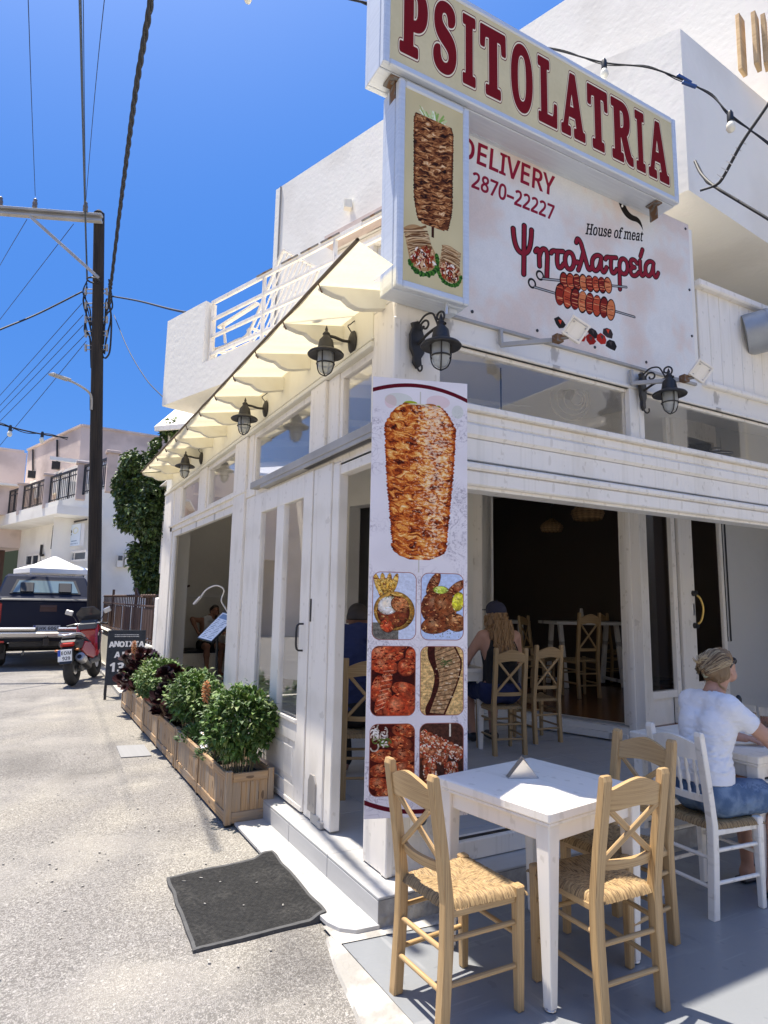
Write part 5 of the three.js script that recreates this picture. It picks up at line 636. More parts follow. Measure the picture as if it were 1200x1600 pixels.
// doormat
{
  const k = thing('doormat', 'dark grey rubber-edged doormat lying on the road before the step', 'doormat'), P = [[0.845, -4.034], [0.808, -3.179], [1.475, -3.195], [1.50, -4.10]], n = 40, q = [], rim = [];
  const f = (u, v) => { const a = [mix(P[0][0], P[1][0], v), mix(P[0][1], P[1][1], v)], b = [mix(P[3][0], P[2][0], v), mix(P[3][1], P[2][1], v)]; const x = mix(a[0], b[0], u) + 0.006 * simplex(v * 3, u, 8), z = mix(a[1], b[1], u) + 0.012 * simplex(u * 2, v, 3); const lift = 0; const edge = Math.min(u, 1 - u, v, 1 - v); return [x, 0.014 + Math.max(lift, 0.004 * simplex(u * 4, v * 4, 5)) + (edge > 0.03 ? 0.004 * rnd() : 0) + 0.024 * sstep(1.37, 1.445, x), z]; };
  const gr = []; for (let j = 0; j <= n; j++) { gr.push([]); for (let i = 0; i <= n; i++) gr[j].push(f(i / n, j / n)); }
  for (let j = 0; j < n; j++) for (let i = 0; i < n; i++) { const Q = [gr[j][i], gr[j + 1][i], gr[j + 1][i + 1], gr[j][i + 1]]; (i < 1 || j < 1 || i >= n - 1 || j >= n - 1 ? rim : q).push(Q); }
  const mm = surf([0.5, 0.5], [512, 512], (u, v) => S3(mix3([0.008, 0.008, 0.008], [0.052, 0.05, 0.046], Math.pow(fb(u, v, 40, 40, 3, 220), 1.7) * (0.6 + 0.9 * sstep(0.4, 0.75, fb(u, v, 3, 3, 4, 226))))), { roughness: 1 }, (u, v) => fb(u, v, 120, 120, 3, 222), 0.006);
  part('carpet', [poly(q)], mm, k); part('rubber_edge', [poly(rim), poly([0, 1, 2, 3].flatMap((s) => { const o = []; for (let i = 0; i < n; i++) { const A = s === 0 ? gr[i][0] : s === 1 ? gr[n][i] : s === 2 ? gr[n - i][n] : gr[0][n - i], B = s === 0 ? gr[i + 1][0] : s === 1 ? gr[n][i + 1] : s === 2 ? gr[n - i - 1][n] : gr[0][n - i - 1]; o.push([A, B, [B[0], -0.02, B[2]], [A[0], -0.02, A[2]]]); } return o; }))], surf([0.2, 0.2], [64, 64], (u, v) => S3(grey(mix(0.05, 0.09, fb(u, v, 8, 8, 3, 225)))), { roughness: 0.8 }), k);
  part('litter_speck', [0, 1, 2, 3, 4, 5, 6].map((i) => { const c = gr[6 + (i * 5) % 30][5 + (i * 11) % 30]; return bx(rr(0.006, 0.02), 0.003, rr(0.003, 0.008), [c[0], c[1] + 0.006, c[2]], [0, rr(0, 3), 0], 0); }), M.cementEdge, k).userData.kind = 'stuff';
}
// ================= STREET: PLANTERS, PLANTS, POLE, VEHICLES, HOUSES =================
const swapUV = (g) => { const u = g.attributes.uv; for (let i = 0; i < u.count; i++) u.setXY(i, u.getY(i), u.getX(i)); return g; };
const vbox = (x0, x1, y0, y1, z0, z1, c = 0.003) => swapUV(span(x0, x1, y0, y1, z0, z1, c));
// ---------- planters ----------
function planter(z0, z1, label) {                                    // z0 near end, z1 far end
  const p = thing('wooden_planter', label, 'planter', [1.37, 0.012, z0], 0, 'wooden planter boxes along the porch'), L = z0 - z1, Wd = 0.355, H = 0.352, cm = () => M['crate' + Math.floor(rnd() * 3)];
  const post = (x0, x1, za, zb, h) => part('corner_post', [vbox(x0, x1, 0, h, -zb, -za)], cm(), p);
  for (const x of [0, Wd - 0.045]) { post(x, x + 0.045, 0, 0.045, H + 0.012); post(x, x + 0.045, L / 2 - 0.022, L / 2 + 0.022, H - 0.004); post(x, x + 0.045, L - 0.045, L, H + 0.012); }
  for (const [a, b] of [[0.045, L / 2 - 0.022], [L / 2 + 0.022, L - 0.045]]) for (const x of [0.003, Wd - 0.032]) { part('rail', [bar([x + 0.0145, H - 0.035, -a], [x + 0.0145, H - 0.035, -b], 0.06, 0.03)], cm(), p); part('rail', [bar([x + 0.0145, 0.045, -a], [x + 0.0145, 0.045, -b], 0.075, 0.03)], cm(), p); const n = Math.round((b - a) / 0.082); for (let i = 0; i < n; i++) { const za = a + (b - a) * i / n + 0.0015, zb = a + (b - a) * (i + 1) / n - 0.0015, o = rr(-0.002, 0.002); part('board', [vbox(x + 0.009 + o, x + 0.02 + o, 0.083, H - 0.066, -zb, -za, 0.0015)], cm(), p); } }
  for (const z of [0.0, L - 0.03]) { part('rail', [bar([0.045, H - 0.035, -z - 0.015], [Wd - 0.045, H - 0.035, -z - 0.015], 0.06, 0.028)], cm(), p); part('rail', [bar([0.045, 0.045, -z - 0.015], [Wd - 0.045, 0.045, -z - 0.015], 0.075, 0.028)], cm(), p); for (let i = 0; i < 4; i++) { const xa = 0.045 + 0.06625 * i + 0.001, xb = 0.045 + 0.06625 * (i + 1) - 0.001; part('board', [vbox(xa, xb, 0.083, H - 0.066, -z - 0.022, -z - 0.01, 0.0015)], cm(), p); } }
  part('soil', [span(0.03, Wd - 0.03, 0.03, H - 0.075, -L + 0.03, -0.03, 0)], M.soil, p);
  for (const z of [0.03, L / 2, L - 0.03]) part('foot', [span(0.005, 0.04, -0.02, 0.0, -z - 0.02, -z + 0.02, 0)], M.black, p);
}
planter(-4.73, -6.53, 'nearest weathered wooden planter box, beside the tiled step and the folding door');
planter(-6.56, -8.46, 'middle wooden planter box of the row, below the open porch window');
planter(-8.50, -10.42, 'farthest wooden planter box of the row, next to the chalkboard');
// ---------- leaves ----------
const tmpM = new THREE.Matrix4(), qY = new THREE.Quaternion();
function leafCloud(list, len, wid, pal, fold = 0.35, seed = 1) {       // list of {p, d (direction), u (up hint), s}
  const pos = [], col = [], r = rngOf(seed), X = V(), Y = V(), Z = V();
  for (const l of list) {
    Y.copy(l.d).normalize(); X.crossVectors(Y, l.u || V(r() - 0.5, 1, r() - 0.5)).normalize(); if (!(X.lengthSq() > 0.1)) X.set(1, 0, 0); Z.crossVectors(X, Y); const L = len * l.s, B = wid * l.s;
    const P = (a, b, c) => [l.p.x + X.x * a + Y.x * b + Z.x * c, l.p.y + X.y * a + Y.y * b + Z.y * c, l.p.z + X.z * a + Y.z * b + Z.z * c], base = P(0, 0, 0), tip = P(0, L, -L * 0.25), m = P(0, L * 0.5, 0), a = P(-B, L * 0.45, B * fold), b = P(B, L * 0.45, B * fold);
    const t = r(), c = pal[Math.floor(r() * pal.length)].map((q) => q * (0.75 + 0.5 * t)); for (const f of [[base, m, a], [a, m, tip], [base, b, m], [m, b, tip]]) for (const k of f) { pos.push(...k); col.push(...c); }
  }
  const g = new THREE.BufferGeometry(); g.setAttribute('position', new THREE.Float32BufferAttribute(pos, 3)); g.setAttribute('color', new THREE.Float32BufferAttribute(col, 3)); g.computeVertexNormals(); return uvBox(g);
}
const basilPal = [[0.085, 0.175, 0.026], [0.05, 0.115, 0.018], [0.14, 0.25, 0.04], [0.07, 0.15, 0.024], [0.16, 0.22, 0.05]];
function basil(label, c, R, n, leaf, seed) {
  const k = thing('basil_bush', label, 'bush', [c[0], 0.28, c[2]], 0, 'rounded green basil bushes in the planters'), r = rngOf(seed), list = [], cy = c[1] - 0.28;
  for (let i = 0; i < n; i++) {
    const a = r() * 6.283, z = r() * 2 - 1, s = Math.sqrt(1 - z * z), d = V(s * Math.cos(a), z, s * Math.sin(a)); const lump = 1 + 0.22 * simplex(d.x * 1.7, d.y * 1.7, d.z * 1.7 + seed) + 0.15 * simplex(d.x * 5, d.y * 5, d.z * 5 + seed); const q = (0.45 + 0.55 * Math.pow(r(), 0.4)) * lump * (r() < 0.06 ? 1.15 : 1) * (d.y > 0.3 ? 0.92 : 1); if (simplex(d.x * 4 + seed, d.y * 4, d.z * 4) < -0.62 && q > 0.75) continue;
    const p = V(d.x * R[0] * q, cy + d.y * R[1] * q, d.z * R[2] * q); if (p.y < 0.08) continue; if (d.y > 0.1 && r() < 0.035) { p.addScaledVector(d, 0.05); } list.push({ p, d: d.clone().multiplyScalar(0.35).add(V(r() - 0.5, r() * 1.1 - 0.45, r() - 0.5)), s: 0.7 + 0.6 * r() });
  }
  stuff(part('foliage', [leafCloud(list, leaf, leaf * 0.27, basilPal, 0.35, seed)], M.leaf, k));
  const st = []; for (let i = 0; i < 16; i++) { const a = r() * 6.28, x = Math.cos(a) * R[0] * 0.55 * r() + 0.0, z = Math.sin(a) * R[2] * 0.6 * r(); st.push(rod([x * 0.8, 0, z * 0.8], [x * 1.3, cy, z * 1.3], 0.006, 0.004, 6, true)); } stuff(part('stems', st, plain([0.30, 0.25, 0.13], 0.9), k));
}
basil('biggest basil bush with bare stems at the near end of the nearest planter', [1.53, 0.68, -4.98], [0.25, 0.25, 0.25], 4300, 0.055, 11);
basil('dark rounded basil bush behind the orange flower spike, right of the purple rosettes', [1.56, 0.66, -6.62], [0.25, 0.23, 0.36], 3900, 0.056, 12);
basil('light green basil bush between the two clumps of purple rosettes', [1.52, 0.64, -8.25], [0.26, 0.23, 0.46], 4300, 0.056, 13);
{
  const leafG = (L) => { const q = [], n = 4; for (let i = 0; i < n; i++) { const w = (t) => 0.30 * L * Math.pow(t, 0.8) * (t > 0.8 ? 1 - (t - 0.8) * 3.2 : 1) + 0.008, y = (t) => L * 0.28 * t * t, a = i / n, b = (i + 1) / n; q.push([[-w(a), y(a), a * L], [w(a), y(a), a * L], [w(b), y(b), b * L], [-w(b), y(b), b * L]]); } return poly(q); };
  const ros = []; for (let ring = 0; ring < 3; ring++) for (let i = 0; i < 9 - ring * 2; i++) ros.push(put(leafG(0.085 - ring * 0.02), [0, 0.012 * ring, 0], [-0.15 - ring * 0.42, 0, 0]).applyMatrix4(tmpM.makeRotationY(i / (9 - ring * 2) * 6.283 + ring * 0.5)));
  const G = join(ros), mats = [[0.030, 0.009, 0.012], [0.018, 0.007, 0.010], [0.05, 0.014, 0.014]].map((c) => plain(c, 0.38));
  const aeon = (label, c, R, n, seed) => { const k = thing('dark_rosette_plant', label, 'succulent', [c[0], 0.3, c[2]], 0, 'dark purple rosette succulents in the planters'), r = rngOf(seed), st = []; for (let i = 0; i < n; i++) { const a = r() * 6.28, h = 0.12 + 0.88 * r(), q = Math.sqrt(1 - Math.pow(h * 0.75, 2)) * (0.55 + 0.5 * r()), p = [Math.cos(a) * R[0] * q, h * R[1], Math.sin(a) * R[2] * q], m = shade(new THREE.Mesh(G, mats[i % 3])); m.name = 'rosette'; m.position.set(...p); const sc = 0.75 + 0.6 * r(); m.scale.set(sc, sc, sc); m.rotation.set(p[2] / R[2] * 0.8 + (r() - 0.5) * 0.5, r() * 6, -p[0] / R[0] * 0.8 + (r() - 0.5) * 0.5); k.add(m); st.push(rod([p[0] * 0.3, 0, p[2] * 0.3], p, 0.007, 0.006, 6, true)); } stuff(part('stems', st, plain([0.12, 0.08, 0.05], 0.9), k)); };
  aeon('dark purple rosette succulent between two basil bushes, over the gap of the planters', [1.50, 0, -7.25], [0.25, 0.52, 0.40], 70, 31);
  aeon('dark purple rosette succulent at the far end, in front of the chalkboard', [1.50, 0, -9.75], [0.26, 0.55, 0.50], 80, 32);
}
function flowerClump(label, c, R, n, nf, seed) {
  const k = thing('flowering_plant', label, 'flowers', [c[0], 0.27, c[2]], 0, 'low flowering plants in the planters'), r = rngOf(seed), list = [];
  for (let i = 0; i < n; i++) { const a = r() * 6.28, q = Math.sqrt(r()), p = V(Math.cos(a) * R[0] * q, 0.03 + R[1] * (1 - q * q) * (0.5 + 0.5 * r()), Math.sin(a) * R[2] * q); list.push({ p, d: V(Math.cos(a) * q, 0.5 + r(), Math.sin(a) * q + r() * 0.4), s: 0.7 + 0.7 * r() }); }
  stuff(part('foliage', [leafCloud(list, 0.05, 0.011, [[0.05, 0.12, 0.03], [0.08, 0.16, 0.045], [0.04, 0.09, 0.025]], 0.3, seed)], M.leaf, k));
  const wm = plain([0.75, 0.72, 0.74], 0.7), ym = plain([0.5, 0.32, 0.04], 0.8); for (let i = 0; i < nf; i++) { const a = r() * 6.28, q = Math.sqrt(r()) * 0.8, p = [Math.cos(a) * R[0] * q, R[1] * (1.05 - q * q * 0.6) + 0.03, Math.sin(a) * R[2] * q], pet = []; for (let j = 0; j < 9; j++) pet.push(put(chamfer(0.008, 0.0025, 0.024, 0.001), [0, 0, 0.017]).applyMatrix4(tmpM.makeRotationY(j * 0.698))); const f = part('flower', [put(join(pet), p, [0.5 * (r() - 0.5) + 0.4, 0, 0.6 * (r() - 0.5)])], wm, k); part('flower_centre', [ball(0.007, [p[0], p[1] + 0.003, p[2]], [1, 0.7, 1], 8)], ym, f); }
}
flowerClump('low daisy plant with white flowers in front of the dark basil bush', [1.50, 0, -6.22], [0.17, 0.14, 0.26], 420, 5, 41);
flowerClump('low daisy plant with white flowers between the aloe and the biggest basil bush', [1.50, 0, -5.55], [0.15, 0.12, 0.20], 330, 6, 42);
function spikePlant(label, c, n, L, bloom, seed) {
  const k = thing('aloe', label, 'aloe', [c[0], 0.28, c[2]], 0, 'aloes with orange flower spikes'), r = rngOf(seed), mt = surf([0.1, 0.3], [64, 64], (u, v) => S3(mix3([0.16, 0.17, 0.09], [0.24, 0.22, 0.13], fb(u, v, 4, 8, 3, 55))), { roughness: 0.6 });
  for (let i = 0; i < n; i++) { const a = i * 2.4, e = 0.5 + 0.75 * r(), d = V(Math.cos(a) * Math.cos(e), Math.sin(e), Math.sin(a) * Math.cos(e)), l = L * (0.6 + 0.5 * r()); part('leaf', [tube([[0, 0.02, 0], d.clone().multiplyScalar(l * 0.5).toArray(), d.clone().multiplyScalar(l).add(V(0, -0.03, 0)).toArray()], 0.008, 6, 5)].map((g) => { const p = g.attributes.position; for (let q = 0; q < p.count; q++) { const t = clamp(Math.hypot(p.getX(q), p.getY(q) - 0.02, p.getZ(q)) / l); const cx = d.x * t * l, cy = d.y * t * l + 0.02 - 0.05 * t * t, cz = d.z * t * l, f = 1.3 - 1.2 * t; p.setXYZ(q, cx + (p.getX(q) - cx) * f, cy + (p.getY(q) - cy) * f, cz + (p.getZ(q) - cz) * f); } return g; }), mt, k); }
  const b = bloom, om = [plain([0.55, 0.20, 0.07], 0.7), plain([0.48, 0.26, 0.12], 0.7)]; part('flower_stalk', [tube([[0, 0, 0], [b[0] * 0.4, b[1] * 0.55, b[2] * 0.4], b], 0.005, 14, 6)], plain([0.28, 0.17, 0.09], 0.8), k);
  const bl = [[], []]; for (let i = 0; i < 46; i++) { const t = i / 46, a = i * 2.4, rad = 0.03 * Math.sin(Math.PI * (0.12 + 0.8 * (1 - t))) + 0.004; const p0 = [b[0] + Math.cos(a) * 0.004, b[1] - 0.06 + 0.15 * t, b[2] + Math.sin(a) * 0.004]; bl[i % 2].push(rod(p0, [p0[0] + Math.cos(a) * rad, p0[1] - 0.022 + 0.03 * t, p0[2] + Math.sin(a) * rad], 0.004, 0.006, 6)); } bl.forEach((g, i) => part('flower_spike', g, om[i], k));
}
spikePlant('spiky aloe with an orange flower spike, left of the biggest basil bush', [1.46, 0, -5.40], 15, 0.22, [-0.09, 0.56, -0.06], 51);
spikePlant('aloe whose orange flower spike stands before the chalkboard lettering', [1.42, 0, -9.35], 7, 0.15, [-0.08, 0.66, 0.0], 52);
// ---------- chalkboard ----------
{
  const k = thing('chalkboard_stand', 'black chalkboard stand with white handwritten Greek opening time by the last planter', 'sign', [1.50, 0.004, -11.22], -0.06);
  const tx = canvasTex(420, 660, (g, w, h) => { noiseFill(g, 0, 0, w, h, (i, j) => { const n = simplex(i / 60, j / 60, 3) * 5 + simplex(i / 8, j / 20, 5) * 3; return [50 + n, 54 + n, 60 + n]; }); g.fillStyle = g.strokeStyle = '#eceae4'; g.lineJoin = g.lineCap = 'round'; g.textAlign = 'center'; for (let j = 0; j < 2; j++) for (let i = 0; i < 26; i++) { g.fillRect(68 + i * 11 + rr(-1, 1), 44 + j * 22, rr(5, 9), 9); }
    const t = (s, x, y, size, wd) => { g.font = 'bold ' + size + 'px sans-serif'; for (let i = 0; i < s.length; i++) { g.save(); g.translate(x + (i - (s.length - 1) / 2) * wd, y + rr(-4, 4)); g.rotate(rr(-0.06, 0.06)); g.lineWidth = 6; g.strokeText(s[i], 0, 0); g.fillText(s[i], 0, 0); g.restore(); } }; t('ΑΝΟΙΧΤΑ', 212, 200, 92, 57); t('ΑΠΟ', 195, 335, 100, 85); t('13:', 160, 505, 150, 92); });
  const tilt = -0.14, b = new THREE.Group(); part('board', [put(span(-0.29, 0.29, 0.22, 1.09, -0.012, 0.012, 0.003), [0, 0, 0], [tilt, 0, 0])], M.board, k); part('chalk_writing', [put(flatQuad(0.55, 0.84, [0, 0.655, 0.014]), [0, 0, 0], [tilt, 0, 0])], new THREE.MeshStandardMaterial({ map: tx, roughness: 0.9 }), k);
  for (const s of [-1, 1]) { part('leg', [put(span(s * 0.27 - 0.02, s * 0.27 + 0.02, 0, 0.25, -0.03, -0.013), [0, 0, 0], [tilt, 0, 0])], M.black, k); part('back_leg', [bar([s * 0.26, 1.03, -0.16], [s * 0.26, 0, -0.56], 0.035, 0.02)], M.black, k); } part('back_panel', [bar([0, 0.95, -0.2], [0, 0.35, -0.43], 0.5, 0.012, 0.002, [1, 0, 0])], M.board, k);
}
// ---------- menu on its stand with a gooseneck lamp, at the porch window ----------
{
  const a = at(338, 978, 7.6), k = thing('menu_stand', 'tilted white menu board with a white gooseneck lamp at the open porch window', 'menu stand', a);
  const tx = canvasTex(256, 360, (g, w, h) => { g.fillStyle = '#eef0f2'; g.fillRect(0, 0, w, h); g.fillStyle = '#7d93b0'; g.fillRect(18, 16, w - 36, 60); for (let i = 0; i < 26; i++) { g.fillStyle = i % 5 ? '#8d9298' : '#4b5d75'; g.fillRect(20 + (i % 2) * 116, 92 + Math.floor(i / 2) * 20, rr(50, 100), 6); } });
  const q = [at(308, 997, 7.55), at(330, 1003, 7.3), at(371, 962, 7.45), at(349, 956, 7.7)].map((v) => v.sub(a)), n = V().crossVectors(q[1].clone().sub(q[0]), q[3].clone().sub(q[0])).normalize(), lo = q.map((v) => v.clone().addScaledVector(n, -0.02)), c = q[0].clone().add(q[2]).multiplyScalar(0.5), inn = q.map((v) => v.clone().lerp(c, 0.06).addScaledVector(n, 0.003));
  part('board', [poly([q, [...lo].reverse(), ...[0, 1, 2, 3].map((i) => [q[i], lo[i], lo[(i + 1) % 4], q[(i + 1) % 4]])])], M.black, k); { const g = poly([inn]); g.setAttribute('uv', new THREE.Float32BufferAttribute([0, 0, 1, 0, 1, 1, 0, 0, 1, 1, 0, 1], 2)); part('menu_sheet', [g], new THREE.MeshStandardMaterial({ map: tx, roughness: 0.4 }), k); }
  const P = (x, y) => at(x, y, 7.45).sub(a); part('gooseneck', [tube([P(357, 958), P(352, 950), P(346, 938), P(350, 922), P(338, 915), P(322, 922), P(312, 936)], 0.009, 40, 8)], M.white, k); part('lamp_head', [bar(P(314, 932), P(303, 944), 0.02, 0.05)], M.white, k);
  part('stand_pole', [rod([0.02, -0.03, -0.02], [0.06, -a.y + 0.2, -0.05], 0.014)], M.black, k);
}
// ---------- garden wall, brown railing, pillar ----------
struct('pavement', [slab([[1.47, -10.7], [2.6, -10.7], [2.6, -26], [1.75, -26]], -0.02, 0.05)], M.cementEdge);
{
  const k = thing('gate_pillar', 'white plastered pillar between the porch and the brown railing', 'pillar', [2.03, 0, -11.05]); part('shaft', [bx(0.30, 1.62, 0.30, [0, 0.81, 0], undefined, 0.02)], M.plaster, k); part('base', [bx(0.34, 0.12, 0.34, [0, 0.06, 0], undefined, 0.01)], M.cementEdge, k);
  const w = thing('garden_wall', 'low white garden wall under the brown metal railing', 'wall', [1.9, 0, -15]); part('wall', [span(-0.1, 0.1, 0, 0.80, -4.5, 3.77, 0.01)], M.plaster, w); part('coping', [span(-0.12, 0.12, 0.80, 0.83, -4.5, 3.77, 0.008)], M.plaster, w);
  const f = thing('metal_railing', 'rusty brown metal railing with ball tipped posts on the white garden wall', 'railing', [1.9, 0.83, -15]);
  part('rail', [bar([0, 0.06, 3.7], [0, 0.06, -4.4], 0.03, 0.03)], M.brownMetal, f); part('rail', [bar([0, 0.64, 3.7], [0, 0.64, -4.4], 0.03, 0.03)], M.brownMetal, f);
  for (let i = 0, z = 3.6; z > -4.4; i++, z -= 0.27) { part('picket', [rod([0, 0.0, z], [0, 0.80, z], 0.012), ball(0.03, [0, 0.82, z], [1, 1, 1], 10)], M.brownMetal, f); if (i % 5) part('panel', [span(-0.006, 0.006, 0.10, 0.60, z + 0.02, z + 0.25, 0.002)], M.brownMetal, f); }
  part('handrail', [tube([[0.0, 0.95, 1.6], [0, 0.8, 2.3], [0.25, 0.86, 3.2], [0.5, 1.0, 3.9]], 0.02, 20, 8)], M.brownMetal, f);
  for (const z of [1.55, -2.2]) part('gate_post', [rod([0, -0.3, z], [0, 0.98, z], 0.03)], M.brownMetal, f);
}
// ---------- climbing tree by the porch end ----------
{
  const treeAt = at(238, 933, 13.2);
  const k = thing('climbing_tree', 'dense green leafy tree at the far end of the porch over the garden wall', 'tree', [treeAt.x, 0, treeAt.z]), r = rngOf(61), list = [], O = V(treeAt.x, 0, treeAt.z), limbs = [];
  const blobs = [[238, 760, 34, 46], [226, 800, 38, 36], [248, 830, 34, 48], [240, 880, 30, 40], [262, 740, 26, 40], [262, 900, 20, 26], [206, 812, 26, 20], [196, 745, 13, 22], [205, 722, 18, 18], [216, 770, 12, 22], [232, 716, 12, 12], [240, 700, 7, 12], [188, 768, 12, 12], [198, 775, 14, 10], [184, 752, 8, 10], [244, 690, 8, 10], [268, 672, 18, 18], [276, 690, 14, 18], [190, 785, 11, 16], [220, 890, 14, 22], [212, 870, 12, 26], [258, 850, 22, 40], [262, 885, 20, 34], [250, 912, 22, 20], [268, 800, 18, 40], [222, 915, 10, 14]];
  for (const [px, py, rx, ry] of blobs) { const n = Math.round(rx * ry * 3.0), d0 = 12.9; for (let i = 0; i < n; i++) { const a = r() * 6.28, z = r() * 2 - 1, s = Math.sqrt(1 - z * z), q = Math.pow(r(), 0.4) * (1 + 0.18 * simplex(px + s * Math.cos(a) * 2, py + z * 2, s * Math.sin(a) * 2)), p = at(px + s * Math.cos(a) * rx * q, py + z * ry * q, d0 + s * Math.sin(a) * q * Math.min(rx, ry) / 60).sub(O); if (simplex(p.x * 3.5, p.y * 3.5, p.z * 3.5) < -0.30) continue; list.push({ p, d: V(r() - 0.5, r() * 0.9 - 0.55, r() - 0.5), s: 0.6 + 0.7 * r() }); } limbs.push(at(px, py, d0).sub(O)); }
  stuff(part('crown', [leafCloud(list, 0.10, 0.034, [[0.06, 0.11, 0.022], [0.085, 0.15, 0.03], [0.15, 0.23, 0.05], [0.04, 0.07, 0.018]], 0.3, 62)], M.leaf, k));
  const bark = surf([0.3, 0.3], [64, 64], (u, v) => S3(mix3([0.12, 0.085, 0.06], [0.06, 0.04, 0.03], fb(u, v, 3, 8, 3, 63))), { roughness: 0.9 });
  part('trunk', [tube([[0, 0, 0], [0.05, 0.8, 0.03], [-0.05, 1.6, 0], [0.02, 2.4, 0.05]], 0.07, 20, 8)], bark, k); limbs.forEach((e) => part('limb', [tube([[0, 1.7, 0], [e.x * 0.4, mix(1.9, e.y, 0.5), e.z * 0.4], e.toArray()], 0.022, 10, 6)], bark, k));
}
// ---------- utility pole and its wires ----------
const PD = 14.6, poleTop = at(155, 333, PD), poleFoot = at(147, 1040, PD);
{
  const k = thing('utility_pole', 'dark weathered wooden utility pole with a grey crossarm behind the scooter', 'utility pole', [poleTop.x, 0, poleTop.z]), O = V(poleTop.x, 0, poleTop.z), L = (px, py, d = PD) => at(px, py, d).sub(O).toArray();
  const ft = poleFoot.clone().sub(O); part('pole', [rod([ft.x, -0.2, ft.z], [0.0, poleTop.y, 0], 0.155, 0.115, 16), lathe([[0.105, 0], [0.05, 0.06], [0, 0.08]], [0, poleTop.y, 0], 12)], M.poleWood, k);
  const e0 = L(160, 337, PD - 0.18), e1 = L(-60, 320, PD - 0.5); part('crossarm', [bar(e0, e1, 0.05, 0.12, 0.004)], M.galv, k); part('crossarm', [bar([e0[0], e0[1] - 0.14, e0[2]], [e1[0], e1[1] - 0.14, e1[2]], 0.05, 0.12, 0.004)], M.galv, k); part('crossarm_web', [bar([e0[0], e0[1] - 0.07, e0[2] - 0.04], [e1[0], e1[1] - 0.07, e1[2] - 0.04], 0.14, 0.012, 0)], M.galv, k);
  part('brace', [bar(L(46, 337, PD - 0.4), L(154, 434, PD - 0.15), 0.06, 0.05)], M.galv, k);
  for (const [px, py] of [[54, 325], [133, 330], [0, 322]]) part('insulator', [lathe([[0.02, -0.02], [0.05, 0.0], [0.055, 0.05], [0.035, 0.07], [0.055, 0.09], [0.05, 0.14], [0.03, 0.16], [0.045, 0.19], [0.02, 0.23], [0, 0.23]], L(px, py, PD - 0.3), 14)], plain([0.16, 0.13, 0.11], 0.35), k);
  part('collar', [put(uvBox(tidy(new THREE.TorusGeometry(0.13, 0.02, 6, 20).rotateX(Math.PI / 2))), [0, at(155, 446, PD).y, 0])], M.iron, k);
  for (let i = 0; i < 5; i++) { const y = 452 + i * 22; for (const s of [-1, 1]) { const x0 = s < 0 ? 135 : 166, x1 = s < 0 ? 147 : 158; part('wire_rack', [bar(L(x0, y), L(x1, y), 0.018, 0.03), bar(L(x0, y + 6), L(x1, y + 6), 0.018, 0.03), rod(L(x0 + s, y - 2), L(x0 + s, y + 9), 0.028, 0.028, 8)], M.galv, k); } }
  const rnd2 = rngOf(71); for (let i = 0; i < 12; i++) { const s = i % 2 ? 1 : -1, x = s < 0 ? 138 : 168, y0 = 430 + rnd2() * 60; part('loose_cable', [tube([L(x + s * 2, y0), L(x + s * (3 + rnd2() * 6), y0 + 18 + rnd2() * 20), L(x - s * 2, y0 + 30 + rnd2() * 34), L(x - s * (4 + 3 * rnd2()), y0 + 60 + rnd2() * 40)], 0.011 + rnd2() * 0.01, 22, 5)], M.cable, k); }
  part('drop_loop', [tube([L(170, 470), L(174, 500), L(172, 545), L(167, 558), L(161, 558), L(158, 540)], 0.022, 30, 6)], M.cable, k);
  const sl = part('street_light', [tube([L(143, 640, PD - 0.15), L(143, 622, PD - 0.2), L(138, 612, PD - 0.3), L(120, 600, PD - 0.6), L(102, 592, PD - 0.9)], 0.026, 24, 8)], M.galv, k); part('lamp_head', [bar(L(108, 594, PD - 0.85), L(79, 584, PD - 1.3), 0.05, 0.16, 0.015)], M.galv, sl); part('bracket', [bar(L(142, 618, PD - 0.13), L(142, 641, PD - 0.13), 0.05, 0.05)], M.iron, sl);
}
const wire = (label, pts, r, seg = 40, name = 'overhead_wire', mat = M.cable, rad = 5) => solo(name, [tube(pts.map((p) => at(...p)), r, seg, rad)], mat, label, 'cable');
{ // twisted bundle
  const c = new THREE.CatmullRomCurve3([[285, -330, 4.6], [258, -160, 5.4], [236, 0, 6.5], [214, 130, 7.7], [199, 240, 9.2], [186, 340, 11.1], [174, 440, 13.4], [170, 474, 14.4]].map((p) => at(...p))), n = 260, L = c.getLength();
  const k = thing('twisted_cable', 'thick black twisted cable bundle running overhead to the pole', 'cable', at(170, 474, 14.4)), O = k.position, N = V(0, 1, 0); for (let s = 0; s < 3; s++) { const pts = []; for (let i = 0; i <= n; i++) { const t = i / n, p = c.getPoint(t), T = c.getTangent(t), A = V().crossVectors(T, N).normalize(), B = V().crossVectors(A, T), a = t * L * 6.283 / 0.75 + s * 2.094; pts.push(p.addScaledVector(A, Math.cos(a) * 0.017).addScaledVector(B, Math.sin(a) * 0.017).sub(O)); } part('strand', [tube(pts, 0.0185, 420, 6)], M.cable, k); }
}
wire('grey overhead cable, thick, left of the twisted bundle, passing the pole top', [[118, -200, 6], [125, 0, 8], [129, 170, 10.5], [133, 330, 14], [136, 435, 14.6]], 0.02, 50, 'overhead_wire', plain([0.06, 0.075, 0.09], 0.5));
wire('thin overhead wire just right of the thick grey cable', [[127, -150, 7], [130, 0, 8.5], [132, 180, 11], [134, 318, 14.2]], 0.006);
wire('thin overhead wire slanting from the top to the inner insulator', [[182, -150, 7], [163, 0, 8.5], [147, 160, 11], [134, 316, 14.2]], 0.006);
wire('leftmost thin overhead wire to the outer insulator', [[38, -150, 7], [44, 0, 8.5], [49, 150, 11], [55, 306, 14.2]], 0.006);
wire('black cable leaving the pole to the left edge of the photo', [[-60, 540, 12], [0, 515, 13], [60, 490, 14], [128, 456, 14.6]], 0.02);
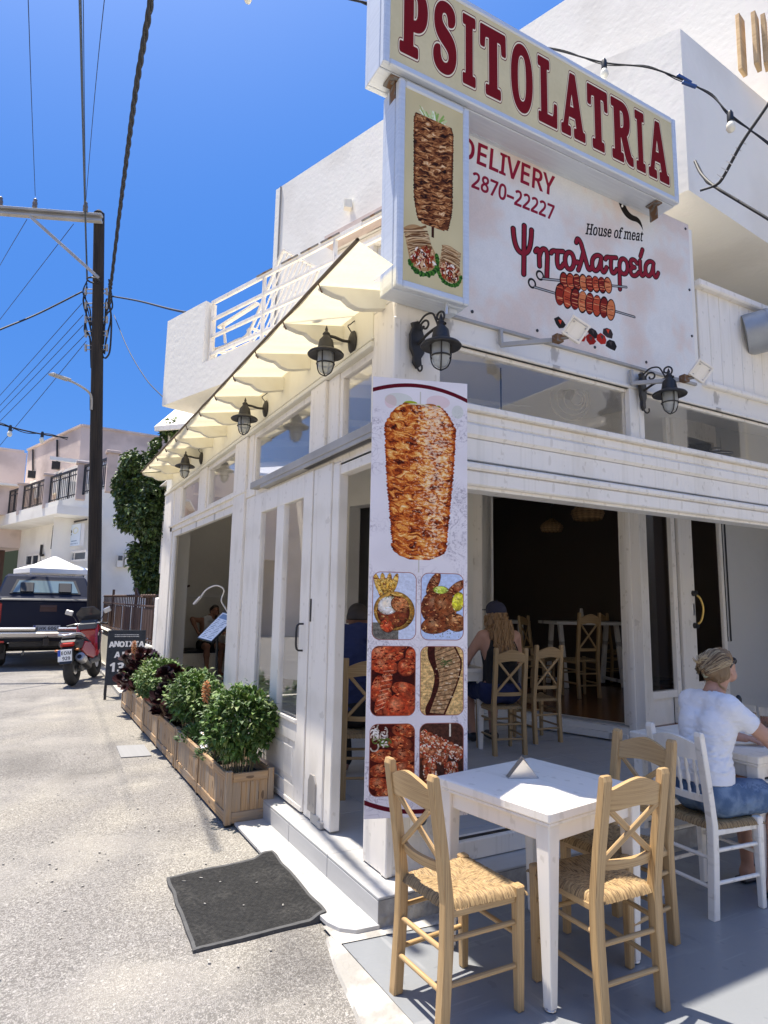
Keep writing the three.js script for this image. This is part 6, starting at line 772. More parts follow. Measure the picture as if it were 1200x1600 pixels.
wire('black cable from the pole to the white balcony parapet', [[170, 462, 14.5], [215, 470, 12.5], [262, 482, 10.5], [290, 488, 9.3]], 0.018);
wire('thin sagging wire from the pole to below the balcony', [[178, 492, 14.4], [200, 545, 13], [228, 592, 11.5], [256, 622, 10]], 0.009);
[[115, 350, -20, 525], [42, 343, -20, 450], [128, 474, -20, 640], [130, 492, -20, 655], [130, 508, -20, 665], [132, 524, -20, 678], [135, 533, -20, 720]].forEach(([a, b, c, d], i) => wire(['thin wire from the crossarm end down to the left edge', 'short thin wire under the outer insulator to the left edge', 'topmost of the thin wires fanning left from the pole racks', 'second thin wire fanning left from the pole racks', 'third thin wire fanning left from the pole racks', 'fourth thin wire fanning left from the pole racks', 'lowest of the thin wires fanning left from the pole racks'][i], [[a, b, 14.6], [(a + c) / 2 - 3, (b + d) / 2 + 4, 17], [c, d, 20]], 0.0075));
function stringLights(label, pts, bulbs, r, D, wrap) {
  const o = at(...pts[0]), k = thing('string_lights', label, 'string lights', o); part('cable', [tube(pts.map((p) => at(...p).sub(o)), r, 70, 6)], M.cable, k); part('cable', [tube(pts.map((p, i) => at(p[0] + (i % 2 ? 1.5 : -1), p[1] + (i % 2 ? -2 : 3), p[2]).sub(o)), r * 0.6, 70, 5)], M.cable, k);
  for (const [px, py, d, s] of bulbs) { const b = at(px, py, d).sub(o).toArray(); const h = part('lamp_holder', [lathe([[0.012, 0.05], [0.02, 0.03], [0.021, -0.025], [0.017, -0.03], [0, -0.03]].map((q) => [q[0] * s, q[1] * s]), b, 12)], M.black, k); part('bulb', [lathe([[0, -0.11], [0.02, -0.10], [0.03, -0.08], [0.028, -0.055], [0.016, -0.03], [0.0, -0.028]].map((q) => [q[0] * s, q[1] * s]), b, 16)], plain([0.82, 0.78, 0.64], 0.3), h); }
  if (wrap) for (const w of wrap) part('tape', [bar(at(w[0], w[1], w[4]).sub(o), at(w[2], w[3], w[4]).sub(o), 0.022, 0.022)], plain([0.03, 0.08, 0.25], 0.5), k);
}
stringLights('string of lights with blue tape above the right end of the long sign', [[820, 66, 4.9], [880, 81, 4.85], [945, 98, 4.75], [1010, 105, 4.6], [1060, 122, 4.5], [1110, 148, 4.4], [1140, 178, 4.3], [1200, 225, 4.2], [1260, 280, 4.1]], [[944, 102, 4.75, 1], [1141, 184, 4.3, 1]], 0.006, 0, [[1058, 117, 1080, 130, 4.5], [1066, 128, 1088, 136, 4.45]]);
stringLights('string of bare bulbs across the far left street', [[-30, 655, 16], [0, 663, 16.5], [40, 673, 17], [75, 680, 17.6], [106, 684, 18.2]], [[16, 670, 16.6, 2], [66, 680, 17.4, 2]], 0.02);
stringLights('light string of which one bulb shows at the very top edge', [[300, -60, 5], [388, -38, 5], [480, -20, 5], [540, -3, 5], [575, 5, 5]], [[388, -14, 5, 1]], 0.009);
{ const o = at(1200, 160, 4.6), k = thing('tied_cable', 'black cables tied together hanging in front of the right upper wall', 'cable', o), L = (x, y, d) => at(x, y, d).sub(o); part('cable', [tube([L(1260, 60, 4.5), L(1205, 155, 4.6), L(1160, 222, 4.7), L(1128, 280, 4.8), L(1113, 292, 4.85)], 0.012, 40, 6)], M.cable, k); part('cable', [tube([L(1086, 252, 5.25), L(1096, 272, 5.1), L(1116, 291, 4.85), L(1150, 312, 4.7), L(1200, 342, 4.5), L(1260, 380, 4.3)], 0.012, 40, 6)], M.cable, k); part('cable', [tube([L(1089, 256, 5.25), L(1104, 284, 5.0), L(1116, 290, 4.86), L(1094, 298, 4.9)], 0.009, 30, 6)], M.cable, k); for (let i = 0; i < 6; i++) { const t = i / 6, x = mix(1124, 1168, t), y = mix(275, 212, t); part('cable_tie', [bar(L(x - 4, y - 3, 4.73), L(x + 5, y + 3, 4.73), 0.005, 0.005, 0)], M.whiteOld, k); } }
// ---------- pickup truck ----------
{
  const p = at(67, 1046, 14.2), k = thing('pickup_truck', 'dark navy pickup truck seen from behind, parked beyond the scooter', 'pickup truck', [p.x, 0, p.z], 0.02), W2 = 1.06;
  // z = 0 at the tailgate, truck runs to -z
  const side = [[-0.02, 0.62], [-0.02, 1.50], [-1.45, 1.56], [-1.62, 1.60], [-1.95, 2.10], [-2.3, 2.16], [-3.2, 2.14], [-4.1, 1.62], [-5.2, 1.45], [-5.35, 1.0], [-5.3, 0.6], [-4.6, 0.55], [-1.5, 0.55], [-0.3, 0.58]];
  const body = ext(side.map(([z, y]) => [-z, y]), 2 * W2 - 0.1, 0.05).rotateY(Math.PI / 2).translate(-W2 + 0.05, 0, 0), bp = body.attributes.position; for (let i = 0; i < bp.count; i++) { const y = bp.getY(i); if (y > 1.58) bp.setX(i, bp.getX(i) * (1 - (y - 1.58) * 0.28)); } body.computeVertexNormals(); part('body', [body], M.navyPaint, k);
  part('tailgate', [span(-0.94, 0.94, 0.80, 1.50, -0.03, 0.02, 0.03)], M.navyPaint, k); part('tailgate_spoiler', [span(-1.0, 1.0, 1.49, 1.535, -0.12, 0.03, 0.015)], M.navyPaint, k); part('tailgate_handle', [span(-0.17, 0.17, 1.27, 1.42, 0.015, 0.028, 0.006), span(-0.14, 0.14, 1.35, 1.40, 0.02, 0.045, 0.01)], plain([0.05, 0.02, 0.02], 0.3), k);
  part('tonneau_cover', [span(-0.95, 0.95, 1.50, 1.56, -1.45, -0.1, 0.02)], M.black, k);
  const gp = [[-0.72, 1.66], [0.72, 1.66], [0.60, 2.01], [-0.60, 2.01]]; part('rear_window_frame', [put(ext(gp.map((q) => [q[0] * 1.09, (q[1] - 1.83) * 1.2 + 1.83]), 0.02, 0.004), [0, 0.302, -0.772], [-0.583, 0, 0])], M.black, k);
  const cab = plain([0.35, 0.42, 0.44], 0.25); part('rear_window', [put(ext(gp, 0.006), [0, 0.315, -0.748], [-0.583, 0, 0])], new THREE.MeshPhysicalMaterial({ color: new THREE.Color().setRGB(0.16, 0.22, 0.24), roughness: 0.04, clearcoat: 1 }), k);
  for (const s of [-1, 1]) { part('headrest', [put(span(s * 0.42 - 0.15, s * 0.42 + 0.15, 1.66, 1.95, -0.02, 0.02, 0.05), [0, 0.318, -0.735], [-0.583, 0, 0])], M.black, k); part('tail_light', [span(s * 0.98 - 0.09, s * 0.98 + 0.09, 1.0, 1.46, -0.08, 0.03, 0.025)], plain([0.35, 0.02, 0.015], 0.2), k); part('mirror', [span(s * 1.18 - 0.1, s * 1.18 + 0.1, 1.55, 1.78, -2.7, -2.58, 0.03)], M.black, k); part('bumper_step', [span(s * 0.62 - 0.42, s * 0.62 + 0.42, 0.84, 0.93, 0.0, 0.18, 0.03)], plain([0.6, 0.58, 0.54], 0.18, { metalness: 0.95 }), k); part('mud_flap', [span(s * 0.9 - 0.14, s * 0.9 + 0.14, 0.18, 0.5, -0.72, -0.70)], M.black, k); part('reflector', [span(s * 0.9 - 0.1, s * 0.9 + 0.1, 0.60, 0.64, 0.1, 0.12)], plain([0.5, 0.04, 0.03], 0.3), k); }
  part('bumper', [span(-1.02, 1.02, 0.70, 0.83, -0.05, 0.20, 0.03)], plain([0.55, 0.52, 0.47], 0.3, { metalness: 0.8 }), k); part('tow_hitch', [span(-0.06, 0.06, 0.52, 0.68, 0.0, 0.22, 0.01), ball(0.035, [0, 0.72, 0.26])], M.iron, k); part('axle', [rod([-0.9, 0.42, -1.1], [0.9, 0.42, -1.1], 0.09), span(-0.7, 0.7, 0.5, 0.62, -2.5, -0.1, 0)], M.black, k);
  const plate = canvasTex(320, 80, (g, w, h) => { g.fillStyle = '#b9bbb8'; g.fillRect(0, 0, w, h); g.fillStyle = '#2a3f8a'; g.fillRect(0, 0, 26, h); g.fillStyle = '#14151a'; g.font = 'bold 66px sans-serif'; g.textAlign = 'center'; g.fillText('EHK 6062', w / 2 + 12, 64, w - 40); }); part('number_plate', [span(-0.27, 0.27, 0.84, 0.97, 0.02, 0.035, 0)], M.silver, k); part('plate_print', [flatQuad(0.53, 0.125, [0, 0.905, 0.037])], new THREE.MeshStandardMaterial({ map: plate, roughness: 0.4 }), k);
  const badge = canvasTex(128, 32, (g, w, h) => { g.fillStyle = '#05070d'; g.fillRect(0, 0, w, h); g.fillStyle = '#b8b8b8'; g.font = 'bold 26px sans-serif'; g.fillText('· · · x', 20, 26); });
  for (const s of [-1, 1]) for (const z of [-1.1, -4.4]) { const wl = part('wheel', [put(uvBox(tidy(new THREE.TorusGeometry(0.30, 0.125, 12, 28).rotateY(Math.PI / 2))), [s * 0.86, 0.42, z])], M.rubber, k); part('rim', [rod([s * 0.86 - 0.1, 0.42, z], [s * 0.86 + 0.1, 0.42, z], 0.23, 0.23, 20)], M.silver, wl); }
}
// ---------- scooter ----------
{
  const a = onY(113, 1072, 0), k = thing('scooter', 'red and black scooter on its side stand next to the chalkboard', 'scooter', [a.x, 0.004, a.z], 0.98);
  // local: +x forward; turned so that it points down the street and to the right
  k.rotation.set(0, 0, 0); k.rotation.order = 'YXZ'; k.rotation.y = 1.22; k.rotation.x = -0.10;
  const wheel = (x) => { const w = part('wheel', [put(uvBox(tidy(new THREE.TorusGeometry(0.235, 0.085, 12, 30))), [x, 0.32, 0])], M.rubber, k); part('rim', [put(uvBox(tidy(new THREE.TorusGeometry(0.175, 0.022, 8, 26))), [x, 0.32, 0]), rod([x, 0.32, -0.06], [x, 0.32, 0.06], 0.05)], M.greyPlastic, w); for (let i = 0; i < 5; i++) part('spoke', [bar([x, 0.32, 0], [x + 0.175 * Math.cos(i * 1.257), 0.32 + 0.175 * Math.sin(i * 1.257), 0], 0.03, 0.025)], M.greyPlastic, w); part('brake_disc', [rod([x, 0.32, 0.055], [x, 0.32, 0.06], 0.12, 0.12, 24)], M.steel, w); };
  wheel(0); wheel(1.38);
  part('engine', [put(chamfer(0.55, 0.24, 0.2, 0.05), [0.32, 0.36, 0.02]), rod([0.18, 0.36, -0.12], [0.18, 0.36, 0.14], 0.13, 0.13, 18), put(chamfer(0.3, 0.16, 0.16, 0.03), [0.55, 0.44, 0])], M.greyPlastic, k);
  part('swingarm', [bar([0, 0.32, 0.11], [0.5, 0.4, 0.1], 0.07, 0.04), bar([0, 0.32, -0.11], [0.5, 0.4, -0.1], 0.07, 0.04)], M.black, k);
  part('shock_absorber', [rod([0.02, 0.38, -0.12], [0.2, 0.74, -0.11], 0.03), rod([0.02, 0.38, 0.12], [0.2, 0.74, 0.11], 0.03)], M.black, k);
  part('exhaust', [rod([-0.08, 0.50, 0.17], [0.42, 0.30, 0.17], 0.075, 0.06, 20)], M.black, k); part('exhaust_tip', [rod([-0.13, 0.52, 0.17], [-0.06, 0.492, 0.17], 0.066, 0.082, 20), rod([-0.10, 0.515, 0.17], [0.06, 0.45, 0.17], 0.084, 0.084, 20)], M.silver, k); part('exhaust_bore', [rod([-0.134, 0.522, 0.17], [-0.128, 0.519, 0.17], 0.04, 0.04, 16)], M.black, k);
  const prof = (pts, w, bev) => ext(pts, w, bev).translate(0, 0, -w / 2);
  part('tail_fairing', [prof([[-0.22, 0.80], [-0.2, 0.70], [0.05, 0.60], [0.35, 0.52], [0.75, 0.50], [0.70, 0.66], [0.45, 0.76], [0.2, 0.84], [-0.1, 0.87]], 0.24, 0.05)], M.black, k);
  for (const s of [-1, 1]) { part('side_fairing', [prof([[0.0, 0.64], [0.30, 0.52], [0.72, 0.42], [0.95, 0.46], [0.86, 0.60], [0.55, 0.74], [0.2, 0.78]], 0.03, 0.012).translate(0, 0, s * 0.155)], M.redPaint, k); part('leg_shield', [prof([[0.92, 0.45], [1.06, 0.50], [1.22, 0.86], [1.18, 1.02], [1.02, 1.06], [0.98, 0.8]], 0.05, 0.02).translate(0, 0, s * 0.17)], M.redPaint, k); part('shield_inset', [prof([[0.94, 0.56], [1.02, 0.62], [1.10, 0.86], [1.04, 0.96], [0.95, 0.84]], 0.02, 0.008).translate(0, 0, s * 0.215)], M.black, k); part('footboard', [span(0.45, 1.05, 0.33, 0.42, s * 0.14 - 0.07, s * 0.14 + 0.07, 0.02)], M.greyPlastic, k); part('front_turn_signal', [ball(0.035, [1.2, 0.9, s * 0.22], [1, 0.7, 1], 10)], M.silver, k); }
  part('seat', [prof([[-0.16, 0.87], [-0.05, 0.83], [0.3, 0.78], [0.68, 0.68], [0.72, 0.74], [0.5, 0.84], [0.3, 0.87], [0.12, 0.93], [-0.12, 0.94]], 0.22, 0.05)], M.black, k);
  part('grab_rail', [tube([[0.22, 0.87, 0.16], [-0.1, 0.93, 0.18], [-0.26, 0.93, 0.1], [-0.28, 0.92, 0], [-0.26, 0.93, -0.1], [-0.1, 0.93, -0.18], [0.22, 0.87, -0.16]], 0.022, 40, 8)], M.silver, k);
  part('front_cowl', [prof([[1.0, 0.5], [1.2, 0.55], [1.34, 0.85], [1.26, 1.06], [1.1, 1.12], [1.02, 0.95]], 0.26, 0.05)], M.redPaint, k); part('dash', [prof([[0.98, 0.98], [1.2, 1.10], [1.16, 1.16], [0.98, 1.08]], 0.3, 0.03)], M.greyPlastic, k);
  part('windscreen', [ext([[-0.2, 0], [0.2, 0], [0.24, 0.2], [0.12, 0.33], [-0.12, 0.33], [-0.24, 0.2]], 0.006, 0.002).rotateY(-Math.PI / 2).rotateZ(0.45).translate(1.2, 1.12, 0)], new THREE.MeshPhysicalMaterial({ color: new THREE.Color().setRGB(0.06, 0.06, 0.065), roughness: 0.1, transmission: 0.3, thickness: 0 }), k);
  part('handlebar', [tube([[0.98, 1.06, -0.36], [1.04, 1.09, -0.18], [1.1, 1.08, 0], [1.04, 1.09, 0.18], [0.98, 1.06, 0.36]], 0.016, 24, 8)], M.silver, k); for (const s of [-1, 1]) { part('grip', [rod([0.98, 1.06, s * 0.38], [1.02, 1.085, s * 0.24], 0.022, 0.022, 12)], M.black, k); part('brake_lever', [bar([1.06, 1.09, s * 0.2], [1.06, 1.07, s * 0.38], 0.012, 0.02)], M.silver, k); const mr = part('mirror_stem', [tube([[1.06, 1.09, s * 0.2], [1.1, 1.2, s * 0.26], [1.1, 1.3, s * 0.33]], 0.008, 10, 6)], M.black, k); part('mirror', [put(chamfer(0.03, 0.10, 0.15, 0.014), [1.09, 1.33, s * 0.36], [s * -0.35, 0, 0])], M.silver, mr); }
  part('fork', [bar([1.18, 0.75, 0.09], [1.38, 0.32, 0.09], 0.05, 0.05), bar([1.18, 0.75, -0.09], [1.38, 0.32, -0.09], 0.05, 0.05)], M.greyPlastic, k); part('front_mudguard', [put(uvBox(tidy(new THREE.TorusGeometry(0.345, 0.05, 8, 16, 2.0).rotateZ(0.5))), [1.38, 0.32, 0])], M.redPaint, k);
  part('mudguard', [bar([-0.2, 0.72, 0], [-0.36, 0.42, 0], 0.03, 0.2)], M.black, k); part('tail_light', [span(-0.27, -0.2, 0.72, 0.79, -0.12, 0.12, 0.02)], plain([0.4, 0.015, 0.01], 0.2), k);
  const plate = canvasTex(200, 170, (g, w, h) => { g.fillStyle = '#f1f2ee'; g.fillRect(0, 0, w, h); g.fillStyle = '#2a55b8'; g.fillRect(0, 0, 40, h * 0.55); g.fillStyle = '#15171c'; g.font = 'bold 70px sans-serif'; g.textAlign = 'center'; g.fillText('EOM', 120, 74, 150); g.fillText('929', 120, 152, 140); }); const pr = [0, -Math.PI / 2, 0]; part('number_plate', [put(chamfer(0.24, 0.21, 0.006, 0.002), [-0.345, 0.57, -0.01], pr).translate(0, 0, 0)], M.silver, k); part('plate_print', [put(flatQuad(0.235, 0.205, [0, 0, 0.005]), [-0.345, 0.57, -0.01], pr)], new THREE.MeshStandardMaterial({ map: plate, roughness: 0.4 }), k);
  for (const s of [-1, 1]) part('turn_signal', [ball(0.03, [-0.26, 0.66, s * 0.17], [1, 0.7, 1.3], 10)], plain([0.5, 0.16, 0.04], 0.3), k);
  part('side_stand', [tube([[0.45, 0.3, -0.1], [0.4, 0.14, -0.2], [0.36, -0.03, -0.26], [0.31, -0.035, -0.27]], 0.014, 12, 6)], M.black, k); part('cable_loom', [tube([[1.05, 1.06, -0.2], [1.12, 1.12, -0.1], [1.14, 1.0, 0]], 0.008, 10, 5), tube([[1.05, 1.06, 0.2], [1.12, 1.14, 0.1], [1.14, 1.0, 0]], 0.008, 10, 5)], M.silver, k).userData.kind = 'stuff';
}
function onY(px, py, y) { const r = at(px, py, 1).sub(camera.position); return camera.position.clone().addScaledVector(r, (y - camera.position.y) / r.y); }
// ---------- houses down the street ----------
const onPlane = (P, d) => (px, py) => { const r = at(px, py, 1).sub(camera.position), n = V(d.z, 0, -d.x), t = n.dot(V().subVectors(P, camera.position)) / n.dot(r); return camera.position.clone().addScaledVector(r, t); };
const dirOf = (px) => { const r = at(px, 932 + 0.018 * (px - 40), 1).sub(camera.position); r.y = 0; return r.normalize(); };
const off = (p, d, s, y) => { const q = p.clone().addScaledVector(d, s); if (y !== undefined) q.y = y; return q; };
const xz = (p) => [p.x, p.z];
{
  const dL = dirOf(-440), dR = dirOf(2155), K = at(128, 666, 22), yr = K.y, out = V(-dR.x, 0, -dR.z), fr = V(dL.z, 0, -dL.x); if (fr.dot(V().subVectors(camera.position, K)) < 0) fr.negate();
  const face = onPlane(K, dL), t42 = face(42, 720).distanceTo(V(K.x, face(42, 720).y, K.z)), k = thing('pink_house', 'pale pink two storey house with black balcony railings and a shop sign down the street', 'house', [K.x, 0, K.z]), O = V(K.x, 0, K.z), rel = (p) => p.clone().sub(O);
  const A = V(0, 0, 0), B = dL.clone().multiplyScalar(t42), C = B.clone().addScaledVector(dR, 9), D = dR.clone().multiplyScalar(9), pr = (q, y0, y1) => slab(q.map(xz), y0, y1);
  part('upper_wall', [pr([A, B, C, D], 4.4, yr)], M.rosePlaster, k); part('parapet_cap', [pr([off(A, fr, 0.05), off(B, fr, 0.05), off(B, fr, -0.25), off(A, fr, -0.25)], yr, yr + 0.07), pr([off(A, dL, -0.05), off(D, dL, -0.05), off(D, dL, 0.25), off(A, dL, 0.25)], yr + 0.003, yr + 0.073)], M.rosePlaster, k);
  const E = at(163, 745, 20.5); E.sub(O); const eh = E.y; E.y = 0; const F = off(E, dR, 7), G = off(E, dL, 16), sh = off(A, fr, 0);
  part('lower_wall', [pr([off(A, dR, 0.55), off(A, dR, 7), off(off(A, dR, 7), fr, 1.2), off(off(A, dR, 0.55), fr, 1.2)], 0, eh), pr([off(A, fr, -0.02), off(B, fr, -0.02), off(C, fr, -1), off(D, fr, -1)], 0, 4.4)], M.plaster, k);
  const by = 4.2, b0 = off(A, dR, 0.5), bo = 1.45, bq = (t, o) => off(off(b0, dL, t), fr, o), L = t42 + 8;
  part('balcony_slab', [slab([bq(-1.1, 0), bq(L, 0), bq(L, bo), bq(-1.1, bo)].map(xz), by, by + 0.28), slab([bq(-1.1, bo - 0.14), bq(L, bo - 0.14), bq(L, bo - 0.02), bq(-1.1, bo - 0.02)].map(xz), by + 0.284, by + 0.42)], M.plaster, k);
  const blackR = M.black; const balF = onPlane(bq(0, bo - 0.1).add(O), dL), ts = [170, 124, 73, 33, 4, -18, -36].map((px) => rel(balF(px, 790)).sub(bq(0, bo - 0.1)).dot(dL)); for (let i = 0; i + 1 < ts.length; i++) { const t = ts[i], sp = ts[i + 1] - t; const p = bq(t, bo - 0.1); part('balcony_pillar', [bx(0.26, 1.08, 0.26, [p.x, by + 0.82, p.z], undefined, 0.01), bx(0.36, 0.08, 0.36, [p.x, by + 1.4, p.z], undefined, 0.01)], M.rosePlaster, k); const a = bq(t + 0.2, bo - 0.1), c = bq(t + sp - 0.2, bo - 0.1); { const rl = part('balcony_railing', [bar([a.x, by + 1.28, a.z], [c.x, by + 1.28, c.z], 0.06, 0.06, 0), bar([a.x, by + 1.12, a.z], [c.x, by + 1.12, c.z], 0.03, 0.03, 0), bar([a.x, by + 0.5, a.z], [c.x, by + 0.5, c.z], 0.03, 0.03, 0)], blackR, k); for (let j = 0; j <= 15; j++) { const p2 = bq(t + 0.2 + j * (sp - 0.4) / 15, bo - 0.1), big = j % 5 === 0 ? 0.05 : 0.018; part('railing_bar', [rod([p2.x, by + 0.42, p2.z], [p2.x, by + 1.28, p2.z], big * 0.6, big * 0.6, 5)], blackR, rl); } } }
  const win = (a, b, c, d, name = 'window', mat) => { const p = rel(face(a, d)), q = rel(face(b, c)), f = part(name, [ext([[0, 0], [1, 0], [1, 1], [0, 1]], 0.05, 0)], M.white, k); f.geometry.dispose(); const u = q.clone().sub(p); u.y = 0; const w = u.length(), h = q.y - p.y, P = p.clone().addScaledVector(fr, 0.03), Q = P.clone().add(u); f.geometry = join([bar([P.x, p.y, P.z], [Q.x, p.y, Q.z], 0.07, 0.07, 0), bar([P.x, q.y, P.z], [Q.x, q.y, Q.z], 0.07, 0.07, 0), bar([P.x, p.y, P.z], [P.x, q.y, P.z], 0.07, 0.07, 0), bar([Q.x, p.y, Q.z], [Q.x, q.y, Q.z], 0.07, 0.07, 0), bar([(P.x + Q.x) / 2, p.y, (P.z + Q.z) / 2], [(P.x + Q.x) / 2, q.y, (P.z + Q.z) / 2], 0.06, 0.06, 0)].map((g) => g)); part('pane', [poly([[[P.x, p.y, P.z], [Q.x, p.y, Q.z], [Q.x, q.y, Q.z], [P.x, q.y, P.z]]])], mat || new THREE.MeshPhysicalMaterial({ color: new THREE.Color().setRGB(0.05, 0.065, 0.08), roughness: 0.08 }), f); };
  win(100, 137, 861, 878); win(41, 63, 866, 884); win(92, 104, 868, 880); win(104, 136, 892, 925);
  win(86, 100, 736, 747, 'window', plain([0.03, 0.08, 0.16], 0.1)); win(49, 59, 751, 762, 'window', plain([0.03, 0.08, 0.16], 0.1));
  for (const [px, y0, y1] of [[92, 688, 728], [54, 703, 742]]) { const p = rel(face(px, y0)).addScaledVector(fr, 0.06), q = rel(face(px, y1)).addScaledVector(fr, 0.06); part('conduit', [rod(p.toArray(), q.toArray(), 0.035, 0.035, 6), bx(0.35, 0.28, 0.2, q.toArray())], M.iron, k); }
  for (const [a, b, c, d] of [[105, 139, 735, 757], [85, 108, 752, 766], [44, 62, 762, 778]]) { const p = rel(face(a, c)), q = rel(face(b, d)); part('balcony_box', [pr([p, q, q.clone().addScaledVector(fr, 0.12), p.clone().addScaledVector(fr, 0.12)].map((v) => V(v.x, 0, v.z)), q.y, p.y)], M.white, k); }
  { const p = rel(face(127, 726)); part('door_canopy', [pr([V(p.x, 0, p.z), off(V(p.x, 0, p.z), dR, 3), off(off(V(p.x, 0, p.z), dR, 3), fr, 1), off(V(p.x, 0, p.z), fr, 1)], p.y, p.y + 0.12)], M.plaster, k); }
  { // shop sign
    const p = rel(face(95, 857)).addScaledVector(fr, 0.14), q = rel(face(134, 818)).addScaledVector(fr, 0.14), q2 = V(q.x, p.y, q.z), p2 = V(p.x, q.y, p.z), tx = canvasTex(300, 240, (g, w, h) => { g.fillStyle = '#cfdcea'; g.fillRect(0, 0, w, h); g.fillStyle = '#1d2228'; g.font = 'bold 112px sans-serif'; g.fillText('One', 26, 118, 170); g.fillStyle = '#8d9aa5'; g.font = '44px sans-serif'; g.fillText('Click', 70, 160); g.strokeStyle = '#c9c9a0'; g.lineWidth = 8; g.beginPath(); g.arc(236, 72, 30, 0, 7); g.stroke(); g.fillStyle = '#6a8aa8'; for (let i = 0; i < 14; i++) g.fillRect(30 + i * 18, 208, 10, 12); g.fillRect(190, 180, 70, 10); });
    const g = new THREE.BufferGeometry(); g.setAttribute('position', new THREE.Float32BufferAttribute([p, q2, q, p, q, p2].flatMap((v) => v.toArray()), 3)); g.setAttribute('uv', new THREE.Float32BufferAttribute([0, 0, 1, 0, 1, 1, 0, 0, 1, 1, 0, 1], 2)); g.computeVertexNormals(); part('shop_sign', [slab([off(p, fr, -0.01), off(q, fr, -0.01), off(q, fr, -0.12), off(p, fr, -0.12)].map(xz), p.y, q.y)], M.white, k); part('sign_print', [g], new THREE.MeshStandardMaterial({ map: tx, roughness: 0.5 }), k); }
  { const a = rel(face(66, 868)).addScaledVector(fr, 0.05), b = rel(face(69, 851)).addScaledVector(fr, 0.05); part('wall_letter', [bar([a.x, a.y, a.z], [a.x, b.y, a.z], 0.05, 0.09, 0), bar([a.x, a.y, a.z], off(a, dL, -0.25).toArray(), 0.08, 0.05, 0)], M.iron, k); const c = rel(face(87, 822)).addScaledVector(fr, 0.06), d2 = rel(face(84, 858)).addScaledVector(fr, 0.08); part('downpipe', [rod(c.toArray(), d2.toArray(), 0.03, 0.03, 6), rod(c.toArray(), rel(face(138, 812)).addScaledVector(fr, 0.06).toArray(), 0.03, 0.03, 6)], M.iron, k); }
  // side wall with the two meter boxes
  const sE = off(off(A, dR, 0.55), fr, 1.21), side = onPlane(sE.clone().add(O), dR), sf = V(dR.z, 0, -dR.x); if (sf.dot(V().subVectors(camera.position, K)) < 0) sf.negate();
  for (const [a, b, c, d] of [[181, 191, 868, 886], [193, 205, 860, 886]]) { const p = rel(side(a, d)), q = rel(side(b, c)), m = part('meter_box', [slab([p, q, off(q, sf, 0.18), off(p, sf, 0.18)].map((v) => [v.x, v.z]), p.y, q.y)], M.white, k), mm = p.clone().lerp(q, 0.5); part('meter_window', [bx(0.14, 0.16, 0.03, [mm.x + sf.x * 0.19, mm.y + 0.1, mm.z + sf.z * 0.19])], M.greyPlastic, m); }
  { const p = rel(side(216, 925)), q = rel(side(232, 885)); part('side_door', [slab([p, q, off(q, sf, 0.04), off(p, sf, 0.04)].map((v) => [v.x, v.z]), 0.1, q.y)], M.greyWall, k); const r1 = rel(side(168, 748)).addScaledVector(sf, 0.1), r2 = rel(side(215, 772)).addScaledVector(sf, 0.1); part('stair_rail', [rod(r1.toArray(), r2.toArray(), 0.05, 0.05, 6), rod(rel(side(175, 765)).addScaledVector(sf, 0.1).toArray(), rel(side(208, 766)).addScaledVector(sf, 0.1).toArray(), 0.05, 0.05, 6)], M.black, k); }
  { const p = rel(side(219, 700)); part('chimney', [rod([p.x, eh, p.z - 1.5], [p.x, at(219, 694, 21).y, p.z - 1.5], 0.1, 0.08, 10)], M.rosePlaster, k); }
  // tan house beyond
  const T = at(42, 708, 27); const h2 = thing('tan_house', 'tan flat roofed house with a dark garage opening at the far left edge', 'house', [T.x, 0, T.z]); const q0 = V(0, 0, 0), q1 = dR.clone().multiplyScalar(-9), q2 = q1.clone().addScaledVector(dL, 8), q3 = dL.clone().multiplyScalar(8); part('upper_wall', [pr([q0, q1, q2, q3], 4.6, T.y)], M.rosePlaster, h2); part('roof_cap', [pr([off(q0, fr, 0.1), off(q1, dL, -0.1), q2, q3], T.y, T.y + 0.1)], M.rosePlaster, h2);
  const gd = at(32, 880, 27); part('lower_wall', [pr([off(q0, dL, -1.5), off(q1, dL, -1.5), q2, q3], gd.y + 0.5, 4.6), pr([off(off(q1, dL, -1.5), dR, 2), off(q1, dL, -1.5), q2, q3], 0, gd.y + 0.5)], M.rosePlaster, h2); part('garage_door', [pr([off(off(q0, dL, 0.5), dR, -0.3), off(off(q1, dL, 0.5), dR, 1), off(off(q1, dL, 0.7), dR, 1), off(off(q0, dL, 0.7), dR, -0.3)], 0, gd.y + 0.5)], M.brownMetal, h2);
  part('annex', [pr([off(off(q0, dL, -3), dR, -0.3), off(off(q0, dL, -3), dR, -2.2), off(q0, dR, -2.2), off(q0, dR, -0.3)], 4.6, at(20, 760, 24).y)], M.rosePlaster, h2); part('annex_roof', [pr([off(off(q0, dL, -3.2), dR, -0.1), off(off(q0, dL, -3.2), dR, -2.5), off(q0, dR, -2.5), off(q0, dR, -0.1)], at(20, 760, 24).y, at(20, 757, 24).y)], M.plaster, h2); part('street_wall', [pr([off(off(q0, dL, -1.5), dR, -0.2), off(off(q0, dL, -1.6), dR, -0.2), off(off(q0, dL, -1.6), dR, 1.2), off(off(q0, dL, -1.5), dR, 1.2)], 0, 4.6)], M.rosePlaster, h2);
  struct('tan_hill', [ext([[-60, -2], [-60, 8], [-20, 13.5], [-6, 14], [5, 12], [14, 9], [40, -2]], 30).translate(at(20, 933, 110).x, 0, at(20, 933, 110).z)], plain([0.09, 0.10, 0.05], 1));
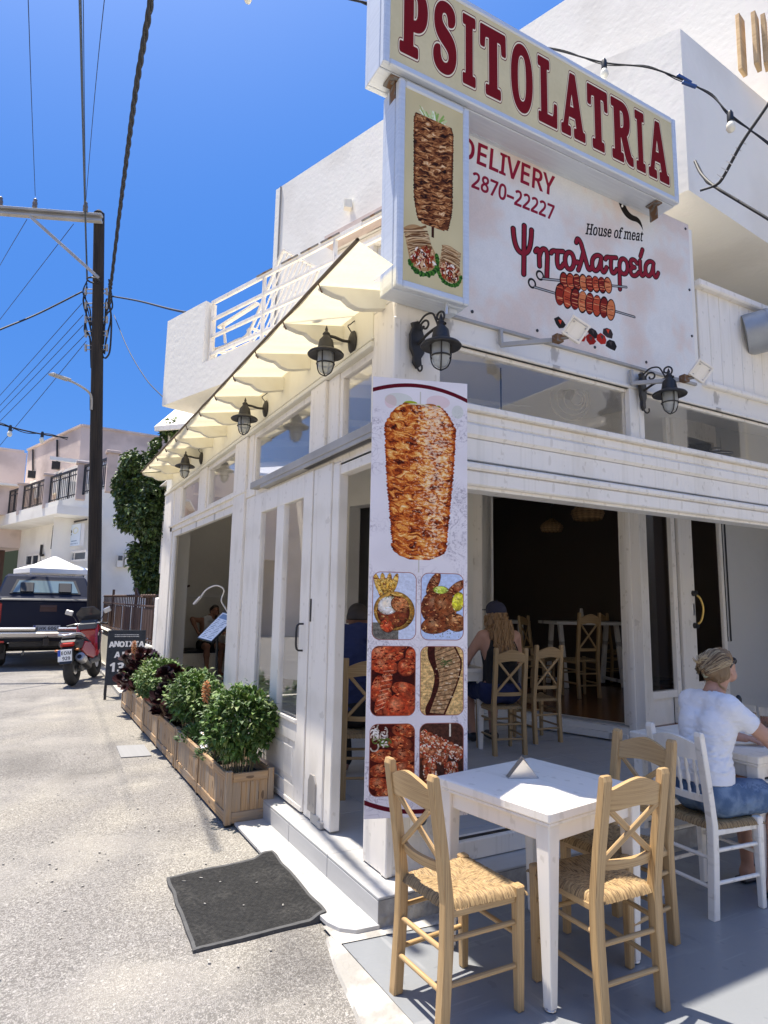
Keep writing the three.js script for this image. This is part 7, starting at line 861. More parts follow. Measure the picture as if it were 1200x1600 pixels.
  // market tent
  const g0 = at(80, 933, 19), gz = thing('white_gazebo', 'white fabric market tent with a stepped roof behind the pickup truck', 'tent', [g0.x, 0, g0.z], 0.25), P = (px, py) => at(px, py, 19); const eave = P(76, 890).y, val = P(76, 897).y, mid = P(76, 880).y, topY = P(76, 869).y, ww = 0.86;
  const roof = (w, y0, w1, y1) => [[-1, -1], [1, -1], [1, 1], [-1, 1]].map((c, i, a) => { const d = a[(i + 1) % 4]; return [[c[0] * w, y0, c[1] * w], [d[0] * w, y0, d[1] * w], [d[0] * w1, y1, d[1] * w1], [c[0] * w1, y1, c[1] * w1]]; });
  const tent = plain([0.8, 0.79, 0.76], 0.85); part('canopy', [poly(roof(ww, eave, 0.35, mid))], tent, gz); part('vent_top', [poly(roof(0.42, mid - 0.02, 0.04, topY))], tent, gz); part('valance', [poly(roof(ww, val, ww + 0.002, eave))], tent, gz); for (const [a, b] of [[-1, -1], [1, -1], [1, 1], [-1, 1]]) part('leg', [rod([a * (ww - 0.03), 0, b * (ww - 0.03)], [a * (ww - 0.03), eave, b * (ww - 0.03)], 0.025, 0.025, 6)], M.white, gz);
  // white car behind the truck
  const c0 = at(-18, 1000, 19), car = thing('white_car', 'white car half hidden behind the pickup truck at the left edge', 'car', [c0.x, 0, c0.z], 0.1), prof = [[0, 0.35], [0, 0.95], [0.12, 1.05], [0.55, 1.62], [0.9, 1.72], [2.3, 1.7], [3.0, 1.2], [3.9, 1.05], [4.1, 0.8], [4.1, 0.35]]; part('body', [ext(prof, 1.75, 0.05).rotateY(Math.PI / 2).translate(-0.87, 0, 0)], plain([0.7, 0.7, 0.7], 0.3), car); part('rear_window', [put(span(-0.65, 0.65, 1.12, 1.58, -0.02, 0.02, 0.02), [0, 0.26, 0.42], [-0.66, 0, 0]).translate(0, -0.0, 0.05)], M.black, car); for (const s of [-1, 1]) { part('tail_light', [span(s * 0.75 - 0.1, s * 0.75 + 0.1, 0.75, 1.05, -0.05, 0.07, 0.02)], plain([0.35, 0.02, 0.02], 0.25), car); for (const z of [-0.8, -3.3]) part('wheel', [rod([s * 0.72, 0.33, z], [s * 0.9, 0.33, z], 0.33, 0.33, 20)], M.rubber, car); }
}
// white awning corner with dark leaves beyond the balcony
{
  const k = thing('white_awning', 'small white awning roof peeking out below the balcony corner', 'awning', at(285, 655, 12.5)), O = k.position, L = (x, y, d) => at(x, y, d).sub(O).toArray(); part('roof', [poly([[L(243, 668, 12.6), L(275, 641, 13.6), L(330, 641, 13), L(300, 662, 12)], [L(243, 671, 12.6), L(275, 645, 13.6), L(330, 645, 13), L(300, 666, 12)]]), bar(L(243, 670, 12.6), L(300, 665, 12), 0.1, 0.05), bar(L(243, 670, 12.6), L(275, 643, 13.6), 0.08, 0.05)], M.white, k); part('post', [rod(L(268, 662, 12.8), [L(268, 662, 12.8)[0], -3, L(268, 662, 12.8)[2]], 0.05)], M.white, k);
}
// ---------- lounger and planks on the balconies ----------
{
  const p = onPlane(V(1.372 + 0.5, 0, -8.64 + 0.1), V(0.326, 0, 0.946))(392, 540), k = thing('deck_chair', 'white slatted deck chair behind the balcony railing', 'deck chair', [p.x + 0.05, 4.34, p.z], 0.33), prof = [[-0.85, 0.60], [-0.5, 0.44], [0, 0.42], [0.3, 0.50], [0.85, 1.30]];
  for (const s of [-1, 1]) { part('side_rail', [tube(prof.map(([z, y]) => [s * 0.28, y, z]), 0.022, 30, 6)], M.white, k); part('leg', [bar([s * 0.28, 0.44, -0.4], [s * 0.3, 0, -0.6], 0.05, 0.035)], M.white, k); part('leg', [bar([s * 0.28, 0.5, 0.25], [s * 0.3, 0, 0.45], 0.05, 0.035)], M.white, k); part('armrest', [bar([s * 0.31, 0.68, -0.35], [s * 0.31, 0.76, 0.45], 0.03, 0.06)], M.white, k); part('arm_post', [bar([s * 0.3, 0.44, -0.2], [s * 0.31, 0.68, -0.25], 0.03, 0.03)], M.white, k); }
  for (let i = 0; i < 10; i++) part('slat', [tube(prof.map(([z, y]) => [-0.27 + i * 0.06, y - (z > 0.5 ? 0.02 : 0.0), z]), 0.0105, 30, 5)], M.white, k); for (const z of [[-0.85, 0.6], [-0.2, 0.42], [0.3, 0.5], [0.85, 1.3]]) part('cross_bar', [bar([-0.29, z[1], z[0]], [0.29, z[1], z[0]], 0.03, 0.03)], M.white, k);
}
{
  const o = at(1185, 130, 6.45), k = thing('wooden_planks', 'upright pale wooden planks on the upper right balcony', 'planks', o), warm = surf([0.3, 1.2], [128, 256], (u, v) => S3(mix3([0.66, 0.47, 0.26], [0.45, 0.29, 0.14], fb(u, v, 12, 2, 4, 301))), { roughness: 0.8 });
  for (let i = 0; i < 8; i++) { const p = at(1160 + i * 19, 100, 6.2).sub(o), y0 = 6.74 + 0.035 * i - o.y, y1 = 7.36 - 0.03 * (i % 3) + 0.03 * i - o.y; part('plank', [put(vbox(-0.068, 0.068, y0, y1, -0.02, 0.02, 0.005), [p.x, 0, p.z + (i % 2) * 0.03], [0, 0.2 + 0.1 * (i % 3), -0.03])], warm, k); }
}
// ---------- the hillside and houses over the road, mirrored in the porch glass ----------
{
  const pos = [], col = [], idx = [], nx = 40, nz = 90; for (let j = 0; j <= nz; j++) for (let i = 0; i <= nx; i++) { const x = -9.5 - i * 1.1, z = -58 + j * 1.15, y = -0.1 + Math.pow(i / nx, 0.85) * 17 * (0.8 + 0.35 * simplex(x * 0.04, z * 0.04, 2)) + sstep(0, 2, i) * (0.8 * simplex(x * 0.35, z * 0.35, 1) + 0.4 * simplex(x, z, 4)); pos.push(x, y, z); const t = sstep(-0.2, 0.5, simplex(x * 0.5, z * 0.5, 8) + 0.4 * simplex(x * 2, z * 2, 9)); col.push(mix(0.50, 0.14, t), mix(0.42, 0.14, t), mix(0.31, 0.075, t)); }
  for (let j = 0; j < nz; j++) for (let i = 0; i < nx; i++) { const a = j * (nx + 1) + i; idx.push(a, a + nx + 1, a + 1, a + 1, a + nx + 1, a + nx + 2); } const g = new THREE.BufferGeometry(); g.setAttribute('position', new THREE.Float32BufferAttribute(pos, 3)); g.setAttribute('color', new THREE.Float32BufferAttribute(col, 3)); g.setIndex(idx); g.computeVertexNormals(); struct('hillside', [g], new THREE.MeshStandardMaterial({ vertexColors: true, roughness: 1 }));
  const w = thing('roadside_wall', 'low white wall along the far side of the road', 'wall', [-8.6, 0, -14]); part('wall', [span(-0.15, 0.15, 0, 0.9, -30, 34, 0.02)], M.plaster, w);
  const h = thing('white_house', 'white house across the road behind the viewer', 'house', [4, 0, 17]); part('wall', [span(-14, 14, 0, 7.5, -0.5, 6, 0.02)], M.plaster, h); for (let i = -3; i <= 3; i++) for (const y of [1.2, 4.4]) { const f = part('window', [span(i * 3.6 - 0.6, i * 3.6 + 0.6, y, y + 1.5, -0.56, -0.49, 0.01)], M.white, h); part('pane', [span(i * 3.6 - 0.5, i * 3.6 + 0.5, y + 0.1, y + 1.4, -0.575, -0.555, 0)], M.greyPlastic, f); }
  const nb = thing('white_house', 'plain white neighbouring house to the right of the terrace', 'house', [14, 0, 6]); part('wall', [span(-3, 8, 0, 7, -8.2, 10, 0.02)], M.plaster, nb); for (let i = -2; i <= 3; i++) for (const y of [1.1, 4.2]) { const f = part('window', [span(-3.06, -2.99, y, y + 1.5, i * 2.6 - 0.6, i * 2.6 + 0.6, 0.01)], M.white, nb); part('pane', [span(-3.075, -3.055, y + 0.1, y + 1.4, i * 2.6 - 0.5, i * 2.6 + 0.5, 0)], M.greyPlastic, f); }
}
// ================= PEOPLE =================
function surfaceNet(f, lo, hi, h) {
  const nx = Math.ceil((hi[0] - lo[0]) / h) + 1, ny = Math.ceil((hi[1] - lo[1]) / h) + 1, nz = Math.ceil((hi[2] - lo[2]) / h) + 1, F = new Float32Array(nx * ny * nz), id = new Int32Array(nx * ny * nz).fill(-1), I = (i, j, k) => (k * ny + j) * nx + i;
  for (let k = 0; k < nz; k++) for (let j = 0; j < ny; j++) for (let i = 0; i < nx; i++) F[I(i, j, k)] = f(lo[0] + i * h, lo[1] + j * h, lo[2] + k * h);
  const pos = [], idx = [], E = [[0, 1], [2, 3], [4, 5], [6, 7], [0, 2], [1, 3], [4, 6], [5, 7], [0, 4], [1, 5], [2, 6], [3, 7]];
  for (let k = 0; k + 1 < nz; k++) for (let j = 0; j + 1 < ny; j++) for (let i = 0; i + 1 < nx; i++) {
    const c = []; let m = 0; for (let q = 0; q < 8; q++) { const v = F[I(i + (q & 1), j + (q >> 1 & 1), k + (q >> 2))]; c.push(v); if (v < 0) m |= 1 << q; } if (m === 0 || m === 255) continue;
    let x = 0, y = 0, z = 0, n = 0; for (const [a, b] of E) { if ((c[a] < 0) === (c[b] < 0)) continue; const t = c[a] / (c[a] - c[b]); x += mix(a & 1, b & 1, t); y += mix(a >> 1 & 1, b >> 1 & 1, t); z += mix(a >> 2, b >> 2, t); n++; }
    id[I(i, j, k)] = pos.length / 3; pos.push(lo[0] + (i + x / n) * h, lo[1] + (j + y / n) * h, lo[2] + (k + z / n) * h);
  }
  for (let k = 1; k + 1 < nz; k++) for (let j = 1; j + 1 < ny; j++) for (let i = 1; i + 1 < nx; i++) { const a = F[I(i, j, k)] < 0; const q = (A, B, C, D, flip) => { if (A < 0 || B < 0 || C < 0 || D < 0) return; flip ? idx.push(A, B, C, A, C, D) : idx.push(A, C, B, A, D, C); };
    if (a !== F[I(i + 1, j, k)] < 0) q(id[I(i, j - 1, k - 1)], id[I(i, j, k - 1)], id[I(i, j, k)], id[I(i, j - 1, k)], a);
    if (a !== F[I(i, j + 1, k)] < 0) q(id[I(i - 1, j, k - 1)], id[I(i - 1, j, k)], id[I(i, j, k)], id[I(i, j, k - 1)], a);
    if (a !== F[I(i, j, k + 1)] < 0) q(id[I(i - 1, j - 1, k)], id[I(i, j - 1, k)], id[I(i, j, k)], id[I(i - 1, j, k)], a); }
  const g = new THREE.BufferGeometry(); g.setAttribute('position', new THREE.Float32BufferAttribute(pos, 3)); g.setIndex(idx);
  const nr = new Float32Array(pos.length), e = h * 0.5; for (let v = 0; v < pos.length; v += 3) { const x = pos[v], y = pos[v + 1], z = pos[v + 2], n = V(f(x + e, y, z) - f(x - e, y, z), f(x, y + e, z) - f(x, y - e, z), f(x, y, z + e) - f(x, y, z - e)).normalize(); nr[v] = n.x; nr[v + 1] = n.y; nr[v + 2] = n.z; } g.setAttribute('normal', new THREE.BufferAttribute(nr, 3));
  return uvBox(g.toNonIndexed());
}
const smin = (a, b, k) => { const h = Math.max(k - Math.abs(a - b), 0) / k; return Math.min(a, b) - h * h * k * 0.25; };
function capsules(bones, k) {                                          // [[ax,ay,az],[bx,by,bz],ra,rb]
  const B = bones.map(([a, b, ra, rb]) => { const d = [b[0] - a[0], b[1] - a[1], b[2] - a[2]]; return [...a, ...d, d[0] * d[0] + d[1] * d[1] + d[2] * d[2] || 1e-9, ra, rb ?? ra]; });
  return (x, y, z) => { let r = 9; for (const b of B) { const px = x - b[0], py = y - b[1], pz = z - b[2], t = clamp((px * b[3] + py * b[4] + pz * b[5]) / b[6]), dx = px - b[3] * t, dy = py - b[4] * t, dz = pz - b[5] * t, d = Math.sqrt(dx * dx + dy * dy + dz * dz) - (b[7] + (b[8] - b[7]) * t); if (d < r + k) r = smin(r, d, k); } return r; };
}
const boundsOf = (bones, m) => { const lo = [9, 9, 9], hi = [-9, -9, -9]; for (const [a, b, r, s] of bones) for (const p of [a, b]) for (let i = 0; i < 3; i++) { const q = Math.max(r, s || 0) + m; lo[i] = Math.min(lo[i], p[i] - q); hi[i] = Math.max(hi[i], p[i] + q); } return [lo, hi]; };
const flesh = (bones, k, h, wrap = (f) => f) => { const [lo, hi] = boundsOf(bones, 0.05); return surfaceNet(wrap(capsules(bones, k)), lo, hi, h); };
const mx = (p) => [-p[0], p[1], p[2]];
function handBones(w, dir, palm, side, curl) {                         // five fingers of unequal length and a thumb from the side of the palm
  const d = V(...dir).normalize(), n = V(...palm).normalize(), s = V().crossVectors(d, n).normalize().multiplyScalar(side), W0 = V(...w), P = (a, b, c) => W0.clone().addScaledVector(d, a).addScaledVector(s, b).addScaledVector(n, c).toArray(), o = [];
  for (const b of [-0.024, -0.008, 0.008, 0.024]) o.push([P(0.0, b * 0.6, 0), P(0.085, b, 0), 0.015, 0.012]);
  [[-0.028, 0.062], [-0.009, 0.074], [0.010, 0.080], [0.029, 0.070]].forEach(([b, L]) => { const a0 = P(0.088, b, 0), a1 = P(0.088 + L * 0.45, b * 1.08, L * 0.18 * curl), a2 = P(0.088 + L * 0.78, b * 1.1, L * 0.52 * curl), a3 = P(0.088 + L * (1 - 0.12 * curl), b * 1.1, L * 0.82 * curl); o.push([a0, a1, 0.0092, 0.0086], [a1, a2, 0.0086, 0.008], [a2, a3, 0.008, 0.0068]); });
  const t0 = P(0.025, 0.028, 0.004), t1 = P(0.055, 0.055, 0.016), t2 = P(0.085, 0.062, 0.026); o.push([t0, t1, 0.013, 0.0105], [t1, t2, 0.0105, 0.0085]); return o;
}
function headBones(c, f, s = 1) {                                      // c centre, f unit facing in y-z
  const P = (x, y, z) => [c[0] + x * s, c[1] + (y * f[1] - -z * f[0]) * s, c[2] + (z * f[1] - y * f[0]) * s];
  return { P, bones: [[P(0, 0.035, -0.025), P(0, 0.03, 0.02), 0.082 * s, 0.074 * s], [P(0, 0, 0.02), P(0, -0.06, 0.045), 0.062 * s, 0.044 * s], [P(0, -0.085, 0.062), P(0, -0.088, 0.066), 0.026 * s, 0.024 * s], [P(-0.035, -0.055, 0.03), P(0.035, -0.055, 0.03), 0.034 * s], [P(0, 0.012, 0.083), P(0, -0.024, 0.098), 0.009 * s, 0.013 * s], [P(-0.03, -0.01, 0.068), P(0.03, -0.01, 0.068), 0.019 * s], [P(-0.018, -0.056, 0.080), P(0.018, -0.056, 0.080), 0.008 * s], [P(-0.036, 0.028, 0.066), P(0.036, 0.028, 0.066), 0.014 * s], [P(-0.079, 0.005, -0.012), P(-0.082, -0.022, -0.006), 0.012 * s, 0.009 * s], [P(0.079, 0.005, -0.012), P(0.082, -0.022, -0.006), 0.012 * s, 0.009 * s]] };
}
const folds = (amp, fx, fy, s) => (x, y, z) => amp * simplex(x * fx, y * fy + x * 3, z * fx + s) + amp * 0.5 * simplex(x * fx * 2.1, y * fy * 2.3 - z * 4, z * fx * 2 + s);
function seatedPerson(k, J, o) {
  const L = { ...J }, sh = J.shoulder, hp = J.hip, lean = J.neck, pel = J.pelvis, ch = J.chest;
  const spine = (e, w = 1) => [[[-0.075 * w, pel[1], pel[2]], [-0.062 * w, J.waist[1], J.waist[2]], 0.108 + e, 0.088 + e], [[0.075 * w, pel[1], pel[2]], [0.062 * w, J.waist[1], J.waist[2]], 0.108 + e, 0.088 + e], [[-0.062 * w, J.waist[1], J.waist[2]], [-0.085 * w, ch[1], ch[2]], 0.088 + e, 0.098 + e], [[0.062 * w, J.waist[1], J.waist[2]], [0.085 * w, ch[1], ch[2]], 0.088 + e, 0.098 + e], [[-0.085 * w, ch[1], ch[2]], [-sh[0] + 0.035, sh[1] + 0.0, sh[2]], 0.098 + e, 0.055 + e], [[0.085 * w, ch[1], ch[2]], [sh[0] - 0.035, sh[1] + 0.0, sh[2]], 0.098 + e, 0.055 + e], [[-sh[0] + 0.04, sh[1] + 0.01, sh[2]], [sh[0] - 0.04, sh[1] + 0.01, sh[2]], 0.055 + e, 0.055 + e], [[-0.05, sh[1] + 0.02, sh[2]], [0, lean[1] - 0.02, lean[2]], 0.055 + e, 0.05 + e], [[0.05, sh[1] + 0.02, sh[2]], [0, lean[1] - 0.02, lean[2]], 0.055 + e, 0.05 + e]];
  const upper = (e, t = 1) => [0, 1].map((i) => { const s = i ? [sh[0], sh[1], sh[2]] : mx(sh), el = J.elbow[i]; return [s, [mix(s[0], el[0], t), mix(s[1], el[1], t), mix(s[2], el[2], t)], 0.052 + e, mix(0.052, 0.04, t) + e]; });
  const thigh = (e, t = 1) => [0, 1].map((i) => { const h = i ? hp : mx(hp), kn = J.knee[i]; return [h, [mix(h[0], kn[0], t), mix(h[1], kn[1], t), mix(h[2], kn[2], t)], 0.088 + e, mix(0.088, 0.058, t) + e]; });
  const bones = [...spine(-0.012), ...upper(0), ...thigh(0)], hd = headBones(J.head, J.face, o.headScale || 1);
  for (let i = 0; i < 2; i++) { const el = J.elbow[i], wr = J.wrist[i], kn = J.knee[i], an = J.ankle[i]; bones.push([el, [mix(el[0], wr[0], 0.3), mix(el[1], wr[1], 0.3), mix(el[2], wr[2], 0.3)], 0.04, 0.04], [[mix(el[0], wr[0], 0.3), mix(el[1], wr[1], 0.3), mix(el[2], wr[2], 0.3)], wr, 0.04, 0.025]); bones.push([kn, [mix(kn[0], an[0], 0.35), mix(kn[1], an[1], 0.35), mix(kn[2], an[2], 0.35) - 0.015], 0.056, 0.055], [[mix(kn[0], an[0], 0.35), mix(kn[1], an[1], 0.35), mix(kn[2], an[2], 0.35) - 0.015], an, 0.055, 0.036], [[an[0], an[1] - 0.05, an[2] - 0.03], [an[0] * 1.05, an[1] - 0.065, an[2] + 0.13], 0.034, 0.027]); }
  bones.push([[0, lean[1] - 0.03, lean[2]], [J.head[0], J.head[1] - 0.05, J.head[2] - 0.015], 0.056, 0.053]);
  const gs = [flesh(bones, 0.035, o.cell || 0.013), flesh([...hd.bones, [[0, lean[1], lean[2]], [J.head[0], J.head[1] - 0.05, J.head[2] - 0.015], 0.054, 0.053]], 0.022, o.headCell || 0.0055)];
  if (o.hands) o.hands.forEach((h, i) => gs.push(flesh([...handBones(J.wrist[i], h.dir, h.palm, h.side, h.curl), [J.wrist[i], V(...J.wrist[i]).lerp(V(...J.elbow[i]), 0.2).toArray(), 0.024, 0.028]], 0.008, 0.004)));
  part('body', gs, o.skin, k);
  return { spine, upper, thigh, hd };
}
// woman in the white T-shirt on the white chair
{
  const k = thing('person', 'person in white T-shirt and denim shorts with pinned up hair, sitting on the white chair', 'person', [3.47, 0.012, -2.43], Math.PI / 2 - 0.10);
  const J = { pelvis: [0, 0.575, -0.03], waist: [0, 0.73, -0.015], chest: [0, 0.93, 0.03], neck: [0, 1.115, 0.095], head: [-0.01, 1.235, 0.16], face: [0.45, 0.89], shoulder: [0.158, 1.035, 0.055], hip: [0.095, 0.555, 0.02], elbow: [[-0.25, 0.86, 0.27], [0.24, 0.84, 0.28]], wrist: [[-0.17, 0.795, 0.50], [0.13, 0.80, 0.50]], knee: [[-0.15, 0.54, 0.44], [0.12, 0.54, 0.44]], ankle: [[-0.13, 0.10, 0.36], [0.10, 0.10, 0.42]] };
  k.scale.set(0.90, 1.0, 0.97); const { spine, upper, thigh, hd } = seatedPerson(k, J, { skin: M.skin, headScale: 0.93, hands: [{ dir: [0.2, -0.06, 1], palm: [0, -1, 0.1], side: 1, curl: 0.5 }, { dir: [-0.2, -0.06, 1], palm: [0, -1, 0.1], side: -1, curl: 0.6 }] });
  const fo = folds(0.0075, 8, 20, 3), tb = [...spine(0.002, 0.86), ...upper(0.008, 0.5)];
  part('t_shirt', [flesh(tb, 0.04, 0.0085, (f) => (x, y, z) => { let d = f(x, y, z) - 0.002 - Math.abs(fo(x, y, z)) * (0.45 + 0.8 * sstep(1.0, 0.76, y)) * sstep(0.64, 0.72, y) - 0.0035 * sstep(0.64, 0.7, y) * Math.abs(Math.sin(y * 35 + x * 9 + 3 * simplex(x * 5, y * 3, z * 5))) * sstep(0.92, 0.76, y) - 0.024 * sstep(0.80, 0.66, y); d = Math.max(d, 0.635 - y); const nk = Math.hypot(x * 0.9, y - 1.135, z - 0.115) - 0.088; d = Math.max(d, -nk); for (const s of [-1, 1]) { const a = J.elbow[s < 0 ? 0 : 1], q = s * J.shoulder[0], t = ((x - q) * (a[0] - q) + (y - J.shoulder[1]) * (a[1] - J.shoulder[1]) + (z - J.shoulder[2]) * (a[2] - J.shoulder[2])) / 0.088; if (s * x > 0.14 && y > 0.82) d = Math.max(d, (t - 0.52) * 0.28); } return d; })], M.tee, k);
  const fd = folds(0.005, 14, 14, 9); part('shorts', [flesh([...spine(0.012).slice(0, 2), ...thigh(0.020, 0.62)], 0.05, 0.0095, (f) => (x, y, z) => Math.max(f(x, y, z) + fd(x, y, z) * sstep(0.02, 0.14, z), y - 0.64, z - 0.315))], M.denim, k);
  part('belt_flap', [flesh([[[-0.13, 0.62, -0.01], [-0.165, 0.55, 0.08], 0.05, 0.045], [[-0.13, 0.62, -0.05], [-0.06, 0.62, -0.10], 0.04, 0.03]], 0.03, 0.01, (f) => (x, y, z) => f(x, y, z) + fd(x, y, z))], M.denim, k);
  const P = hd.P, hairF = folds(0.004, 30, 12, 1);
  const hair = part('hair', [flesh([[P(0, 0.05, -0.03), P(0, 0.055, 0.025), 0.086, 0.072], [P(-0.03, 0.0, -0.055), P(0.03, 0.0, -0.055), 0.058], [P(-0.015, 0.06, -0.115), P(0.015, 0.10, -0.125), 0.04, 0.034]], 0.03, 0.006, (f) => (x, y, z) => Math.max(f(x, y, z) + hairF(x, y, z), (z - J.head[2] - 0.068) * 0.9 - (y - J.head[1] - 0.03) * 0.5, 1.185 - y + (z - 0.13) * 0.6))], M.hairBlond, k);
  const r = rngOf(81), loose = [], dark = [], mid = [];
  for (let i = 0; i < 260; i++) { const a = (r() - 0.5) * 3.0, lift = r(), s0 = P(Math.sin(a) * 0.088, 0.02 + 0.1 * Math.cos(a) * (0.75 + 0.25 * lift), 0.06 - Math.abs(Math.sin(a)) * 0.03), m = P(Math.sin(a) * (0.099 + r() * 0.006), 0.045 + 0.099 * Math.cos(a) + (r() - 0.5) * 0.014, -0.02 - 0.02 * r()), e = P(Math.sin(a) * 0.04 + (r() - 0.5) * 0.02, 0.06 + 0.04 * Math.cos(a) + (r() - 0.5) * 0.03, -0.15 - 0.02 * r()); [loose, mid, dark][i % 3].push(tube([s0, m, e], 0.0014 + r() * 0.0014, 9, 4)); }
  for (let i = 0; i < 34; i++) { const a = r() * 6.28; loose.push(tube([P(0.01, 0.095, -0.14), P(0.022 * Math.cos(a) + 0.01, 0.135 + r() * 0.02, -0.145 + 0.02 * Math.sin(a)), P(0.05 * Math.cos(a), 0.135 + 0.03 * r(), -0.13 + 0.045 * Math.sin(a))], 0.0018, 8, 4)); } for (let i = 0; i < 30; i++) { const x = -0.06 + r() * 0.12; mid.push(tube([P(x, 0.02, -0.105), P(x * 1.1, -0.035, -0.115), P(x * 1.2 + (r() - 0.5) * 0.02, -0.07 - r() * 0.03, -0.10 + r() * 0.03)], 0.0016, 8, 4)); }
  stuff(part('middle_strands', mid, plain([0.34, 0.235, 0.12], 0.5), hair));
  stuff(part('loose_strands', loose, plain([0.52, 0.40, 0.23], 0.5), hair)); stuff(part('dark_strands', dark, plain([0.10, 0.058, 0.03], 0.5), hair));
  part('hair_claw', [tube([P(-0.035, 0.075, -0.135), P(0, 0.10, -0.15), P(0.035, 0.075, -0.135)], 0.008, 12, 6), tube([P(-0.03, 0.04, -0.13), P(0, 0.03, -0.15), P(0.03, 0.04, -0.13)], 0.007, 12, 6), bar(P(0, 0.03, -0.15), P(0, 0.10, -0.15), 0.012, 0.012)], plain([0.30, 0.31, 0.20], 0.3), hair);
  part('sunglasses', [[-0.034, 1], [0.034, 1]].map(([x]) => { const c = P(x, 0.015, 0.093); return ball(0.026, c, [1.05, 0.85, 0.45], 14); }).concat([bar(P(-0.06, 0.025, 0.085), P(-0.08, 0.018, 0.0), 0.012, 0.005, 0.001), bar(P(0.06, 0.025, 0.085), P(0.08, 0.018, 0.0), 0.012, 0.005, 0.001), bar(P(-0.06, 0.03, 0.088), P(0.06, 0.03, 0.088), 0.01, 0.006, 0.001)]), M.black, k);
  part('lips', [ball(0.01, P(0, -0.056, 0.087), [1.9, 0.55, 0.6], 10)], plain([0.36, 0.12, 0.10], 0.5), k);
  for (const s of [0, 1]) { const a = J.ankle[s]; part('sandal', [bx(0.085, 0.022, 0.25, [a[0] * 1.02, 0.012, a[2] + 0.05], undefined, 0.008), tube([[a[0] - 0.042, 0.02, a[2] + 0.06], [a[0], 0.075, a[2] + 0.06], [a[0] + 0.042, 0.02, a[2] + 0.06]], 0.01, 12, 5)], M.black, k); }
}
// woman with the cap at the porch table, seen from behind
{
  const k = thing('person', 'person in black sleeveless top and dark cap, seen from behind in the porch', 'person', [4.29, FL + 0.012, -5.27], Math.PI - 0.22); k.scale.set(1.1, 1.1, 1.1);
  const J = { pelvis: [0, 0.53, -0.03], waist: [0, 0.70, -0.03], chest: [0, 0.90, -0.01], neck: [0, 1.09, 0.02], head: [0.005, 1.20, 0.06], face: [0.2, 0.98], shoulder: [0.172, 1.015, 0.0], hip: [0.095, 0.515, 0.02], elbow: [[-0.27, 0.80, 0.13], [0.29, 0.79, 0.10]], wrist: [[-0.14, 0.74, 0.34], [0.19, 0.73, 0.33]], knee: [[-0.14, 0.49, 0.44], [0.14, 0.49, 0.44]], ankle: [[-0.11, 0.10, 0.36], [0.11, 0.10, 0.36]] };
  const { spine, thigh, hd } = seatedPerson(k, J, { skin: M.skin, hands: [{ dir: [0.3, -0.1, 1], palm: [0, -1, 0], side: 1, curl: 0.8 }, { dir: [-0.3, -0.1, 1], palm: [0, -1, 0], side: -1, curl: 0.8 }] });
  part('tank_top', [flesh(spine(0.004), 0.04, 0.010, (f) => (x, y, z) => { let d = Math.max(f(x, y, z) + 0.002 * simplex(x * 14, y * 20, z * 14), 0.57 - y); d = Math.max(d, Math.abs(x) - 0.155 + Math.max(0, y - 0.88) * 0.38); return Math.max(d, -(Math.hypot(x, y - 1.12, z) - 0.095)); })], M.blackCloth, k);
  part('shorts', [flesh([...spine(0.014).slice(0, 2), ...thigh(0.02, 0.6)], 0.05, 0.012, (f) => (x, y, z) => Math.max(f(x, y, z) + 0.004 * simplex(x * 16, y * 16, z * 16), y - 0.60, z - 0.31))], M.navyCloth, k);
  const P = hd.P, hf = (x, y, z) => 0.012 * Math.sin(y * 58 + simplex(x * 18, y * 7, 2) * 3.2) * 0.6 + 0.009 * simplex(x * 46, y * 10, z * 20);
  const hair = part('hair', [flesh([[P(0, 0.03, -0.03), P(0, 0.0, -0.05), 0.092, 0.09], [P(-0.045, -0.05, -0.055), [-0.06, 0.90, -0.115], 0.062, 0.05], [P(0.045, -0.05, -0.055), [0.06, 0.88, -0.115], 0.062, 0.05], [P(0, -0.05, -0.07), [0, 0.86, -0.12], 0.06, 0.05], [P(-0.075, -0.03, 0), [-0.115, 0.98, -0.03], 0.035, 0.03], [P(0.075, -0.03, 0), [0.115, 0.97, -0.03], 0.035, 0.03]], 0.03, 0.0085, (f) => (x, y, z) => Math.max(f(x, y, z) + hf(x, y, z), y - 1.235))], M.hairBrown, k);
  const r = rngOf(91), st = []; for (let i = 0; i < 60; i++) { const x = (r() - 0.5) * 0.2, z0 = -0.13 - r() * 0.02 + Math.abs(x) * 0.35; const q = []; for (let j = 0; j <= 6; j++) q.push([x * (1 + j * 0.03) + Math.sin(j * 1.4 + i) * 0.010, 1.17 - j * 0.05 - r() * 0.01, z0 + 0.01 * Math.sin(j * 1.7 + i * 2)]); st.push(tube(q, 0.0042, 24, 4)); } stuff(part('wavy_strands', st, plain([0.40, 0.24, 0.11], 0.5), hair));
  const cap = part('cap', [flesh([[P(0, 0.052, -0.02), P(0, 0.056, 0.02), 0.094, 0.086]], 0.02, 0.007, (f) => (x, y, z) => Math.max(f(x, y, z), 1.225 - y))], plain([0.035, 0.035, 0.06], 0.9), k); part('visor', [put(ext([[-0.085, 0], [-0.07, 0.07], [0, 0.10], [0.07, 0.07], [0.085, 0]], 0.006, 0.002).rotateX(Math.PI / 2), P(0, 0.045, 0.08))], plain([0.035, 0.035, 0.06], 0.9), cap); part('button', [ball(0.009, P(0, 0.148, 0))], plain([0.035, 0.035, 0.06], 0.9), cap);
  for (const s of [0, 1]) { const a = J.ankle[s]; part('shoe', [flesh([[[a[0], 0.05, a[2] - 0.03], [a[0] * 1.05, 0.04, a[2] + 0.14], 0.046, 0.038]], 0.01, 0.011, (f) => (x, y, z) => Math.max(f(x, y, z), 0.004 - y))], M.black, k); }
}
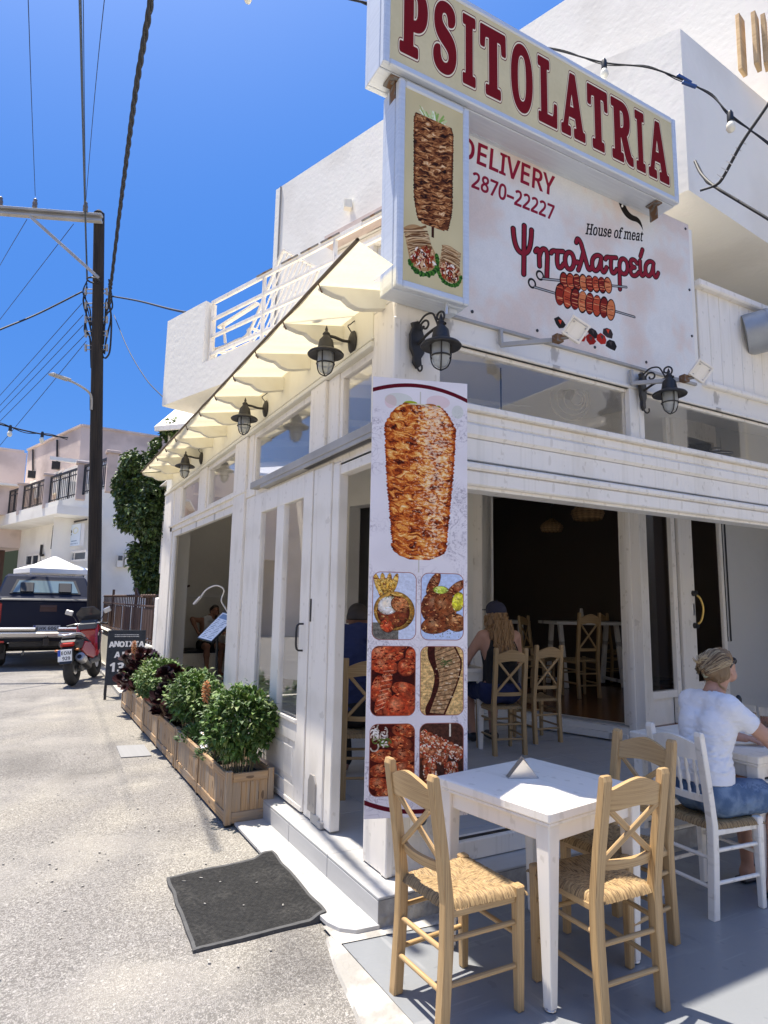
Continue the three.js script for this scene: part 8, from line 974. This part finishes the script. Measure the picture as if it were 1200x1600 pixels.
// broad back in navy between the folding door and the banner
{
  const k = thing('person', 'person in a dark navy shirt, back turned, between the folding door and banner', 'person', [2.45, FL + 0.012, -4.70], Math.PI - 0.42); k.scale.set(1.1, 1.1, 1.1);
  const J = { pelvis: [0, 0.53, 0.0], waist: [0, 0.70, -0.005], chest: [0, 0.93, 0.03], neck: [0.03, 1.09, 0.20], head: [0.05, 1.17, 0.29], face: [0.6, 0.8], shoulder: [0.2, 1.06, 0.09], hip: [0.1, 0.52, 0.02], elbow: [[-0.30, 0.80, 0.14], [0.30, 0.80, 0.14]], wrist: [[-0.16, 0.76, 0.36], [0.16, 0.76, 0.36]], knee: [[-0.16, 0.50, 0.44], [0.16, 0.50, 0.44]], ankle: [[-0.12, 0.10, 0.38], [0.12, 0.10, 0.38]] };
  const { spine, upper, thigh, hd } = seatedPerson(k, J, { skin: M.skinTan, cell: 0.018, headCell: 0.008, hands: [{ dir: [0.3, -0.1, 1], palm: [0, -1, 0], side: 1, curl: 0.7 }, { dir: [-0.3, -0.1, 1], palm: [0, -1, 0], side: -1, curl: 0.7 }] });
  const fo = folds(0.006, 8, 18, 5); part('shirt', [flesh([...spine(0.012, 1.2), ...upper(0.016, 0.75)], 0.05, 0.013, (f) => (x, y, z) => Math.max(f(x, y, z) + fo(x, y, z), 0.53 - y, -(Math.hypot(x - 0.03, y - 1.12, z - 0.21) - 0.06)))], M.navyCloth, k);
  part('trousers', [flesh([...spine(0.016).slice(0, 2), ...thigh(0.02), ...[0, 1].map((i) => [J.knee[i], J.ankle[i], 0.07, 0.058])], 0.05, 0.016, (f) => (x, y, z) => Math.max(f(x, y, z), y - 0.60))], M.blackCloth, k);
  const P = hd.P; part('hair', [flesh([[P(0, 0.045, -0.03), P(0, 0.05, 0.02), 0.09, 0.08], [P(0, 0, -0.05), P(0, -0.03, -0.055), 0.06]], 0.03, 0.01, (f) => (x, y, z) => Math.max(f(x, y, z), z - J.head[2] - 0.06, 1.17 - y))], plain([0.03, 0.022, 0.018], 0.6), k);
}
// guest on the bench behind the open window
{
  const k = thing('person', 'person in dark shorts with a raised elbow on the bench behind the menu board', 'person', [3.2, FL + 0.012, -12.93], 0.15);
  const J = { pelvis: [0, 0.56, -0.02], waist: [0.02, 0.72, -0.01], chest: [0.06, 0.92, 0.04], neck: [0.08, 1.10, 0.08], head: [0.10, 1.21, 0.10], face: [0.5, 0.87], shoulder: [0.17, 1.03, 0.05], hip: [0.1, 0.54, 0.02], elbow: [[-0.36, 1.06, 0.10], [0.30, 0.84, 0.22]], wrist: [[-0.28, 0.80, 0.24], [0.14, 0.84, 0.42]], knee: [[-0.17, 0.55, 0.44], [0.14, 0.55, 0.44]], ankle: [[-0.16, 0.10, 0.46], [0.12, 0.10, 0.42]] };
  const { spine, upper, thigh, hd } = seatedPerson(k, J, { skin: M.skinTan, cell: 0.018, headCell: 0.008, hands: [{ dir: [0.2, -0.8, 0.5], palm: [0.9, 0, 0.3], side: 1, curl: 0.7 }, { dir: [-0.2, -0.1, 1], palm: [0, -1, 0], side: -1, curl: 0.7 }] });
  part('top', [flesh(spine(0.008), 0.04, 0.014, (f) => (x, y, z) => Math.max(f(x, y, z), 0.60 - y, Math.abs(x - 0.05) - 0.17, -(Math.hypot(x - 0.08, y - 1.13, z - 0.07) - 0.09)))], plain([0.55, 0.55, 0.56], 0.9), k); part('shorts', [flesh([...spine(0.012).slice(0, 2), ...thigh(0.018, 0.45)], 0.05, 0.016, (f) => (x, y, z) => Math.max(f(x, y, z), y - 0.64, z - 0.25))], M.blackCloth, k);
  const P = hd.P; part('hair', [flesh([[P(0, 0.045, -0.03), P(0, 0.05, 0.02), 0.092, 0.08], [P(0, 0, -0.05), P(0, -0.05, -0.06), 0.065]], 0.03, 0.01, (f) => (x, y, z) => Math.max(f(x, y, z), z - J.head[2] - 0.06))], plain([0.03, 0.022, 0.018], 0.6), k);
  const t = thing('white_table', 'white table corner beside the guest behind the menu board', 'table', [3.78, FL + 0.002, -12.4], 0); table(t, 0.8, 0.7, 0.78, M.white);
}
renderer.render(scene, camera);
